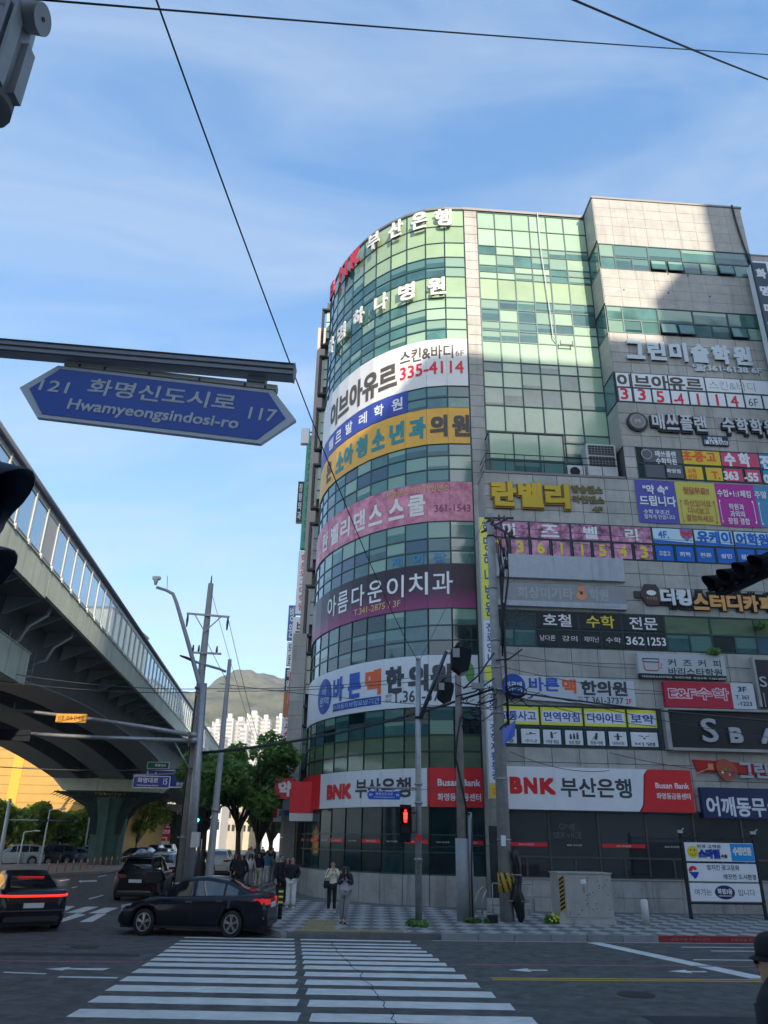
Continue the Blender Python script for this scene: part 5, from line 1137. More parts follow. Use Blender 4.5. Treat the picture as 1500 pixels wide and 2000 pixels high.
for i,(px,Y) in enumerate(((268,112),(288,120))):
    p=onY(px,1640,Y); tree(['sparse yellow green tree just right of the green pier','second sparse tree further behind, right of the pier'][i],p.x,Y,8.5,3.6,2,2500,LF_Y,60+i,.24,'trees right of the pier',z0=0)
# ---------------------------------------------------------------- viaduct
VA=R(6.6); VD=Vector((-math.sin(VA),math.cos(VA),0)); VL=Vector((-math.cos(VA),-math.sin(VA),0))
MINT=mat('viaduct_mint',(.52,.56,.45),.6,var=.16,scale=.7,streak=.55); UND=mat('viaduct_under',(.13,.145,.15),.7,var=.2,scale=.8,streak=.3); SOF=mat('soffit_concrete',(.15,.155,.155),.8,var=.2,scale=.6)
VIA=thing('viaduct','pale green elevated road with steel girders and glazed noise barrier crossing the upper left','bridge',(0,0,0),VA)   # local x=-L, y=t
def V(L,t,z): return Vector((-L,t,z))
T0,T1=-12,150
piers=[23,75,127]
def zb_(t):
    d=min(abs(t-p) for p in piers); return 8.45-1.3*max(0,1-d/19)**1.5
ts=[T0+i*2 for i in range(int((T1-T0)/2)+1)]
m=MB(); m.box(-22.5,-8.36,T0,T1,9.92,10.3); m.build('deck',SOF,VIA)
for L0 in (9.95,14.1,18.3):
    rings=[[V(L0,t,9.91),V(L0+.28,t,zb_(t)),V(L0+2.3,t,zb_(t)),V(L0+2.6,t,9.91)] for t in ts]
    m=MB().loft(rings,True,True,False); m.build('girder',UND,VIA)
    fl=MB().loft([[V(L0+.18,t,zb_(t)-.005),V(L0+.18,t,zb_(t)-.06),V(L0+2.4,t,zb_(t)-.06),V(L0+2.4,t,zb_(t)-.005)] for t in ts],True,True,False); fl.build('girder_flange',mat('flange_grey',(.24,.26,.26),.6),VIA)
for t in range(T0+2,T1,8):
    m=MB(); m.box(-18.3,-12.5,t,t+.3,9.1,9.91); m.build('cross_beam',UND,VIA)
bk=MB(); bk.prism([(-.2,0),(-1.5,0),(-1.58,-.62),(-1.48,-.62)],0,.07); bme=bk.mesh('bracket',mat('bracket_pale',(.40,.44,.42),.6))
for i in range(62): link('bracket',bme,VIA,(-8.4,T0+1.5+i*2.45,9.91))
for (L0,L1,nm) in ((8.2,8.35,'fascia'),(22.5,22.65,'fascia')):
    m=MB()
    for a,b,zl in ((T0,24.9,9.5),(24.93,T1,9.6)): m.box(-L1,-L0,a,b,zl,10.46)
    m.box(-L1-.02,-L0+.04,T0,T1,10.463,10.50); m.build(nm,MINT,VIA)
# noise barrier
GLB=bpy.data.materials.new('barrier_glass'); GLB.use_nodes=True; t_=GLB.node_tree; b_=t_.nodes['Principled BSDF']; b_.inputs['Base Color'].default_value=(.30,.38,.42,1); b_.inputs['Roughness'].default_value=.08
tr=N(t_,'ShaderNodeBsdfTransparent'); tr.inputs[0].default_value=(.80,.88,.92,1); mxs=N(t_,'ShaderNodeMixShader'); mxs.inputs[0].default_value=.72; t_.links.new(b_.outputs[0],mxs.inputs[1]); t_.links.new(tr.outputs[0],mxs.inputs[2]); t_.links.new(mxs.outputs[0],t_.nodes['Material Output'].inputs[0])
POST=mat('barrier_post',(.55,.57,.56),.5,metal=.2); CAP=mat('barrier_cap',(.20,.21,.24),.4,metal=.5)
pst=MB(); pst.box(-.045,.045,-.045,.045,0,1.75); pst.box(-.07,.11,-.08,.08,-.07,.1); pme=pst.mesh('barrier_post',POST)
gp=MB(); gp.box(-.01,.01,.05,1.20,.1,1.72); gme=gp.mesh('barrier_pane',GLB); gpo=MB(); gpo.box(-.012,.012,.05,1.20,.1,1.72); gpo=gpo.mesh('barrier_pane',mat('panel_pale',(.42,.44,.44),.5))
for i in range(108):
    t=16.2+i*1.245
    for L in (8.25,22.58):
        if L>20 and i%2: continue
        if L<20 or i%4==0: link('barrier_post',pme,VIA,(-L,t,10.50))
        if L<20: link('barrier_pane',gpo if i==6 else gme,VIA,(-L,t,10.50))
for L in (8.25,22.58):
    m=MB(); m.tube([V(L,T0,12.37),V(L,T1,12.37)],.15,10); m.build('top_rail',CAP,VIA); m=MB(); m.box(-L-.04,-L+.04,T0,T1,10.56,10.62); m.build('bottom_rail',CAP,VIA)
    m=MB(); m.box(-L-.03,-L+.03,T0,T1,12.05,12.22); m.build('upper_rail',mat('rail_pale',(.38,.40,.40),.4,metal=.4),VIA)
# drain pipes and the hanging cabinet
for t in (27.0,30.2):
    m=MB(); m.tube([V(8.6,t,9.9),V(8.7,t,9.5),V(9.3,t+.1,9.1),V(9.5,t+.1,8.6),V(10.2,t+.2,8.4)],.07,8); m.build('drain_pipe',POST,VIA)
t=thing('hanging_cabinet','mint green steel cabinet with side ladder hanging under the viaduct at the left edge','cabinet',VD*26.6+VL*10.4+Vector((0,0,7.3)),VA)
m=MB(); m.box(-.9,.9,-1.9,1.9,0,1.12); m.build('casing',MINT,t); m=MB(); m.box(-.94,.94,-1.94,1.94,1.123,1.16); m.build('lid',MINT,t)
m=MB()
for x in (-.5,.8): m.tube([(x,-.2,1.15),(x,-.2,1.5)],.04,6)
m.build('hanger',STEEL,t)
m=MB(); m.tube([(.98,2.2,0),(.98,2.2,1.4)],.02,5); m.tube([(.6,2.2,0),(.6,2.2,1.4)],.02,5)
for k in range(6): m.tube([(.6,2.2,.1+k*.24),(.98,2.2,.1+k*.24)],.015,5)
m.build('ladder',STEEL,t)
# piers: fluted column, lattice bracket, cap beam
PGR=mat('pier_green',(.028,.075,.055),.55,var=.3,scale=1.2,streak=.4); PDK=mat('pier_dark',(.022,.045,.038),.6)
for pt in piers:
    L=15.4; P=V(L,pt,0)
    m=MB(); seg=28; rings=[]
    for z in (0,.4,1,2,3,4,5.6):
        k=1.0+.02*z+(.16*((z-3.2)/2.4)**2 if z>3.2 else 0); rings.append([P+Vector((math.cos(a)*1.35*k*(1+.05*(i%2)),math.sin(a)*1.1*k*(1+.05*(i%2)),z)) for i,a in enumerate([2*math.pi*q/seg for q in range(seg)])])
    m.loft(rings,True,True,False); m.build('column',PGR,VIA)
    m=MB(); m.slab([(P.x-5.2,P.y-1.1),(P.x+5.2,P.y-1.1),(P.x+5.2,P.y+1.1),(P.x-5.2,P.y+1.1)],6.15,7.15); m.v=[v if v.z>6.5 else Vector((P.x+(v.x-P.x)*.80,v.y,v.z)) for v in m.v]; m.build('cap_beam',MINT,VIA)
    m=MB()
    for q in range(26):
        u=-1+2*q/25; s=math.copysign(abs(u)**.9,u)
        for yy in (-1.0,0.1,1.0):
            pts=[P+Vector((s*1.25,yy*.95,2.6)),P+Vector((s*1.45,yy,3.9)),P+Vector((s*2.1,yy,4.9)),P+Vector((s*3.4,yy,5.6)),P+Vector((s*4.9,yy,6.05))]
            m.tube(pts,.055,4,False)
    for (k,z) in ((2.0,4.8),(2.9,5.35),(3.9,5.75),(4.8,6.03)):
        m.tube([P+Vector((-k,-1.0,z)),P+Vector((k,-1.0,z))],.05,4)
    for q in range(14):
        for sg in (-1,1):
            a=1.3+q*.25; b=a+.6; za=4.3+1.7*(a/4.9); zb2=4.3+1.75*(b/4.9); m.bar(P+Vector((sg*a,-1.02,za+.25)),P+Vector((sg*b,-1.02,zb2-.35)),.05)
    m.build('lattice_bracket',PDK,VIA)
    m=MB()
    for xx in range(-5,6): m.tube([P+Vector((xx,-1.3,7.15)),P+Vector((xx,-1.3,8.0))],.025,5)
    m.tube([P+Vector((-5,-1.3,8.0)),P+Vector((5,-1.3,8.0))],.025,5); m.tube([P+Vector((-5,-1.3,7.6)),P+Vector((5,-1.3,7.6))],.025,5); m.build('maintenance_railing',STEEL,VIA)
    for dx in (-3,0,3): m=MB(); m.slab([(P.x+dx-.5,P.y-.4),(P.x+dx+.5,P.y-.4),(P.x+dx+.5,P.y+.4),(P.x+dx-.5,P.y+.4)],7.15,7.3); m.build('bearing',DARK,VIA)
# ---------------------------------------------------------------- surrounding buildings
def block(name,label,x0,x1,y0,y1,h,wallm,rz=0.,wins=None,wm_=None,rows=0,cols=0,face='S',sill=.0,z0=0.,group=None,roofm=None,wh=.5,ww=.6,first=3.5):
    t=thing(name,label,'building',((x0+x1)/2,(y0+y1)/2,z0),rz,group); w_,d_=x1-x0,y1-y0
    m=MB(); m.box(-w_/2,w_/2,-d_/2,d_/2,0,h); m.build('wall',wallm,t)
    m=MB(); m.box(-w_/2-.15,w_/2+.15,-d_/2-.15,d_/2+.15,h+.003,h+.35); m.build('roof',roofm or mat('roof_grey',(.2,.2,.2),.8),t)
    if rows:
        fh=(h-first)/rows; cw=w_/cols; me=MB(); me.box(-cw*ww/2,cw*ww/2,-.06,.06,-fh*wh/2,fh*wh/2); me=me.mesh('window',wm_ or G_DARK)
        for r_ in range(rows):
            for c in range(cols): link('window',me,t,(-w_/2+cw*(c+.5),-d_/2-.02,first+fh*(r_+.5)))
        if face=='SE':
            cw2=d_/max(1,cols); me2=MB(); me2.box(-.06,.06,-cw2*ww/2,cw2*ww/2,-fh*wh/2,fh*wh/2); me2=me2.mesh('window',wm_ or G_DARK)
            for r_ in range(rows):
                for c in range(cols): link('window',me2,t,(w_/2+.02,-d_/2+cw2*(c+.5),first+fh*(r_+.5)))
    return t
YB=mat('cladding_ochre',(.50,.29,.075),.7,var=.08,scale=.6); YB2=mat('cladding_yellow',(.62,.38,.05),.7); CREAM=mat('cladding_cream',(.55,.50,.38),.7,var=.08,scale=.5); WH2=mat('wall_white',(.62,.61,.58),.8,var=.06,scale=.4); BEI=mat('wall_beige',(.42,.38,.32),.8,var=.12,scale=.5); 
# ochre building seen below the viaduct
p=onY(0,1500,97); q=onY(215,1500,97); tb_=block('ochre_building','big ochre yellow building behind the trees under the viaduct',p.x-45,q.x,97,125,20,YB)
sx0=onY(24,1500,96.9).x-tb_.location.x; sx1=onY(44,1500,96.9).x-tb_.location.x
m=MB(); m.box(sx0,sx1,-14.12,-14.0,0,20); m.build('yellow_stripe',YB2,tb_)
hl=MB()
for z in range(2,20,1): hl.box(-(tb_.location.x-p.x+45),q.x-tb_.location.x,-14.035,-14.0,z,z+.05)
hl.build('panel_joint',mat('joint_ochre',(.32,.18,.05),.8),tb_)
p=onY(150,1188,128); q=onY(221,1188,128)
tb2=block('banded_building','tall pale yellow building with dark window bands seen through the noise barrier',p.x,q.x,128,150,onY(200,1188,128).z,CREAM)
m=MB()
for i in range(8): m.box(-(q.x-p.x)/2-.0,(q.x-p.x)/2,-11.1,-11.0,4+i*4,5.6+i*4)
o=m.build('window_band',G_TEAL,tb2); o['kind']='stuff'
p=onY(224,1300,132); q=onY(300,1320,132); block('pale_yellow_building','lower pale yellow building right of the banded one behind the noise barrier',p.x,q.x,132,150,onY(290,1330,132).z,CREAM,rows=4,cols=6,wm_=G_TEAL)
# far shop buildings at the end of the side street
fb=random.Random(9)
specs=[(232,262,150,9,CREAM),(262,290,150,12,WH2),(290,318,165,14,BEI),(318,352,170,11,CREAM),(352,392,185,16,BEI),(392,430,190,14,WH2),(430,470,200,18,BEI),(470,512,205,15,CREAM),(512,548,190,20,WH2)]
for i,(a,b,Y,h_,mm) in enumerate(specs):
    p=onY(a,1640,Y); q=onY(b,1640,Y); block('shop_building',['low cream shop building right of the green pier','white shop building at the end of the street under the viaduct','beige shop building behind the red sign far down the street','cream building behind the two steel poles','beige building behind the green traffic light','white building between the lamp pole and tree trunks','tall beige building behind the street trees','cream building far behind the walking people','tall white building left of the vertical signs'][i],p.x,q.x-.3,Y,Y+14,h_,mm,0,rows=max(2,int(h_/3.6)),cols=4,wm_=G_SMOKE)
for i,(px,py,w_,h_,Y,mm,lb) in enumerate(((300,1640,6,3,148,BNKR,'red shop sign with white marks far under the viaduct'),(322,1606,3,4,149,FP,'pink vertical shop sign far under the viaduct'),(277,1638,3,2.5,147,YF,'yellow shop sign right of the pier'),(312,1624,4.5,1.4,147.5,TXT_R,'second red shop sign far under the viaduct'),(335,1655,7,2,147,WHITE,'white shop sign left of the steel poles'))):
    p=onY(px,py,Y); t=thing('shop_sign',lb,'shop sign',p); m=MB(); m.box(-w_/2,w_/2,0,.3,-h_/2,h_/2); m.build('board',mm,t)
    glyphs('화명' if i%2 else 'ㅁ금ㅁ',-w_*.4,w_*.4,-h_*.25,h_*.25,-.02,.05).build('lettering',TXT_W if mm is not WHITE else TXT_R,t)
# white apartment towers on the hillside
APT=bpy.data.materials.new('apartment_wall'); APT.use_nodes=True; t_=APT.node_tree; b_=t_.nodes['Principled BSDF']; b_.inputs['Roughness'].default_value=.8
tcx=N(t_,'ShaderNodeNewGeometry'); br=N(t_,'ShaderNodeTexBrick'); mpx=N(t_,'ShaderNodeMapping'); mpx.inputs['Rotation'].default_value=(R(90),0,0); t_.links.new(tcx.outputs['Position'],mpx.inputs[0]); t_.links.new(mpx.outputs[0],br.inputs[0]); br.offset=0; br.inputs['Scale'].default_value=1; br.inputs['Brick Width'].default_value=6; br.inputs['Row Height'].default_value=3; br.inputs['Mortar Size'].default_value=.75; br.inputs['Color1'].default_value=(.30,.30,.31,1); br.inputs['Color2'].default_value=(.38,.37,.35,1); br.inputs['Mortar'].default_value=(.56,.54,.50,1); t_.links.new(br.outputs[0],b_.inputs['Base Color'])
for i,(a,b,top,Y) in enumerate(((396,412,1428,640),(414,430,1412,650),(437,455,1402,600),(456,480,1408,620),(482,506,1396,600),(507,527,1404,610),(541,553,1402,560),(528,540,1432,640),(384,395,1446,680),(470,484,1424,560),(425,438,1436,560))):
    p=onY(a,top,Y); q=onY(b,top,Y); h_=p.z; t=thing('apartment_block',['leftmost','second','tall third','fourth','tallest central','sixth','tall right hand','low right','small far left','low central','low left'][i]+' white apartment block below the mountain in the gap beside the tower','apartment block',((p.x+q.x)/2,Y+8,0),R(-8+5*(i%3)),'white apartment blocks below the mountain'); w_=q.x-p.x
    m=MB(); m.box(-w_/2,w_/2,-6,6,0,h_); m.build('wall',APT,t); m=MB(); m.box(-w_*.2,w_*.2,-3,3,h_,h_+4); m.box(-w_/2,-w_/2+1,-6,6,h_,h_+1.5); m.build('roof_structure',WH2,t)
    for k in range(int(h_/3)-1):
        pass
# mountain
from mathutils import noise as mn
mt=MB(); NX,NY=200,80; vs=[]
ridge=[(-40,1500),(250,1420),(330,1372),(372,1349),(410,1338),(445,1318),(475,1311),(505,1313),(530,1324),(560,1318),(620,1352),(700,1400),(900,1470),(1300,1560),(1700,1600)]
def rz_(px):
    for (a,ya),(b,yb) in zip(ridge,ridge[1:]):
        if a<=px<=b: return ya+(yb-ya)*(px-a)/(b-a)
    return 1600
YR=1900
for j in range(NY):
    Y=700+(2300-700)*j/(NY-1)
    for i in range(NX):
        px=-40+1740*i/(NX-1); X=(px-738)/1610*YR*(.75+.25*Y/YR)
        H=onY(px,rz_(px),YR).z; t=(Y-700)/(YR-700); prof=(min(1,t)**.8 if t<=1 else max(0,1-(t-1)*1.2))
        z=H*prof+mn.fractal(Vector((X/170,Y/170,3)),1,2.1,6)*34*min(1,t*2)*(1-.55*(abs(t-1)<.08))+mn.fractal(Vector((X/38,Y/38,7)),1,2.1,3)*7
        vs.append((X,Y,z-14*(1-min(1,t*3))))
mt.add(vs,[(j*NX+i,j*NX+i+1,(j+1)*NX+i+1,(j+1)*NX+i) for j in range(NY-1) for i in range(NX-1)],True)
MM=mat('mountain_woods',(.035,.068,.02),.95,var=.6,scale=.02,col2=(.12,.11,.055),bump=1.0,bscale=.09)
mt.build('mountain',MM,kind='structure')
hz=MB(); hz.box(-1900,2100,-60,2400,-40,460); HZ=bpy.data.materials.new('haze_air'); HZ.use_nodes=True; HZ.node_tree.nodes.clear(); pv_=N(HZ.node_tree,'ShaderNodeVolumePrincipled'); ho=N(HZ.node_tree,'ShaderNodeOutputMaterial'); HZ.node_tree.links.new(pv_.outputs[0],ho.inputs[1]); pv_.inputs['Color'].default_value=(.80,.88,1,1); pv_.inputs['Density'].default_value=.00017
hz.build('haze',HZ,kind='stuff')
# buildings across the crossing, behind the camera: they stand between the low sun and the street
block('apartment_building','tall apartment building across the crossing behind the photographer',20,33.7,-26,-16,47.5,WH2,rows=12,cols=5)
block('step_building','narrow apartment building across the crossing behind the photographer',33.9,37.3,-22,-16,53,WH2)
block('tower_building','highest apartment tower across the crossing behind the photographer',37.6,64,-22,-16,68,BEI)
block('corner_building','mid rise office building across the crossing behind the photographer',10.5,19.7,-30,-17,45.5,mat('wall_greige',(.50,.47,.43),.8),rows=9,cols=5)
block('bank_building','low wide office building across the crossing behind the photographer',-1,10.3,-30,-17,21,mat('wall_brown',(.22,.19,.16),.8),rows=4,cols=5)
block('street_building','lower shop building across the crossing behind the photographer',-22,-1.3,-34,-18,18,mat('wall_brown',(.1,.1,.1)),rows=4,cols=6)
# ---------------------------------------------------------------- near pavement the photographer stands on (below the frame)
plane('near_pavement',[(-12,-14),(12,-14),(12,6.3),(-12,6.3)],.15,PAVB,thick=.17)
# ---------------------------------------------------------------- vehicles
TYRE=mat('tyre',(.015,.015,.016),.8); RIM=mat('rim_alloy',(.34,.34,.35),.3,metal=.8); CGL=mat('car_glass',(.012,.016,.02),.04,spec=.9,coat=1.); REDL=mat('tail_red',(.50,.012,.015),.2,emit=.22); REDD=mat('tail_dark_red',(.20,.008,.012),.15,coat=.6); CLR=mat('headlight_clear',(.55,.58,.62),.1,coat=1.); PLATE=mat('plate_white',(.62,.64,.64),.5); CHR=mat('chrome',(.5,.5,.52),.15,metal=1.)
def interp(T,x):
    for (a,ya),(b,yb) in zip(T,T[1:]):
        if a<=x<=b: t=(x-a)/(b-a); t=t*t*(3-2*t)*.35+t*.65; return ya+(yb-ya)*t
    return T[0][1] if x<T[0][0] else T[-1][1]
def paint(name,c): return mat('paint_'+name,c,.32,coat=.35,spec=.2)
STY=dict(
 sedan=dict(L=4.64,W=.90,fa=1.42,ra=-1.28,wr=.325,zh=[(-2.32,.66),(-2.27,.93),(-2.15,1.02),(-1.8,1.03),(-1.0,.985),(0,.95),(.9,.93),(1.5,.86),(2.05,.73),(2.26,.60),(2.32,.48)],
   roof=[(-1.92,1.03),(-1.5,1.17),(-.95,1.36),(-.3,1.44),(.25,1.40),(.75,1.16),(1.12,.93)],win=[(.03,.88),(-.93,-.06),(-1.38,-1.0)],ws=(1.06,.28),rw=(-1.80,-1.02)),
 fast=dict(L=4.95,W=.93,fa=1.5,ra=-1.42,wr=.34,zh=[(-2.47,.70),(-2.42,.95),(-2.3,1.03),(-1.9,1.05),(-1.0,1.0),(0,.96),(.9,.95),(1.6,.87),(2.2,.73),(2.42,.60),(2.47,.45)],
   roof=[(-2.2,1.04),(-1.7,1.17),(-1.05,1.36),(-.35,1.46),(.3,1.42),(.85,1.17),(1.2,.95)],win=[(.03,.9),(-.93,-.06),(-1.45,-1.0)],ws=(1.12,.32),rw=(-2.08,-1.12)),
 suv=dict(L=4.68,W=.94,fa=1.40,ra=-1.36,wr=.36,zh=[(-2.34,.80),(-2.30,1.05),(-2.2,1.10),(-1,1.07),(0,1.05),(.9,1.04),(1.6,.98),(2.15,.88),(2.3,.75),(2.34,.55)],
   roof=[(-2.24,1.10),(-2.12,1.36),(-1.95,1.60),(-1.2,1.68),(-.3,1.70),(.35,1.64),(.85,1.33),(1.15,1.06)],win=[(.03,.9),(-.95,-.06),(-1.75,-1.03)],ws=(1.1,.42),rw=(-2.2,-1.98)))
def car(style,label,loc,rz,pm,group=None,detail=True,lights=False,name=None,bar=False):
    d=STY[style]; Lh=d['L']/2; W=d['W']; t=thing(name or {'sedan':'sedan_car','fast':'fastback_car','suv':'suv_car'}[style],label,'car',loc,R(rz),group)
    n=44 if detail else 22; xs=sorted(set([-Lh+2*Lh*i/n for i in range(n+1)]+[d['fa']+k*.06 for k in range(-7,8)]+[d['ra']+k*.06 for k in range(-7,8)]+[-Lh+.03,Lh-.03,-Lh+.10,Lh-.10])); rings=[]
    for x in xs:
        e=max(0,(abs(x)-(Lh-.55))/.55); w_=W*(1-.20*e**2.3); z1=interp(d['zh'],x); zb=.20+.10*e**2
        for ax in (d['fa'],d['ra']):
            q=(d['wr']+.055)**2-(x-ax)**2
            if q>0: zb=max(zb,d['wr']+math.sqrt(q)-.0)
        e2=max(0,(abs(x)-(Lh-.12))/.12); w2=w_*(1-.07*e2)
        zs=z1-.05; zm=max(zb+.01,min(zs-.05,.58)); zl=min(zm-.002,max(zb+.008,.30))
        half=[(w2*.955,zb),(w2*.985,zl),(w2,zm),(w2*.99,lerp(zm,zs,.6)),(w2*.955,zs),(w2*.90,z1-.004),(w2*.5,z1+.018),(0,z1+.025)]
        rings.append([(x,y,z) for y,z in half]+[(x,-y,z) for y,z in half[-2::-1]])
    b=MB().loft(rings,False,False); 
    for rr in (rings[0],rings[-1]): k=len(b.v); b.v+=[Vector(v) for v in rr]; b.f.append(tuple(range(k,k+len(rr)))); b.sm.append(False)
    b.build('body',pm,t)
    u=MB(); u.box(-Lh+.12,Lh-.12,-W*.80,W*.80,.17,.55); u.build('underbody',BLACK,t)
    R_=d['roof']; x0,x1=R_[0][0],R_[-1][0]; belt=lambda x:interp(d['zh'],x)-.02
    wb=lambda x:W*.885*(1-.10*max(0,(-x-.9)/1.2)**1.5-.06*max(0,(x-.5)/.7)); wt=lambda x:W*.66*(1-.08*max(0,(-x-.5)/1.5))
    def side(x,f):
        zr=interp(R_,x); zb=belt(x); hgt=max(.001,zr-zb); wtt=lerp(wb(x),wt(x),min(1,hgt/.42)); return Vector((x,lerp(wb(x),wtt,f),lerp(zb,max(zb,zr-.055),f)))
    def topp(x,f): s=side(x,1); zr=interp(R_,x); return Vector((x,s.y*.90*f,zr+.012*(1-f*f)))
    ng=26; rings=[]
    for i in range(ng+1):
        x=x0+(x1-x0)*i/ng; half=[side(x,0),side(x,.5),side(x,1),topp(x,1),topp(x,.5),topp(x,0)]; rings.append(half+[Vector((v.x,-v.y,v.z)) for v in half[-2::-1]])
    MB().loft(rings,False,False).build('cabin',pm,t)
    def gridsurf(f,us,vs,off):
        m=MB(); P=[f(u,v) for u in us for v in vs]; nv=len(vs); P=[p+off for p in P]
        return P,[(i*nv+j,(i+1)*nv+j,(i+1)*nv+j+1,i*nv+j+1) for i in range(len(us)-1) for j in range(nv-1)]
    for s in (1,-1):
        for (a,b_) in d['win']:
            us=[a+(b_-a)*k/6 for k in range(7)]; P,Fs=gridsurf(side,us,[.08,.35,.62,.90],Vector((0,.008,.003)))
            P=[Vector((p.x,p.y*s,p.z)) for p in P]; MB().add(P,Fs,True).build('side_window',CGL,t)
    for nm,(a,b_) in (('windscreen',d['ws']),('rear_window',d['rw'])):
        us=[a+(b_-a)*k/6 for k in range(7)]; P,Fs=gridsurf(topp,us,[-.93,-.5,0,.5,.93],Vector((.006 if a>0 else -.006,0,.008))); MB().add(P,Fs,True).build(nm,CGL,t)
    for (ax) in (d['fa'],d['ra']):
        for s in (1,-1):
            y=s*(W-.10); m=MB(); prof=[(-.10,.62),(-.11,.9),(-.08,1.0),(.08,1.0),(.11,.9),(.10,.62)]
            m.loft([[Vector((ax+d['wr']*r_*math.cos(a),y+yy,d['wr']+d['wr']*r_*math.sin(a))) for a in [k*math.pi/12 for k in range(24)]] for yy,r_ in prof],True,True)
            w_=m.build('wheel',TYRE,t)
            r_=MB(); yo=y+s*.095; rr=d['wr']*.66
            if detail:
                r_.tube([(ax+rr*math.cos(a),yo,d['wr']+rr*math.sin(a)) for a in [k*math.pi/14 for k in range(29)]],.018,5,False)
                for k in range(5):
                    for o_ in (-.13,.13): a=k*2*math.pi/5+.3; r_.bar((ax+.05*math.cos(a+o_),yo+s*.012,d['wr']+.05*math.sin(a+o_)),(ax+rr*math.cos(a+o_),yo,d['wr']+rr*math.sin(a+o_)),.03,.02,(0,1,0))
                r_.disc(ax,d['wr'],.05,.05,yo-.01,yo+.03,12)
            else: r_.disc(ax,d['wr'],rr,rr,yo-.012,yo+.014,14)
            r_.build('rim',RIM,w_)
    zr=interp(d['zh'],-Lh+.1)
    if bar:
        m=MB(); pts=[(-Lh+.33,W*.955,.90),(-Lh+.10,W*.86,.895),(-Lh-.012,W*.6,.89),(-Lh-.03,0,.89),(-Lh-.012,-W*.6,.89),(-Lh+.10,-W*.86,.895),(-Lh+.33,-W*.955,.90)]; m.tube(pts,.035,6); m.build('light_bar',mat('light_bar_red',(.80,.03,.02),.3,emit=.45),t)
        m=MB(); m.box(-1.35,-1.30,-.35,.35,1.30,1.33); m.build('high_brake_light',REDL,t); m=MB(); m.box(-Lh-.03,-Lh+.05,-.8,.8,.52,.55); m.box(-Lh-.02,-Lh+.06,-.7,.7,.30,.36); m.build('bumper_trim',mat('trim_grey',(.12,.12,.13),.3,metal=.6),t)
    else:
        for s in (1,-1):
            m=MB(); zt=.93 if style=='suv' else .84; P=[]
            m.loft([[(-Lh-.012,s*W*.42,zt-.04),(-Lh-.012,s*W*.42,zt+.07),(-Lh+.04,s*W*.42,zt+.07),(-Lh+.04,s*W*.42,zt-.04)],[(-Lh+.02,s*W*.76,zt-.06),(-Lh+.02,s*W*.76,zt+.09),(-Lh+.1,s*W*.7,zt+.09),(-Lh+.1,s*W*.7,zt-.06)],[(-Lh+.17,s*W*.905,zt-.04),(-Lh+.17,s*W*.905,zt+.10),(-Lh+.2,s*W*.8,zt+.10),(-Lh+.2,s*W*.8,zt-.04)],[(-Lh+.40,s*W*.965,zt+.04),(-Lh+.40,s*W*.965,zt+.09),(-Lh+.4,s*W*.9,zt+.09),(-Lh+.4,s*W*.9,zt+.04)]],True,True,False)
            m.build('tail_light',REDL if lights else REDD,t)
    for s in (1,-1):
        m=MB(); zt=.80 if style=='suv' else .68
        m.loft([[(Lh+.01,s*W*.48,zt-.07),(Lh+.01,s*W*.48,zt-.01),(Lh-.08,s*W*.48,zt-.01),(Lh-.08,s*W*.48,zt-.07)],[(Lh-.08,s*W*.80,zt-.06),(Lh-.08,s*W*.80,zt+.03),(Lh-.18,s*W*.7,zt+.03),(Lh-.18,s*W*.7,zt-.06)],[(Lh-.42,s*W*.955,zt+.04),(Lh-.42,s*W*.955,zt+.08),(Lh-.44,s*W*.85,zt+.08),(Lh-.44,s*W*.85,zt+.04)]],True,True,False); m.build('headlight',CLR,t)
    m=MB(); m.box(-Lh-.03,-Lh+.05,-.26,.26,.70 if style!='fast' else .60,.82 if style!='fast' else .72); m.build('licence_plate',PLATE,t)
    m=MB(); m.box(Lh-.06,Lh+.015,-.5,.5,.30,.46); m.build('grille',BLACK,t)
    if detail:
        for s in (1,-1):
            for x in (.02,-.92):
                m=MB(); zz=belt(x)-.10; m.box(x-.02,x+.16,s*W*.985-.015,s*W*.985+.02,zz-.012,zz+.014); m.build('door_handle',CHR,t)
            m=MB(); m.loft([[(.78+dx,s*(W+.02+.09*k),.97+dz) for dx,dz in ((0,0),(.09,.02),(.10,.10),(0,.12))] for k in (0,1,2)],True,True); m.build('mirror',pm,t)
            # shut lines
            m=MB()
            for x in (.96,-.02,-.98): m.box(x-.006,x+.006,s*W*.999-.004,s*W*.999+.003,.32,.86)
            m.build('door_gap',BLACK,t)
        m=MB(); 
        for s in (1,-1): m.box(-1.0,1.1,s*W*.97-.012,s*W*.97+.012,.20,.25)
        m.build('side_skirt',BLACK,t)
        m=MB(); m.box(-Lh-.025,-Lh+.12,-W*.72,W*.72,.27,.40); m.build('rear_diffuser',mat('trim_dark',(.03,.03,.032),.4),t)
        m=MB(); m.tube([(-.95,0,interp(R_,-.95)),(-1.1,0,interp(R_,-.95)+.09)],[.03,.008],6); m.build('antenna',pm,t)
        if style!='suv': 
            m=MB()
            for s in (1,-1): m.loft([[(-Lh+.10,s*W*.90,.44),(-Lh+.10,s*W*.90,.50),(-Lh+.14,s*W*.88,.47)],[(-Lh+.02,s*W*.6,.38),(-Lh+.02,s*W*.6,.42),(-Lh+.06,s*W*.6,.4)]],True,True,False)
            m.build('bumper_accent',CHR,t)
        else:
            m=MB(); m.box(-Lh-.035,-Lh+.02,-W*.7,W*.7,.36,.41); m.build('bumper_accent',CHR,t); m=MB()
            for s in (1,-1): m.tube([(-1.7,s*.58,1.70),(-.1,s*.58,1.74)],.02,6)
            m.build('roof_rail',CHR,t); m=MB(); m.box(-2.22,-1.9,-.55,.55,1.62,1.66); m.build('spoiler',pm,t)
    return t
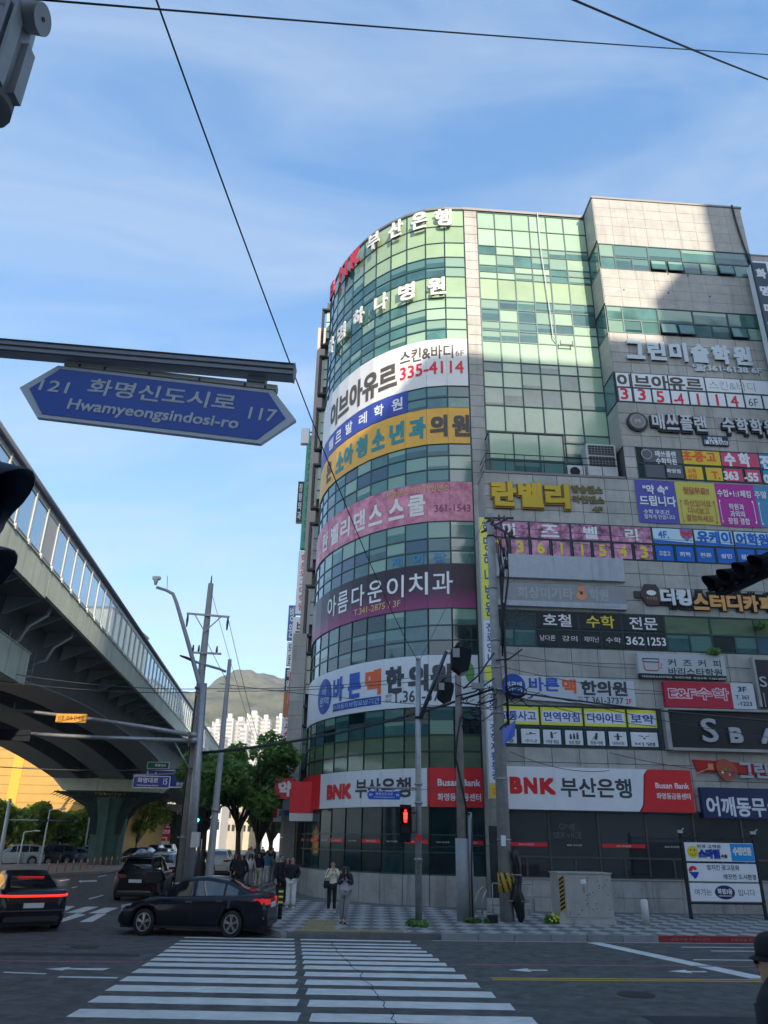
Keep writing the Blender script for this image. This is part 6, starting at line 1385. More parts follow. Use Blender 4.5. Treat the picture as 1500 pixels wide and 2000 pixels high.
car('sedan','black sedan crossing in front of the crosswalk with its red tail light lit',(-4.95,23.85,0),176,paint('navy_black',(.008,.010,.016)),lights=True).scale=(.885,1,1)
hd=Vector((math.cos(R(122)),math.sin(R(122)),0)); rc=Vector((-9.35,23.2,0))+hd*2.45
car('fast','black fastback car at the left edge with a red light bar across its tail',tuple(rc),122,paint('black',(.010,.010,.012)),bar=True)
car('suv','black suv seen from behind, driving away behind the black sedan',(-10.15,36.9,0),95,paint('black',(.01,.01,.01)))
car('suv','white suv half hidden between the black suv and the steel poles',(-11.6,46.5,0),94,paint('white',(.62,.63,.64)),detail=False)
car('suv','dark suv in the side street behind the steel poles',(-11.3,52,0),94,paint('charcoal',(.03,.032,.035)),detail=False)
car('suv','beige white van parked under the trees by the side street',(-11.8,63,0),94,paint('ivory',(.52,.50,.44)),detail=False,name='parked_van')
fl=[(30,73,'suv','silver suv in the queue left of the green pier',paint('silver',(.36,.37,.38)),205),(64,74,'sedan','dark grey sedan second from the left in the queue beyond the median',paint('charcoal',(.03,.03,.03)),205),(98,77,'suv','dark blue suv in the middle of the queue beyond the median',paint('blue',(.03,.05,.09)),208),(142,79,'sedan','blue grey sedan in the queue left of the pier',paint('bluegrey',(.16,.20,.25)),210),(170,81,'suv','silver blue suv closest to the green pier',paint('silverblue',(.32,.36,.42)),212),(12,76,'sedan','black sedan at the left end of the queue beyond the median',paint('black',(.01,.01,.01)),205),
 (262,84,'sedan','dark sedan just right of the green pier',paint('charcoal',(.03,.03,.03)),250),(281,92,'sedan','yellowish cream taxi right of the green pier',paint('cream',(.55,.48,.25)),265),(300,98,'suv','silver suv far down the side street',paint('silver',(.36,.37,.38)),270),(318,88,'sedan','dark blue sedan far down the side street',paint('blue',(.03,.05,.09)),95),(330,110,'suv','white suv farthest down the side street',paint('white',(.6,.6,.6)),95)]
for px,Y,st,lb,pm,rz in fl: car(st,lb,(onY(px,1675,Y).x,Y,0),rz,pm,detail=False)
# rider on a scooter
sc_=thing('scooter','dark delivery scooter beside the black suv','scooter',(onY(307,1720,33.2).x,33.2,0),R(92))
m=MB(); m.loft([[(-.55,-.14,.55),(-.55,.14,.55),(-.55,.12,.80),(-.55,-.12,.80)],[(-.1,-.16,.42),(-.1,.16,.42),(-.1,.14,.78),(-.1,-.14,.78)],[(.12,-.17,.28),(.12,.17,.28),(.12,.15,.34),(.12,-.15,.34)],[(.42,-.16,.28),(.42,.16,.28),(.42,.15,.9),(.42,-.15,.9)],[(.52,-.10,.5),(.52,.10,.5),(.52,.10,.98),(.52,-.10,.98)]],True,True,False); m.build('body',paint('charcoal',(.03,.03,.03)),sc_)
for x in (-.58,.62):
    m=MB(); m.loft([[Vector((x+.24*r_*math.cos(a),yy,.24+.24*r_*math.sin(a))) for a in [k*math.pi/9 for k in range(18)]] for yy,r_ in ((-.05,.6),(-.05,.95),(0,1),(.05,.95),(.05,.6))],True,True); m.build('wheel',TYRE,sc_)
m=MB(); m.tube([(.5,-.3,1.03),(.46,0,1.0),(.5,.3,1.03)],.02,6); m.build('handlebar',DARK,sc_); m=MB(); m.box(-.95,-.5,-.24,.24,.82,1.2); m.build('delivery_box',BLACK,sc_); m=MB(); m.box(-.66,-.6,-.08,.08,.62,.70); m.build('tail_light',REDD,sc_)
def helmet(t,J):
    h=Vector(J['head']); MB().loft([[h+Vector((.125*k*math.cos(a),.14*k*math.sin(a)+.01,z)) for a in [q*math.pi/9 for q in range(18)]] for z,k in ((-.09,.85),(-.04,1),(.03,1.02),(.09,.85),(.125,.45),(.135,.05))]).build('helmet',BLACK,t)
# ---------------------------------------------------------------- signals, poles and masts
SIGB=mat('signal_black',(.012,.014,.018),.75,spec=.2)
def head(t,c,face,row,n,r_=.15,pitch=.36,vis=.28,lit=None,colr=None,name='signal_head',vm=SIGB):
    """lamp row: face = direction the lamps look, row = direction of the row"""
    face=Vector(face).normalized(); row=Vector(row).normalized(); up_=face.cross(row).normalized(); c=Vector(c)
    m=MB(); a=c-row*(n*pitch/2)-face*.12; b=c+row*(n*pitch/2)-face*.12
    m.bar(a,b,.24 if abs(up_.z)<.5 else .38,.38 if abs(up_.z)<.5 else .24,(0,0,1)) if False else None
    f,w_,h_=face,row,up_; P=[]
    L=n*pitch/2; hh=pitch/2+.01
    for x in (-.10,.10):
        P+= [c+f*(x-.1)+w_*sx*L+h_*sz*hh for sx,sz in ((-1,-1),(1,-1),(1,1),(-1,1))]
    m.add(P,[(0,3,2,1),(4,5,6,7),(0,1,5,4),(1,2,6,5),(2,3,7,6),(3,0,4,7)]); H_=m.build(name,vm,t,world=True)
    for k in range(n):
        q=c+row*((k-(n-1)/2)*pitch); m=MB(); seg=18; sgn=1 if True else -1
        vz=Vector((0,0,1)); sd=face.cross(vz).normalized(); ri=[];ro=[];rings=[]
        A0=[R(-50)+R(280)*j/seg for j in range(seg+1)]
        for (rad,ln) in ((r_,0),(r_,1),(r_-.012,1),(r_-.012,0)):
            rings.append([q+sd*(rad*math.cos(a_))+vz*(rad*math.sin(a_))+face*(ln*vis*(.55+.45*max(0,math.sin(a_)))) for a_ in A0])
        m.loft(rings,False,False); m.build('visor',vm,H_,world=True)
        m=MB(); m.add([q+face*.004],[]) ; m=MB(); m.add([q+sd*((r_-.01)*math.cos(j*math.pi/8))+vz*((r_-.01)*math.sin(j*math.pi/8))+face*.006 for j in range(16)],[tuple(range(16))])
        m.build('lens',colr if lit==k else mat('lens_dark',(.02,.02,.022),.2,coat=1.),H_,world=True)
    return H_
def pole(t,x,y,z0,z1,r0,r1,m,name='pole',seg=14):
    mb=MB(); mb.tube([(x,y,z0),(x,y,(z0+z1)/2),(x,y,z1)],[r0,(r0+r1)/2,r1],seg); return mb.build(name,m,t,world=True)
def wtube(t,name,pts,r_,m,seg=8): return MB().tube(pts,r_,seg).build(name,m,t,world=True)
# near left pole with clamp, road name sign and vertical signal
NPp=onY(-48,240,4.2); NX_,NY_=NPp.x,4.2
t=thing('signal_pole','thick grey pole at the upper left corner with a clamp and round pipe stub','pole',(NX_,NY_,.3))
pole(t,NX_,NY_,.3,9.0,.17,.12,STEELP)
zc=onY(10,130,4.2).z
rings=[]
m=MB(); m.tube([(NX_,NY_,zc-.45),(NX_,NY_,zc+.5)],.22,16); m.build('clamp',STEELP,t,world=True)
m=MB(); 
for dx in (.13,.2): m.box(NX_+dx,NX_+dx+.03,NY_-.26,NY_-.14,zc-.42,zc+.45)
m.box(NX_+.2,NX_+.27,NY_-.06,NY_+.06,zc-.38,zc+.2); m.build('clamp_rib',STEELP,t,world=True)
a=onY(30,25,4.1); b=onY(84,38,4.1); wtube(t,'pipe_stub',[(NX_,a.y,a.z),b],.125,STEELP,18)
bs=MB().tube([b,b+(b-a).normalized()*.01],.018,8).build('bolt',DARK,t,world=True)
bl=onY(-20,662,4.2); br=onY(574,729,4.2)
t=thing('cantilever_bracket','long grey square steel arm carrying the blue road name sign','bracket',(NX_,NY_,bl.z))
m=MB(); m.bar((NX_,NY_,bl.z-.02),br,.09,.095); m.build('beam',mat('beam_grey',(.42,.43,.46),.5,metal=.1),t,world=True)
m=MB(); d_=(br-bl).normalized(); m.bar(br,br+d_*.006,.098,.102); m.build('end_cap',STEELP,t,world=True)
m=MB()
for k in (-.042,.0,.042): m.bar(Vector((NX_,NY_-.047,bl.z-.02+k)),br+Vector((0,-.047,k)),.008,.008)
m.build('groove',DARK,t,world=True)
# sign plate local frame: x along arm, z up
cL=onY(38,757,4.2); cR=onY(578,820,4.2); dx=(cR-cL); Ls=dx.length; ang=math.atan2(dx.y,dx.x); tilt=math.atan2(dx.z,math.hypot(dx.x,dx.y))
t=thing('road_name_sign','large blue road name sign with pointed white ends and numbers 121 and 117','road sign',cL,0); t.rotation_euler=(R(-4),-tilt,ang)
pxm=Ls/543; HH=.5*150*pxm
def hexp(L0,L1,h_,cut): return [(L0,0),(L0+cut,h_),(L1-cut,h_),(L1,0),(L1-cut,-h_),(L0+cut,-h_)]
hs=62*pxm
m=MB(); m.prism(hexp(0,Ls,hs,56*pxm),0,.03); m.build('plate_white',mat('sign_retro_white',(.82,.84,.86),.35),t)
m=MB(); m.prism(hexp(20*pxm,Ls-20*pxm,hs-8*pxm,44*pxm),-.004,-.001); m.build('plate_blue',mat('sign_blue',(.028,.11,.55),.3,spec=.5),t)
SWT=mat('sign_letter',(.88,.88,.88),.4)
def st(tx,x0,x1,z0,z1,b=.05): glyphs(tx,x0*pxm,x1*pxm,z0*pxm,z1*pxm,-.0055,b).build('lettering',SWT,t)
st('화명신도시로',132,422,2,40,.04); st('Hwamyeongsindosi-ro',106,438,-44,-12,.045); st('121',38,95,-2,24,.04); st('117',452,505,-12,16,.04)
m=MB(); m.box(68*pxm,Ls-50*pxm,-.008,.05,hs+.004,hs+12*pxm); m.build('top_rail',mat('rail_cream',(.55,.53,.48),.5,metal=.2),t)
m=MB()
for x in (100,150,240,340,430,470): m.disc(x*pxm,hs+4*pxm,.008,.012,-.014,-.009,8)
m.build('screw',DARK,t)
for x in (130,450):
    m=MB(); m.box((x-18)*pxm,(x+18)*pxm,-.02,.045,hs+12*pxm+.003,hs+34*pxm); m.build('hanger',mat('beam_grey',(.2,.2,.2)),t)
# near left vertical signal
SIGN_NAVY=mat('signal_navy',(.016,.026,.055),.4)
t=thing('traffic_signal','dark vertical signal with long visors cut off by the left edge','traffic light',(NX_,3.2,.3))
c0=onY(-78,945,3.1); c1=onY(-108,1108,3.1)
cc_=(c0+c1)/2; 
m=MB(); m.box(cc_.x-.16,cc_.x+.03,3.0,3.4,cc_.z-.5,cc_.z+.42); H_=m.build('housing',SIGN_NAVY,t,world=True)
for q in (c0,c1):
    m=MB(); seg=16; rings=[]
    for rad,ln in ((.17,0),(.17,1),(.16,1),(.16,0)): rings.append([Vector((cc_.x+.03+ln*(.06+.16*max(0,math.sin(a_))),3.2+rad*math.cos(a_),q.z+rad*math.sin(a_)-ln*.05)) for a_ in [R(-40)+R(260)*j/seg for j in range(seg+1)]])
    m.loft(rings,False,False); m.build('visor',SIGN_NAVY,H_,world=True); m=MB(); m.tube([(cc_.x+.031,3.2,q.z),(cc_.x+.036,3.2,q.z)],.155,16); m.build('lens',mat('lens_dark',(.02,.02,.02)),H_,world=True)
m=MB(); m.bar((NX_,4.2,cc_.z),(cc_.x-.1,3.3,cc_.z),.06); m.build('bracket_arm',STEELP,t,world=True)
# left cluster: concrete utility pole, steel mast, camera arm
UX,UY=-7.08,30
t=thing('utility_pole','tall concrete utility pole with two steel crossarms behind the black sedan','utility pole',(UX,UY,.14))
a=onY(412,1140,UY); mb=MB(); bse=Vector((-7.05,UY,.1)); mb.tube([bse,(bse+a)/2,a],[.21,.17,.11],14); mb.build('pole',POLEC,t,world=True)
mb=MB(); mb.tube([a-Vector((0,0,.3)),a+Vector((0,0,.35))],[.05,.02],6); mb.build('top_spike',DARK,t,world=True)
for (L_,R__) in (((365,1198),(448,1205)),((370,1274),(432,1277))):
    p,q=onY(*L_,UY-.15),onY(*R__,UY-.15); x=MB(); x.bar(p,q,.075,.075); x.build('crossarm',STEEL,t,world=True)
    if L_[1]<1250:
        c=Vector((a.x,UY-.16,p.z-.75)); x=MB(); x.bar(c,p.lerp(q,.18),.04); x.bar(c,p.lerp(q,.82),.04); x.build('crossarm_brace',STEEL,t,world=True)
    for f in ((.03,.97) if L_[1]<1250 else (.1,.28,.85)):
        x=MB(); s=p.lerp(q,f)
        if L_[1]<1250: x.tube([s,s-Vector((0,0,.25)),s-Vector((0,0,.27)),s-Vector((0,0,.55))],[.03,.05,.05,.03],8)
        else: x.tube([s,s+Vector((0,0,.1)),s+Vector((0,0,.3))],[.02,.05,.03],8)
        x.build('insulator',mat('insulator_brown',(.07,.05,.05),.3),t,world=True)
for z in (.9,2.4,5.6,7.8): x=MB(); x.tube([(UX+.0,UY,z),(UX+.0,UY,z+.06)],.225,14); x.build('band',STEEL,t,world=True)
x=MB(); x.tube([(UX+.2,UY-.1,.2),(UX+.15,UY-.08,4),(UX+.0,UY-.1,9)],.03,6); x.tube([(UX-.12,UY-.18,.2),(UX-.12,UY-.16,5),(UX-.1,UY-.15,7.5)],.025,6); x.build('conduit',DARK,t,world=True)
MXx=-6.62
t=thing('traffic_mast','galvanised steel mast beside the concrete utility pole with two long arms','traffic mast',(MXx-.0,29.6,.14))
mb=MB(); tp_=onY(398,1335,29.6); mb.tube([(MXx,29.6,.1),((MXx+tp_.x)/2,29.6,(tp_.z)/2),tp_],[.19,.17,.13],14); mb.build('mast',STEEL,t,world=True)
A1=[onY(*p,29.6) for p in ((380,1447),(200,1441),(110,1436),(45,1432))]; A2=[onY(*p,29.6) for p in ((378,1436),(280,1420),(170,1403),(60,1390),(-60,1380))]
wtube(t,'arm',A1,[.085,.075,.07,.06],STEEL); wtube(t,'arm',A2,[.085,.08,.07,.06,.055],STEEL)
wtube(t,'arm_brace',[onY(340,1447,29.6),onY(374,1510,29.6)],.03,STEEL,6)
for p in ((378,1436),(380,1447)): q=onY(*p,29.6); x=MB(); x.tube([q-Vector((0,0,.1)),q+Vector((0,0,.1))],.2,12); x.build('collar',STEEL,t,world=True)
x=MB(); q=onY(384,1640,29.4); x.box(q.x-.16,q.x+.12,29.2,29.4,q.z-.25,q.z+.25); x.build('control_box',OFFW,t,world=True)
q=onY(26,1388,29.6); wtube(t,'bird_spike',[q,q+Vector((0,0,.3))],.02,STEEL,5)
# amber text sign on the upper arm
q=onY(112,1394,29.5); r2=onY(168,1412,29.5); t=thing('enforcement_sign','small amber yellow enforcement sign with dark writing on the upper mast arm','sign',q,0); wq,hq=(r2.x-q.x),(q.z-r2.z)
m=MB(); m.box(0,wq,-.06,.0,-hq,0); m.build('board',mat('amber',(.62,.33,.05),.5),t); glyphs('신호·과속 단속중',.07,wq-.07,-hq+.08,-.07,-.064,.05).build('lettering',flat('rust_ink',(.22,.07,.01)),t)
t=thing('traffic_signal','row of black traffic lights at the end of the lower mast arm on the left','traffic light',onY(20,1436,29.6)); head(t,onY(18,1436,29.5),(-.3,1,0),(1,.3,0),4,.16,.38)
# camera pole
t=thing('camera_mast','slanting grey camera mast with bent tip rising from the steel mast','camera mast',onY(396,1370,29.8))
wtube(t,'mast_tube',[onY(398,1375,29.8),onY(388,1330,29.8),onY(366,1250,29.8),onY(345,1178,29.8),onY(338,1160,29.8),onY(325,1153,29.8),onY(306,1147,29.8)],[.09,.09,.085,.075,.07,.06,.06],STEELP,10)
p=onY(304,1140,29.8); m=MB(); m.tube([p-Vector((0,0,.05)),p+Vector((0,0,.12)),p+Vector((-.02,0,.2))],[.05,.09,.11],10); m.build('camera_dome',OFFW,t,world=True); m=MB(); m.box(p.x-.14,p.x+.16,29.7,29.9,p.z+.18,p.z+.30); m.build('camera_head',OFFW,t,world=True)
wtube(t,'antenna',[onY(326,1153,29.8),onY(327,1125,29.8)],.012,DARK,5)
# street lamp
t=thing('street_lamp','grey street lamp with a long flat arm pointing left in front of the trees','street lamp',(-6.0,29.9,.14))
tb_=onY(449,1288,29.9); bb=Vector((onY(407,1750,29.9).x+.12,29.9,.1)); wtube(t,'pole',[(-5.98,29.9,.1),(-6.0,29.9,1.2),tb_],[.15,.145,.075],STEELP,12)
e0=onY(441,1312,29.9); wtube(t,'arm',[e0,onY(430,1307,29.9),onY(395,1297,29.9),onY(372,1289,29.9)],.05,STEELP,8)
h0=onY(378,1291,29.9); h1=onY(352,1281,29.9); m=MB(); m.loft([[h0+Vector((0,y,z)) for y,z in ((-.05,-.03),(.05,-.03),(.05,.04),(-.05,.04))],[h0.lerp(h1,.4)+Vector((0,y,z)) for y,z in ((-.15,-.03),(.15,-.03),(.12,.06),(-.12,.06))],[h1+Vector((0,y,z)) for y,z in ((-.10,-.02),(.10,-.02),(.08,.03),(-.08,.03))]]); m.build('lamp_head',DARK,t,world=True)
q=onY(430,1510,29.9)
m=MB(); m.tube([(bse.x+1.05,29.9,3.3),(bse.x+1.05,29.9,3.45)],.14,12); m.build('band',STEEL,t,world=True)
# direction signs over the side street
def flatsign(name,label,a,b,Y,m_,texts,border=None,cat_='road sign',depth=.06,rz=0):
    p,q=onY(*a,Y),onY(*b,Y); t=thing(name,label,cat_,(p.x,Y,q.z),R(rz)); w_,h_=q.x-p.x,p.z-q.z
    m=MB(); m.box(0,w_,-depth,0,0,h_); m.build('board',border or m_,t)
    if border: m=MB(); k=h_*.06; m.box(k,w_-k,-depth-.006,-depth-.001,k,h_-k); m.build('face',m_,t)
    for tx,x0,x1,z0,z1,c in texts: glyphs(tx,x0*w_,x1*w_,z0*h_,z1*h_,-depth-.010,.04).build('lettering',c,t)
    return t
BLS=mat('sign_blue2',(.012,.045,.33),.4); GRS=mat('sign_green',(.01,.12,.07),.4)
t=flatsign('direction_sign','green top panel of the blue direction sign over the side street',(289,1488),(330,1502),47,GRS,[('화명대교',.35,.85,.3,.7,TXT_W)],SWT)
flatsign('direction_sign','wide blue direction sign with white arrows behind the steel poles',(289,1503),(416,1540),47.2,BLS,[('↑',.1,.16,.4,.85,TXT_W),('↗',.86,.94,.35,.8,TXT_W),('화명역',.45,.62,.1,.3,TXT_W)],SWT)
flatsign('direction_sign','green right panel above the blue direction sign behind the steel poles',(372,1488),(414,1502),46.9,GRS,[('만덕',.3,.7,.3,.7,TXT_W)],SWT)
flatsign('road_name_sign','violet blue road name sign with white frame hanging under the arm by the poles',(262,1515),(331,1540),38,mat('sign_violet',(.06,.07,.33),.4),[('화명대로',.12,.68,.42,.85,TXT_W),('Hwamyeong-daero',.12,.7,.12,.3,TXT_W),('15',.82,.93,.3,.8,TXT_W)],SWT)
tm_=thing('sign_mast','thin grey mast with a horizontal bar holding the direction signs','pole',(onY(384,1700,47.4).x,47.4,.14)); wtube(tm_,'bar',[onY(262,1514,38.1),onY(350,1512,44),onY(384,1512,47.4)],.05,STEELP); wtube(tm_,'bar',[onY(289,1520,47.35),onY(416,1522,47.35)],.05,STEELP); pole(tm_,onY(384,1700,47.4).x,47.4,.1,onY(384,1485,47.4).z,.12,.09,STEELP)
t=thing('traffic_signal','black signal box with a lit green lamp right of the steel poles','traffic light',onY(385,1602,31)); 
q=onY(386,1602,31); GRL=mat('lamp_green',(.02,.85,.45),.4,emit=9.); m=MB(); m.box(q.x-.22,q.x+.22,31,31.15,q.z-.65,q.z+.45); m.build('housing',SIGB,t,world=True); m=MB(); m.tube([(q.x-.03,30.98,q.z),(q.x-.03,30.995,q.z)],.075,14); m.build('lit_lamp',GRL,t,world=True); m=MB(); m.box(q.x+.2,q.x+.8,31.02,31.1,q.z-.02,q.z+.04); m.build('bracket_arm',DARK,t,world=True); m=MB(); m.bar((MXx,29.6,q.z),(q.x-.1,31.05,q.z),.06); m.build('bracket_arm',DARK,t,world=True)
# far street furniture on the left
for (px,ytop,Y,lb) in ((78,1582,70,'thin pale street lamp beyond the median, left of the dark signals'),(160,1590,82,'thin pale lamp pole just left of the green pier'),(172,1597,90,'second thin lamp pole behind the one left of the pier'),(35,1625,72,'short twin globe park lamp under the spring trees')):
    p=onY(px,1690,Y); zt=onY(px,ytop,Y).z; t=thing('street_lamp',lb,'street lamp',(p.x,Y,0)); pole(t,p.x,Y,0,zt,.10,.05,OFFW,seg=8); wtube(t,'arm',[(p.x,Y,zt),(p.x+.9,Y,zt+.12)],.04,OFFW,6); m=MB(); m.box(p.x+.85,p.x+1.35,Y-.1,Y+.1,zt+.08,zt+.18); m.build('lamp_head',OFFW,t,world=True)
p=onY(3,1690,60); t=thing('utility_pole','leaning pale pole pair at the far left edge with a thin signal arm','utility pole',(p.x,60,0)); wtube(t,'pole',[(p.x-.2,60,0),onY(20,1560,60)],[.18,.12],OFFW); wtube(t,'arm',[onY(12,1601,60),onY(150,1603,60)],.05,STEEL)
for px in (84,136):
    q=onY(px,1603,59.9); t2=thing('traffic_signal','dark horizontal signal on the far arm, %s'%('left of the round mirror sign' if px==84 else 'right one close to the green pier'),'traffic light',q); m=MB(); m.box(-.30,.30,-.1,.1,-.12,.12); m.build('housing',SIGB,t2)
    for k in (-.18,0,.18): m=MB(); m.disc(k,0,.07,.07,-.14,-.102,10); m.build('lens',mat('lens_dark',(0,0,0)),t2)
# right cluster ------------------------------------------------------------------
t=thing('signal_pole','galvanised signal pole in front of the tower with a slanting arm','pole',(1.235,25.2,.14))
pole(t,1.235,25.2,.1,8.0,.105,.085,STEEL)
for z in (6.1,3.5,4.05,1.9): m=MB(); m.tube([(1.235,25.2,z),(1.235,25.2,z+.07)],.125,12); m.build('band',DARK if z>6 else STEEL,t,world=True)
wtube(t,'arm',[onY(821,1403,25.1),onY(847,1335,25.0),onY(872,1272,24.9)],[.075,.065,.06],mat('arm_dark',(.07,.08,.10),.4,metal=.5),10)
m=MB(); q=onY(818,1640,25.05); m.box(q.x-.08,q.x+.08,25.02,25.09,q.z-.04,q.z+.14); m.build('sticker_plate',BNKR,t,world=True); 
glyphs('신호위반\n무단횡단\n금지',-.07,.07,-.18,.18,0,0).build('lettering',TXT_DK,t,world=False).location=(0,-.108,1.55)
m=MB(); m.tube([(1.235,25.2,8.0),(1.20,25.2,8.12)],[.09,.03],8); m.build('pole_cap',STEEL,t,world=True)
def boxhead(label,c,s,Y):
    q=onY(*c,Y); t=thing('traffic_signal',label,'traffic light',q); k=s
    m=MB(); pts=[(-.30,.34),(-.16,.42),(.30,.36),(.36,.28),(.30,-.10),(.22,-.36),(-.02,-.44),(-.30,-.22)]; m.prism([(a*k,b_*k) for a,b_ in pts],-.28*k,.28*k); H_=m.build('housing',SIGB,t)
    m=MB(); m.box(-.27*k,-.05*k,-.33*k,-.285*k,.05*k,.34*k); m.build('bracket_plate',STEELP,t); m=MB(); m.tube([(-.15*k,0,.38*k),(-.05*k,0,.58*k),(.05*k,0,.6*k)],[.07*k,.06*k,.05*k],8); m.build('top_knob',DARK,t)
    m=MB(); m.add([(-.02*k,-.26*k,-.445*k),(.22*k,-.26*k,-.365*k),(.22*k,.26*k,-.365*k),(-.02*k,.26*k,-.445*k)],[(0,1,2,3)]); m.build('lens',OFFW,t)
    return t
boxhead('upper dark traffic signal seen from behind at the top of the slanting arm',(899,1291),1.02,24.9); boxhead('lower dark traffic signal seen from behind below the upper one',(869,1353),.80,25.0)
q1=onY(872,1272,24.9); q2=onY(884,1275,24.9); t=thing('signal_bracket','short pale bracket joining the slanting arm to the upper signal','bracket',q1); wtube(t,'bracket',[q1,q2],.05,OFFW)
# pedestrian signal
t=thing('pedestrian_signal','black pedestrian signal with a glowing red standing figure on the signal pole','traffic light',(onY(792,1610,25.0).x,25.0,2.4))
q=onY(792,1592,25.0); q0=onY(792,1645,25.0); RL=mat('lamp_red',(1.0,.015,.01),.4,emit=3.)
m=MB(); m.box(q.x-.17,q.x+.17,25.0,25.2,q0.z,q.z+.30); H_=m.build('housing',SIGB,t,world=True)
m=MB(); m.tube([(q.x,24.985,q.z+.12),(q.x,24.995,q.z+.12)],.035,10); m.prism([(q.x-.06,q.z+.075),(q.x+.06,q.z+.075),(q.x+.05,q.z-.10),(q.x+.04,q.z-.20),(q.x-.04,q.z-.20),(q.x-.05,q.z-.10)],24.985,24.995); m.build('red_figure',RL,t,world=True)
for zz in (q.z,q.z-.34): m=MB(); m.box(q.x-.19,q.x+.19,24.78,25.0,zz+.19,zz+.205); m.box(q.x-.19,q.x-.175,24.78,25.0,zz-.15,zz+.19); m.box(q.x+.175,q.x+.19,24.78,25.0,zz-.15,zz+.19); m.build('visor',SIGB,H_,world=True)
m=MB(); m.box(q.x-.13,q.x+.13,24.985,24.997,q.z-.50,q.z-.24); m.build('dark_lens',mat('lens_dark',(0,0,0)),t,world=True); m=MB(); m.box(q.x+.17,1.15,25.08,25.14,q.z+.05,q.z+.09); m.box(q.x+.17,1.15,25.08,25.14,q.z-.5,q.z-.46); m.build('bracket_arm',DARK,t,world=True)
# small road name sign on its arm
t=thing('road_name_sign','small blue road name sign hanging from a thin arm in front of the bank banner','road sign',onY(717,1545,25.1)); p,q=onY(717,1545,25.1),onY(784,1562,25.1); w_,h_=q.x-p.x,p.z-q.z
m=MB(); m.prism([(0,-h_/2),(.06,0),(w_-.06,0),(w_,-h_/2),(w_-.06,-h_),(.06,-h_)],0,.02); m.build('plate',mat('sign_blue',(.02,.06,.3)),t); glyphs('화명신도시로',w_*.25,w_*.75,-h_*.5,-h_*.15,-.004,.0).build('lettering',SWT,t); glyphs('Hwamyeongsindosi-ro',w_*.2,w_*.8,-h_*.85,-h_*.6,-.004,0).build('lettering',SWT,t); glyphs('89',w_*.06,w_*.16,-h_*.6,-h_*.3,-.004,0).build('lettering',SWT,t); glyphs('98',w_*.84,w_*.93,-h_*.6,-h_*.3,-.004,0).build('lettering',SWT,t)
wtube(t,'arm',[onY(714,1538,25.15),onY(816,1540,25.15)],.03,STEEL); m=MB()
for x in (.25,.8): m.box(x-.02,x+.02,.0,.03,.003,.12)
m.build('hanger',STEEL,t)
# brown-grey pole 905
t=thing('service_pole','slim weathered pole with black cable and grey conduit sleeve right of the signal pole','pole',(2.74,27,.14))
pole(t,2.74,27,.1,onY(893,1318,27).z,.165,.115,mat('pole_weathered',(.22,.19,.17),.85,var=.25,scale=4,streak=.5)); 
m=MB(); m.tube([(2.74,27,.1),(2.74,27,2.55)],.21,14); m.build('sleeve',STEELP,t,world=True)
wtube(t,'conduit',[(3.02,26.95,.1),(3.02,26.95,3.35)],.075,STEELP)
wtube(t,'cable',[(3.02,26.9,3.3),onY(913,1590,26.8),onY(903,1540,26.8),onY(890,1480,26.7),onY(893,1440,26.7),onY(900,1400,26.8)],.035,BLACK,6); wtube(t,'cable',[(3.1,26.85,3.2),onY(921,1700,26.8),onY(924,1812,26.7)],.03,BLACK,6)
# concrete pole with many fittings
UX2,UY2=4.16,27.2
t=thing('utility_pole','tall concrete pole in front of the flat front wrapped in cables, striped band below','utility pole',(UX2,UY2,.14))
pole(t,UX2,UY2,.1,14.3,.235,.135,POLEC,seg=16)
for z in (13.9,13.3,11.2,9.2,8.2,7.4,6.6,4.4,2.5): m=MB(); m.tube([(UX2,UY2,z),(UX2,UY2,z+.06)],.235-.1*z/14.3+.02,14); m.build('band',STEEL if z<12 else DARK,t,world=True)
for (a,b,Y) in (((946,1012),(1003,1012),27.0),((958,1022),(1008,1052),26.4),((940,1040),(990,1014),27.6)): x=MB(); x.bar(onY(*a,Y),onY(*b,Y),.07); x.build('crossarm',DARK,t,world=True)
for px,py in ((962,1022),(975,1016),(985,1018),(990,1038),(1000,1045),(968,1034),(996,1050)):
    q=onY(px,py,26.8); x=MB(); x.tube([q,q+Vector((0,0,.08)),q+Vector((0,0,.2)),q+Vector((0,0,.26))],[.03,.07,.05,.02],8); x.build('insulator',mat('insulator_brown',(0,0,0)),t,world=True)
rw=random.Random(8)
for i in range(9):
    x0=UX2+rw.uniform(.18,.6); pts=[(x0,UY2-.25,14.0-rw.random()),(x0+rw.uniform(-.1,.3),UY2-.3,12.8),(x0+rw.uniform(-.2,.1),UY2-.3,11.5),(UX2+.25+rw.uniform(-.05,.1),UY2-.25,10.0),(UX2+.2,UY2-.22,8.6)]; wtube(t,'cable',pts,rw.choice([.014,.02,.028]),BLACK,5)
for (x_,z_) in ((.42,12.4),(.5,11.9),(.35,11.6)): x=MB(); x.tube([(UX2+x_,UY2-.3,z_),(UX2+x_,UY2-.3,z_+.35)],.06,8); x.build('splice_case',BLACK,t,world=True)
m=MB(); m.tube([(UX2+.32,UY2-.2,10.6),(UX2+.30,UY2-.2,8.0),(UX2+.3,UY2-.2,6.2)],.045,8); m.build('riser_pipe',BLACK,t,world=True)
q=onY(930,1340,26.9); m=MB(); m.box(q.x-.15,q.x+.25,26.8,27.0,q.z-.1,q.z+.1); m.build('junction_box',STEELP,t,world=True)
for (a,b) in (((965,1275),(905,1345)),((965,1325),(890,1360)),((968,1365),(900,1372)),((962,1395),(900,1418)),((968,1290),(1020,1268)),((968,1345),(1010,1350))): 
    p_,q_=onY(*a,26.95),onY(*b,26.9); wtube(t,'cable',[p_,p_.lerp(q_,.5)-Vector((0,0,.15)),q_],rw.choice([.02,.03]),BLACK,5)
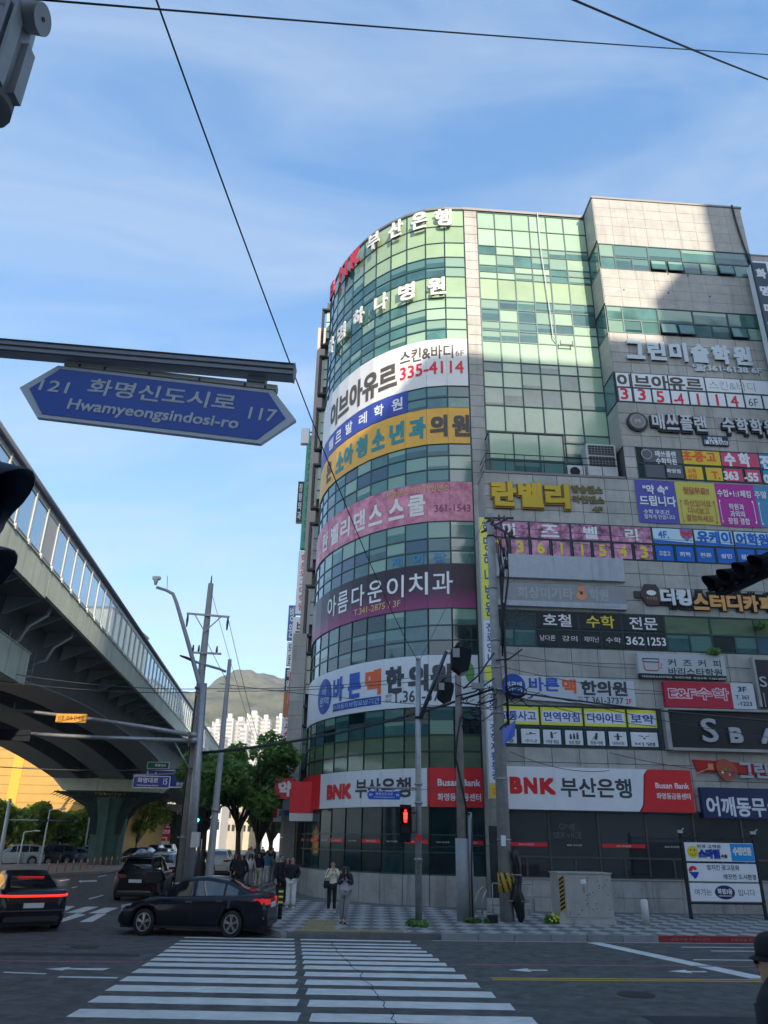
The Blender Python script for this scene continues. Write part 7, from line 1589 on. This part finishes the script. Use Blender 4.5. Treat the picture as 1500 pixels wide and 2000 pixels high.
for i in range(26):
    p_=onY(rw.uniform(885,1035),rw.uniform(1335,1372),26.9); q_=p_+Vector((rw.uniform(-.9,.9),rw.uniform(-.1,.1),rw.uniform(-.3,.35))); wtube(t,'cable',[p_,p_.lerp(q_,.5)+Vector((0,0,rw.uniform(-.3,.2))),q_],rw.choice([.012,.018]),BLACK,4)
# coils
for px,py,r_ in ((918,1398,.22),(1010,1350,.28),(930,1392,.16)):
    q=onY(px,py,26.85)
    for k in range(3): wtube(t,'cable_coil',[q+Vector((r_*math.cos(a_)*1.2,.02*k,r_*math.sin(a_)*(.55+.1*k))) for a_ in [j*math.pi/8 for j in range(17)]],.018,BLACK,5)
zt=1.55; zb2=.98; m=MB(); m.tube([(UX2,UY2,zb2),(UX2,UY2,zt)],.252,18); bb_=m.build('warning_band',mat('warn_yellow',(.55,.33,.02),.5),t,world=True)
m=MB()
for k in range(4):
    a0=R(-160+k*45); vs=[]
    for j in range(5):
        for e in (0,1): a_=a0+R(18)*e+R(38)*j/4; vs.append((UX2+.256*math.cos(a_),UY2+.256*math.sin(a_),lerp(zt,zb2,j/4)))
    m.add(vs,[(j*2,j*2+1,j*2+3,j*2+2) for j in range(4)])
m.build('warning_stripe',BLACK,bb_,world=True)
m=MB(); q=onY(983,1642,26.93); m.box(q.x-.07,q.x+.08,26.92,26.96,q.z-.16,q.z+.16); m.build('notice_plate',FWHITE,t,world=True)
t=thing('road_name_sign','small blue road name sign turned edgewise on the concrete pole','road sign',onY(990,1432,26.7)); q=onY(990,1432,26.7); m=MB(); P=[onY(981,1425,26.4),onY(1006,1407,26.9),onY(1005,1437,26.9),onY(983,1455,26.4)]; 
m.add(P+[p+Vector((.015,.01,0)) for p in P],[(0,1,2,3),(7,6,5,4),(0,4,5,1),(1,5,6,2),(2,6,7,3),(3,7,4,0)]); m.build('plate',mat('sign_blue',(0,0,0)),t,world=True); wtube(t,'arm',[onY(976,1424,27),onY(1004,1398,26.9)],.025,DARK,6)
# black wrapped bundle behind the pole
t=thing('wrapped_bundle','tall black plastic wrapped bundle strapped upright against the concrete pole','bundle',(onY(1012,1750,27.0).x,27.0,.14)); q=onY(1012,1740,27.0); xx=q.x
m=MB(); pr=[(.14,.05),(.3,.13),(.6,.17),(.8,.24),(1.05,.15),(1.35,.12),(1.7,.12),(2.0,.16),(2.2,.10),(2.26,.03)]
m.loft([[Vector((xx+.05*math.sin(z*5)+r_*math.cos(a_),27.0+r_*.8*math.sin(a_),z)) for a_ in [k*math.pi/6 for k in range(12)]] for z,r_ in pr]); m.build('cover',mat('bin_bag',(.01,.01,.012),.35,bump=.8,bscale=8),t,world=True)
for z in (.75,1.5): m=MB(); m.tube([(UX2-.05,26.93,z),(xx+.12,26.85,z)],.015,5); m.build('strap',STEEL,t,world=True)
# cabinet
cL_=onY(1090,1815,26.7); cR_=onY(1205,1815,26.7); zt=onY(1150,1707,26.7).z; w_=cR_.x-cL_.x
t=thing('utility_cabinet','wide beige steel utility cabinet with yellow black warning strip on the pavement','cabinet',(cL_.x,26.7,.14),A); CABM=mat('cabinet_beige',(.40,.385,.35),.6,var=.14,scale=2.5,streak=.3)
m=MB(); m.box(.10,w_,0,.9,.14,zt-.14); m.build('casing',CABM,t); m=MB(); m.box(.07,w_+.03,-.03,.93,zt-.137,zt-.10); m.build('lid',CABM,t); m=MB(); m.box(.06,w_+.03,-.05,.95,0,.137); m.build('plinth',PLINTH,t)
for a_,b_ in ((.32,w_*.56),(w_*.56+.012,w_-.04)): m=MB(); m.box(a_,b_,-.018,-.003,.20,zt-.19); m.build('door',CABM,t)
m=MB(); m.box(w_*.56-.12,w_*.56-.09,-.045,-.019,.9,1.1); m.build('handle',STEEL,t)
m=MB(); m.box(.12,.28,-.016,-.003,.35,zt-.22); ws=m.build('warning_strip',mat('warn_yellow',(0,0,0)),t)
m=MB()
for k in range(8): z=.36+k*(zt-.62)/8; m.add([(.12,-.019,z),(.28,-.019,z+.10),(.28,-.019,z+.18),(.12,-.019,z+.08)],[(0,1,2,3)])
m.build('warning_stripe',BLACK,ws)
m=MB(); rs=random.Random(2)
for k in range(26): x,z=rs.uniform(.35,w_-.08),rs.uniform(.25,zt-.25); m.disc(x,z,.018,.022,-.022,-.0185,7)
m.build('sticker_residue',mat('residue',(.12,.11,.10),.9),t); m=MB(); m.box(w_*.45,w_*.56-.02,-.022,-.019,zt-.42,zt-.30); m.build('paper_notice',FWHITE,t)
# bollards
t=thing('bollard','short white painted bollard on the pavement right of the utility cabinet','bollard',(onY(1263,1810,27.0).x,27.0,.14)); m=MB(); m.tube([(0,0,0),(0,0,.68),(0,0,.72)],[.12,.11,.07],14); m.build('post',OFFW,t)
t=thing('bollard','yellow and black striped post behind the tail of the black sedan','bollard',(onY(546,1790,26.6).x,26.6,.14)); m=MB(); m.tube([(0,0,0),(0,0,.85)],.07,12); m.build('post',BLACK,t)
for z in (.45,.6,.75): m=MB(); m.tube([(0,0,z),(0,0,z+.06)],.074,12); m.build('stripe',YF,t)
# bulletin board in the granite frame
def BP(x,y): return onY(x,y,29.4)
p,q=BP(1335,1645),BP(1492,1762); t=thing('bulletin_board','district notice board with three printed panels on steel legs by the plinth','notice board',(p.x,29.4,.14),A); bw=q.x-p.x; z1=p.z-.14; z0=q.z-.14
m=MB(); m.box(-.12,-.03,-.05,.05,0,z1+.30); m.build('leg',DARK,t); m=MB(); m.box(bw+.03,bw+.12,-.05,.05,0,z1+.30); m.build('leg',DARK,t); m=MB(); m.box(-.027,bw+.027,-.05,.05,z1+.12,z1+.17); m.box(-.027,bw+.027,-.05,.05,z0-.10,z0-.03); m.build('frame',DARK,t)
for x in (-.1,bw+.08): m=MB(); m.box(x-.06,x+.08,-.1,.05,z1+.303,z1+.40); m.tube([(x,-.05,z1+.35),(x,-.35,z1+.45)],.02,5); m.build('lamp',OFFW,t)
H3=(z1-z0); pan=[(z1-H3*.325,z1),(z0+H3*.335,z1-H3*.36),(z0,z0+H3*.30)]
for a_,b_ in pan: m=MB(); m.box(0,bw,-.04,.0,a_,b_); m.build('panel',FWHITE,t)
y=-.044; (a_,b_)=pan[0]; hm=(a_+b_)/2
m=MB(); m.box(bw*.66,bw-.01,y-.003,y,a_+.02,b_-.02); m.build('blue_print',flat('cyan',(.01,.25,.60)),t); glyphs('수정만큼',bw*.69,bw*.96,hm-.10,hm+.18,y-.006,.1).build('lettering',TXT_W,t); 
m=MB(); m.disc(.27,hm,.20,.20,y-.003,y); f_=m.build('smile_face',flat('smile',(.75,.50,.02)),t); m=MB(); 
for s in(-.07,.07): m.disc(.27+s,hm+.06,.022,.04,y-.007,y-.004,10)
m.tube([(.27+.12*math.cos(k),y-.006,hm+.12*math.sin(k)) for k in [R(200)+R(140)*j/8 for j in range(9)]],.008,4); m.build('smile_marks',TXT_DK,f_)
glyphs('안과 고객의',.45,bw*.52,hm+.12,hm+.24,y-.002,.05).build('lettering',TXT_DK,t); glyphs('스마일',.46,bw*.50,hm-.22,hm+.10,y-.002,.18).build('lettering',flat('deep_blue',(.01,.04,.30)),t); glyphs('수술',bw*.51,bw*.60,hm-.20,hm-.06,y-.002,.1).build('lettering',TXT_DK,t)
(a_,b_)=pan[1]; hm=(a_+b_)/2; glyphs('잘지킨 광고문화',bw*.28,bw*.75,hm+.07,hm+.24,y-.002,.02).build('lettering',TXT_DK,t); glyphs('깨끗한 도시환경',bw*.50,bw*.97,hm-.22,hm-.05,y-.002,.02).build('lettering',TXT_DK,t)
m=MB(); m.prism([(.20+.17*math.cos(R(k*20)),hm+.02+.18*math.sin(R(k*20))) for k in range(10)],y-.004,y-.001); e_=m.build('emblem_red',TXT_R,t); m=MB(); m.prism([(.04,hm-.0),(.40,hm-.0),(.30,hm-.17),(.22,hm-.22),(.14,hm-.12)],y-.004,y-.001); m.build('emblem_blue',flat('deep_blue',(0,0,.3)),t); m=MB(); m.prism([(.12,hm+.0),(.20,hm+.09),(.26,hm+.04),(.33,hm+.10),(.38,hm+.01)],y-.008,y-.005); m.build('emblem_wave',TXT_W,e_)
(a_,b_)=pan[2]; hm=(a_+b_)/2; glyphs('여기는',bw*.06,bw*.30,hm-.10,hm+.10,y-.002,0).build('lettering',TXT_DK,t); glyphs('입니다',bw*.68,bw*.92,hm-.10,hm+.10,y-.002,0).build('lettering',TXT_DK,t); m=MB(); m.disc(bw*.49,hm,.36,.22,y-.004,y-.001,28); e_=m.build('oval',NAVY,t); glyphs('화명3동',bw*.49-.27,bw*.49+.27,hm-.06,hm+.12,y-.007,.06).build('lettering',TXT_W,e_)
m=MB(); m.box(bw*.49-.24,bw*.49+.24,y-.008,y-.005,hm-.12,hm-.10); m.build('underline',TXT_W,e_)
# handrail and steps at the bank entrance
t=thing('handrail','curved steel handrail with uprights beside the entrance steps of the bank','handrail',LW(-4.6,-1.0,.14),A); m=MB()
for z in (.95,.25): m.tube([(-.25,0,z),(1.25,0,z)],.025,7)
for x in (-.25,.25,.75,1.25): m.tube([(x,0,0),(x,0,.95)],.02,6)
m.tube([(-.95,-.3,0),(-.93,-.28,.45),(-.75,-.2,.75),(-.6,-.15,.85)],.03,7); m.tube([(-.75,-.5,0),(-.73,-.48,.45),(-.55,-.4,.75)],.03,7); m.build('rail',STEEL,t)
for i in range(3): m=MB(); m.box(-.3,1.25,.05+.28*i,.05+.28*(i+1),0,.14*(i+1)); m.build('step',PLINTH,t)
m=MB(); m.box(-.1,.6,.95,1.0,.42,2.9); m.build('door',G_SMOKE,t)
# weeds
def weed(label,x,y,r_,h_,seed,yel=False):
    t=thing('weed',label,'weeds',(x,y,.14)); rr=random.Random(seed)
    cl=[(rr.uniform(-r_,r_)*.6,rr.uniform(-r_,r_)*.5,h_*rr.uniform(.25,.55),r_*.38,r_*.38,h_*.5) for _ in range(6)]
    link('leaves',leafmesh('leaves',cl,700,.045,LF_D,seed,1.4),t)
    if yel:
        m=MB()
        for i in range(14): m.tube([(rr.uniform(-r_,r_)*.6,rr.uniform(-.2,.1),h_*.7+rr.uniform(-.08,.1)),(rr.uniform(-r_,r_)*.6,0,h_*.7)],.0,4) if False else m.disc(rr.uniform(-r_,r_)*.6,h_*.75+rr.uniform(-.1,.12),.03,.03,-.1,-.08,6)
        m.build('flowers',YF,t)
weed('dark green grass tuft around the foot of the signal pole',1.23,25.1,.40,.20,1); weed('small green tuft at the foot of the weathered pole',3.0,26.6,.30,.14,2); weed('green weeds with yellow flowers left of the utility cabinet',5.55,26.8,.30,.24,3,True); weed('tiny weeds between the poles at the kerb',3.5,26.7,.2,.14,4)
m=MB(); t=thing('planter_box','small black box standing between the two poles at the kerb','box',(3.62,26.75,.14)); m.box(-.16,.16,-.12,.12,0,.20); m.build('box_body',BLACK,t); m=MB(); m.box(-.17,.17,-.13,.13,.203,.22); m.build('rim',DARK,t)
weed('plants growing from the ledge above the coffee sign',0,0,.5,.28,6); w_=[o for o in COL.objects if o.name.startswith('weed') and o.type=='EMPTY'][-1]; w_.location=LW(5.2,-.22,9.95); w_['category']='plants'
w2=w_.copy(); COL.objects.link(w2); w2.location=LW(7.5,-.3,11.2); w2['label']='leafy twigs hanging over the study cafe sign at the right edge'
for ch in w_.children: c=ch.copy(); COL.objects.link(c); c.parent=w2
# right edge signal on its arm
t=thing('traffic_signal','row of four black visored traffic lights on an arm at the right edge','traffic light',onY(1450,1115,13.4))
c=onY(1452,1120,13.3); head(t,c,(-1,-.12,-.12),(.42,-1,.05),4,.165,.37,.36)
t=thing('signal_mast','grey tapered arm holding the visored lights, coming in from the right edge','bracket',onY(1470,1140,13.6)); wtube(t,'arm',[onY(1436,1152,13.9),onY(1470,1135,13.6),onY(1560,1085,13.0),onY(1760,980,12)],[.06,.065,.08,.1],mat('arm_grey',(.12,.14,.15),.4,metal=.4)); pr_=onY(1760,980,12); pole(t,pr_.x,pr_.y,.0,pr_.z+.6,.16,.12,STEELP)
# street side of the office building: projecting bays and vertical signs
def col_(name,a,b,Y,m_,depth=.5,parent=None,label=None):
    p,q=onY(*a,Y),onY(*b,Y); m=MB(); m.box(p.x,q.x,Y,Y+depth,q.z,p.z); return m.build(name,m_,parent,world=bool(parent))
w_=thing('side_wing','narrow pale end of the building stepping out behind the round tower on its left','building',(-4.2,44,0))
for (x0,x1,yt,yb,Y,mm,nm) in ((640,660,592,1700,44,JOINT,'wall'),(622,652,640,1700,48,mat('granite_pink',(.50,.43,.38),.6,var=.1,scale=1),'end_wall')):
    p=onY(x0,yt,Y); q=onY(x1,yt,Y); lowx=onY(x0-28,1500,Y).x; m=MB(); m.box(p.x,q.x+1.5,Y,Y+8,.1,p.z); m.build(nm,mm,w_,world=True)
p=onY(641,592,43.9)
FLz=[5.2,9.3,13.4,17.5,21.6,25.8,30.0,34.0]
for z in FLz:
    m=MB(); m.box(p.x-.02,p.x+.9,43.75,43.98,z+.75,z+3.0); b_=m.build('bay_window',G_PALE if z>20 else G_MID,w_,world=True)
    m=MB(); m.box(p.x-.35,p.x+.9,43.5,43.97,z-.0,z+.12); m.box(p.x-.35,p.x-.2,43.5,43.97,z+.123,z+2.9); m.box(p.x-.35,p.x+.9,43.5,43.97,z+3.03,z+3.15); m.build('bay_frame',DARK,w_,world=True)
    for k in (1.3,2.1): m=MB(); m.box(p.x-.02,p.x+.9,43.70,43.74,z+k,z+k+.05); m.build('transom',MULL,w_,world=True)
for j in range(40):
    z=.2+j*.78; m=MB(); m.box(-5.15,-4.35,43.2,43.5,z+.006,z+.775)
    if z<13: m.build('granite_panel',GRAN,w_,world=True)
m=MB(); m.box(-4.95,-4.35,42.9,43.19,.1,3.6); m.build('column',CONC,w_,world=True)
def vsign(label,x0,x1,y0,y1,Y,m_,txt,tm,group=None,parts=None,frame=None,xs=0):
    a=onY(x0,y0,Y); b=onY(x1,y1,Y); xa=onY(x0,(y0+y1)/2,Y).x; xb=xa+(onY(x1,(y0+y1)/2,Y).x-onY(x0,(y0+y1)/2,Y).x)
    t=thing('vertical_sign',label,'vertical sign',(xa,Y,b.z)); w_=xb-xa; h_=a.z-b.z
    m=MB(); m.box(0,w_,0,.35,0,h_); m.build('box',frame or OFFW,t); m=MB(); m.box(.02,w_-.02,-.02,-.003,.02,h_-.02); m.build('face_panel',m_,t)
    if parts:
        for f0,f1,mm in parts: m=MB(); m.box(.03,w_-.03,-.032,-.022,h_*f0,h_*f1); m.build('face_block',mm,t)
    if txt: glyphs('\n'.join(txt),w_*.2,w_*.8,h_*.06,h_*.94,-.036,.02).build('lettering',tm,t)
    m=MB(); m.box(w_,w_+.5,.1,.16,h_*.3,h_*.3+.08); m.box(w_,w_+.5,.1,.16,h_*.75,h_*.75+.08); m.build('bracket',DARK,t); return t
GRN=flat('sea_green',(.06,.30,.20)); TEALD=flat('deep_teal',(.01,.12,.12)); ORN=flat('burnt_orange',(.42,.14,.04))
vsign('white end cap box on top of the green vertical clinic sign',588,604,836,866,49.9,FWHITE,None,None)
vsign('tall green vertical sign with dark clinic letters beside the tower',593,613,850,1072,50,GRN,'소아치과성형한의원',TEALD,frame=TEALD)
vsign('dark vertical sign with white letters left of the green vertical sign',580,592,940,1020,54,BLK,'정형외과',TXT_W)
vsign('white vertical sign with red academy letters below the green one',580,605,1076,1200,50,FWHITE,'학운외고어학원',TXT_R)
vsign('white and red vertical bank sign in the column of signs',567,598,1205,1376,49.5,FWHITE,'부산은행',TXT_DK,parts=[(0,.36,BNKR)])
vsign('plain white vertical light box below the bank sign',570,592,1378,1440,49,OFFW,None,None)
vsign('second plain white vertical light box above the red bank corner',568,590,1444,1518,48.6,OFFW,None,None)
vsign('blue and white vertical sign at the outer left of the column',562,576,1182,1250,56,flat('mid_blue',(.05,.14,.38)),'병원',TXT_W)
vsign('pale vertical sign with dark letters under the blue one',560,575,1254,1300,56,FWHITE,'의원',TXT_DK)
vsign('navy vertical sign in the outer row of the column',556,571,1304,1350,56,NAVY,'학원',TXT_W)
vsign('orange vertical sign under the navy one',553,569,1352,1400,56,ORN,'',None)
vsign('white vertical sign with small red mark above the black and yellow sign',550,572,1402,1455,56,FWHITE,'교회',TXT_R)
vsign('black vertical sign with yellow letters above the red pharmacy sign',545,562,1456,1505,55,BLK,'노래방',YF)
vsign('small violet sign beside the black and yellow one',563,570,1455,1480,55,flat('violet_blue',(0,0,0)),'',None)
for (x0,x1,y0,y1,Y,mm,tx,tm,lb) in ((538,574,1520,1561,40,flat('pharm_red',(.45,.03,.04)),'약',TXT_W,'square red pharmacy sign with one white letter sticking out over the pavement'),(535,558,1580,1605,44,FWHITE,'',TXT_R,'small white and red striped restaurant sign below the pharmacy sign'),(552,573,1562,1582,43,LB,'',NAVY,'pale grey sign just under the pharmacy sign'),(556,572,1583,1612,43,flat('mid_blue',(0,0,0)),'',TXT_W,'small blue and white sign by the yellow column')):
    p,q=onY(x0,y0,Y),onY(x1,y1,Y); t=thing('projecting_sign',lb,'sign',(p.x,Y,q.z)); w_=q.x-p.x;h_=p.z-q.z; m=MB(); m.box(0,w_,0,.15,0,h_); m.build('board',mm,t)
    if tx: glyphs(tx,w_*.18,w_*.85,h_*.12,h_*.88,-.004,.10).build('lettering',tm,t)
    if 'restaurant' in lb:
        for k in (0,.72): m=MB(); m.box(w_*k,w_*(k+.28),-.006,-.001,h_*.3,h_); m.build('red_stripe',BNKR,t)
        m=MB(); m.tube([(w_*.5,-.01,h_*.45),(w_*.5,-.01,h_*.9)],.06,6); m.build('white_mark',TXT_G,t)
    m=MB(); m.box(w_,w_+.6,.05,.1,h_*.45,h_*.55); m.build('bracket',DARK,t)
# red bank corner box, yellow column
p,q=onY(569,1526,38.2),onY(600,1588,38.2); t=thing('corner_sign','plain red box end of the bank sign left of the round tower','sign',(p.x,38.2,q.z)); m=MB(); m.box(0,q.x-p.x+.5,0,1.2,0,p.z-q.z); m.build('box',BNKR,t); m=MB(); m.box(0,q.x-p.x+.5,.02,1.2,-.35,-.005); m.build('soffit',OFFW,t)
p=onY(578,1700,44.5); t=thing('wrapped_pole','pole wrapped in yellow padding on the pavement beside the building','pole',(p.x,44.5,.14)); m=MB(); m.tube([(0,0,0),(0,0,2.9)],.34,12); m.build('padding',mat('pad_yellow',(.55,.38,.03),.6),t); m=MB(); m.tube([(0,0,2.9),(0,0,8.5)],.2,10); m.build('pole',OFFW,t)
rid=person('scooter rider in dark clothes and helmet beside the black suv',307,33.2,1.68,180,'ride','black','black','black',z=-.18,extra=helmet)
# ---------------------------------------------------------------- overhead cables
def cable(label,a,Ya,b,Yb,r_,sag,name='overhead_cable',m_=BLACK,mid=None,group=None):
    p=a if isinstance(a,Vector) else onY(*a,Ya); q=b if isinstance(b,Vector) else onY(*b,Yb); n=18; pts=[p.lerp(q,i/n)-Vector((0,0,4*sag*(i/n)*(1-i/n))) for i in range(n+1)]
    if mid: pass
    o=MB().tube(pts,r_,5).build(name,m_); return props(o,label,'cable',group)
CW_=mat('cable_dark',(.03,.035,.04),.5)
cable('thin cable crossing the whole sky near the top edge',(40,-4),4.1,(1720,118),13,.010,.08)
cable('cable running down the sky from the top edge to the signal pole',(300,-15),4.6,(817,1292),25.2,.010,.55)
cable('thicker cable cutting the upper right corner of the sky',(1080,-18),6,(1640,205),13,.016,.1)
cable('thick black cable bundle swooping from the steel poles to the concrete pole',(395,1470),29.6,(965,1345),27.1,.045,.35)
cable('second black cable just under the thick bundle',(395,1472),29.6,(880,1375),27.0,.025,.25)
cs=[((0,1312),26,(424,1345),30,.015,.2,'thin cable in front of the viaduct girder, upper one'),((0,1330),26,(398,1352),30,.015,.15,'thin cable in front of the viaduct girder, lower one'),((0,1498),27,(396,1500),30,.018,.1,'cable just above the ochre building on the left'),
((424,1345),30,(960,1300),27.2,.012,.25,'thin cable across the white clinic banner, upper one'),((424,1350),30,(962,1312),27.2,.012,.2,'thin cable across the white clinic banner, lower one'),((428,1335),30,(960,1385),27.2,.012,.1,'thin cable crossing the dark glass below the clinic banner'),
((445,1205),30,(560,1600),60,.012,.8,'cable from the right end of the crossarm down to the distant street'),((414,1160),30,(540,1560),60,.010,.5,'fine cable from the pole top down towards the trees'),((398,1240),30,(452,1345),30.5,.012,.05,'short drop cable left of the lamp arm'),
((970,1270),27.1,(1240,1305),31.2,.012,.15,'thin cable over the granite above the clinic signboard'),((972,1300),27.1,(1330,1352),31.2,.012,.2,'thin cable crossing towards the red maths signboard'),((990,1350),27.0,(1560,1412),30,.035,.10,'thick black cable along the top of the long black signboard'),((992,1340),27.0,(1500,1440),30.5,.014,.15,'thin cable crossing the long black signboard'),((1010,1360),27.0,(1290,1420),30.8,.012,.15,'thin cable across the yellow window films'),
((996,1468),27,(1190,1505),31.3,.012,.25,'thin drooping cable above the flat bank sign'),((1190,1470),31.4,(1500,1510),31.4,.012,.2,'thin cable under the long black signboard'),((1000,1030),26.9,(1500,1062),31,.010,.1,'fine cable across the pink window films'),((1003,1045),26.9,(1500,1098),31,.010,.1,'fine cable across the yellow telephone numbers'),
((945,1015),27,(818,1292),25.2,.010,.2,'fine cable from the crossarm to the signal pole top'),((620,1548),40,(905,1535),27,.010,.1,'fine cable across the curved bank sign'),((640,1655),38,(1000,1650),27,.010,.05,'fine cable in front of the ground floor windows')]
for a_,Ya,b_,Yb,r_,sg,lb in cs: cable(lb,a_,Ya,b_,Yb,r_,sg,m_=CW_)
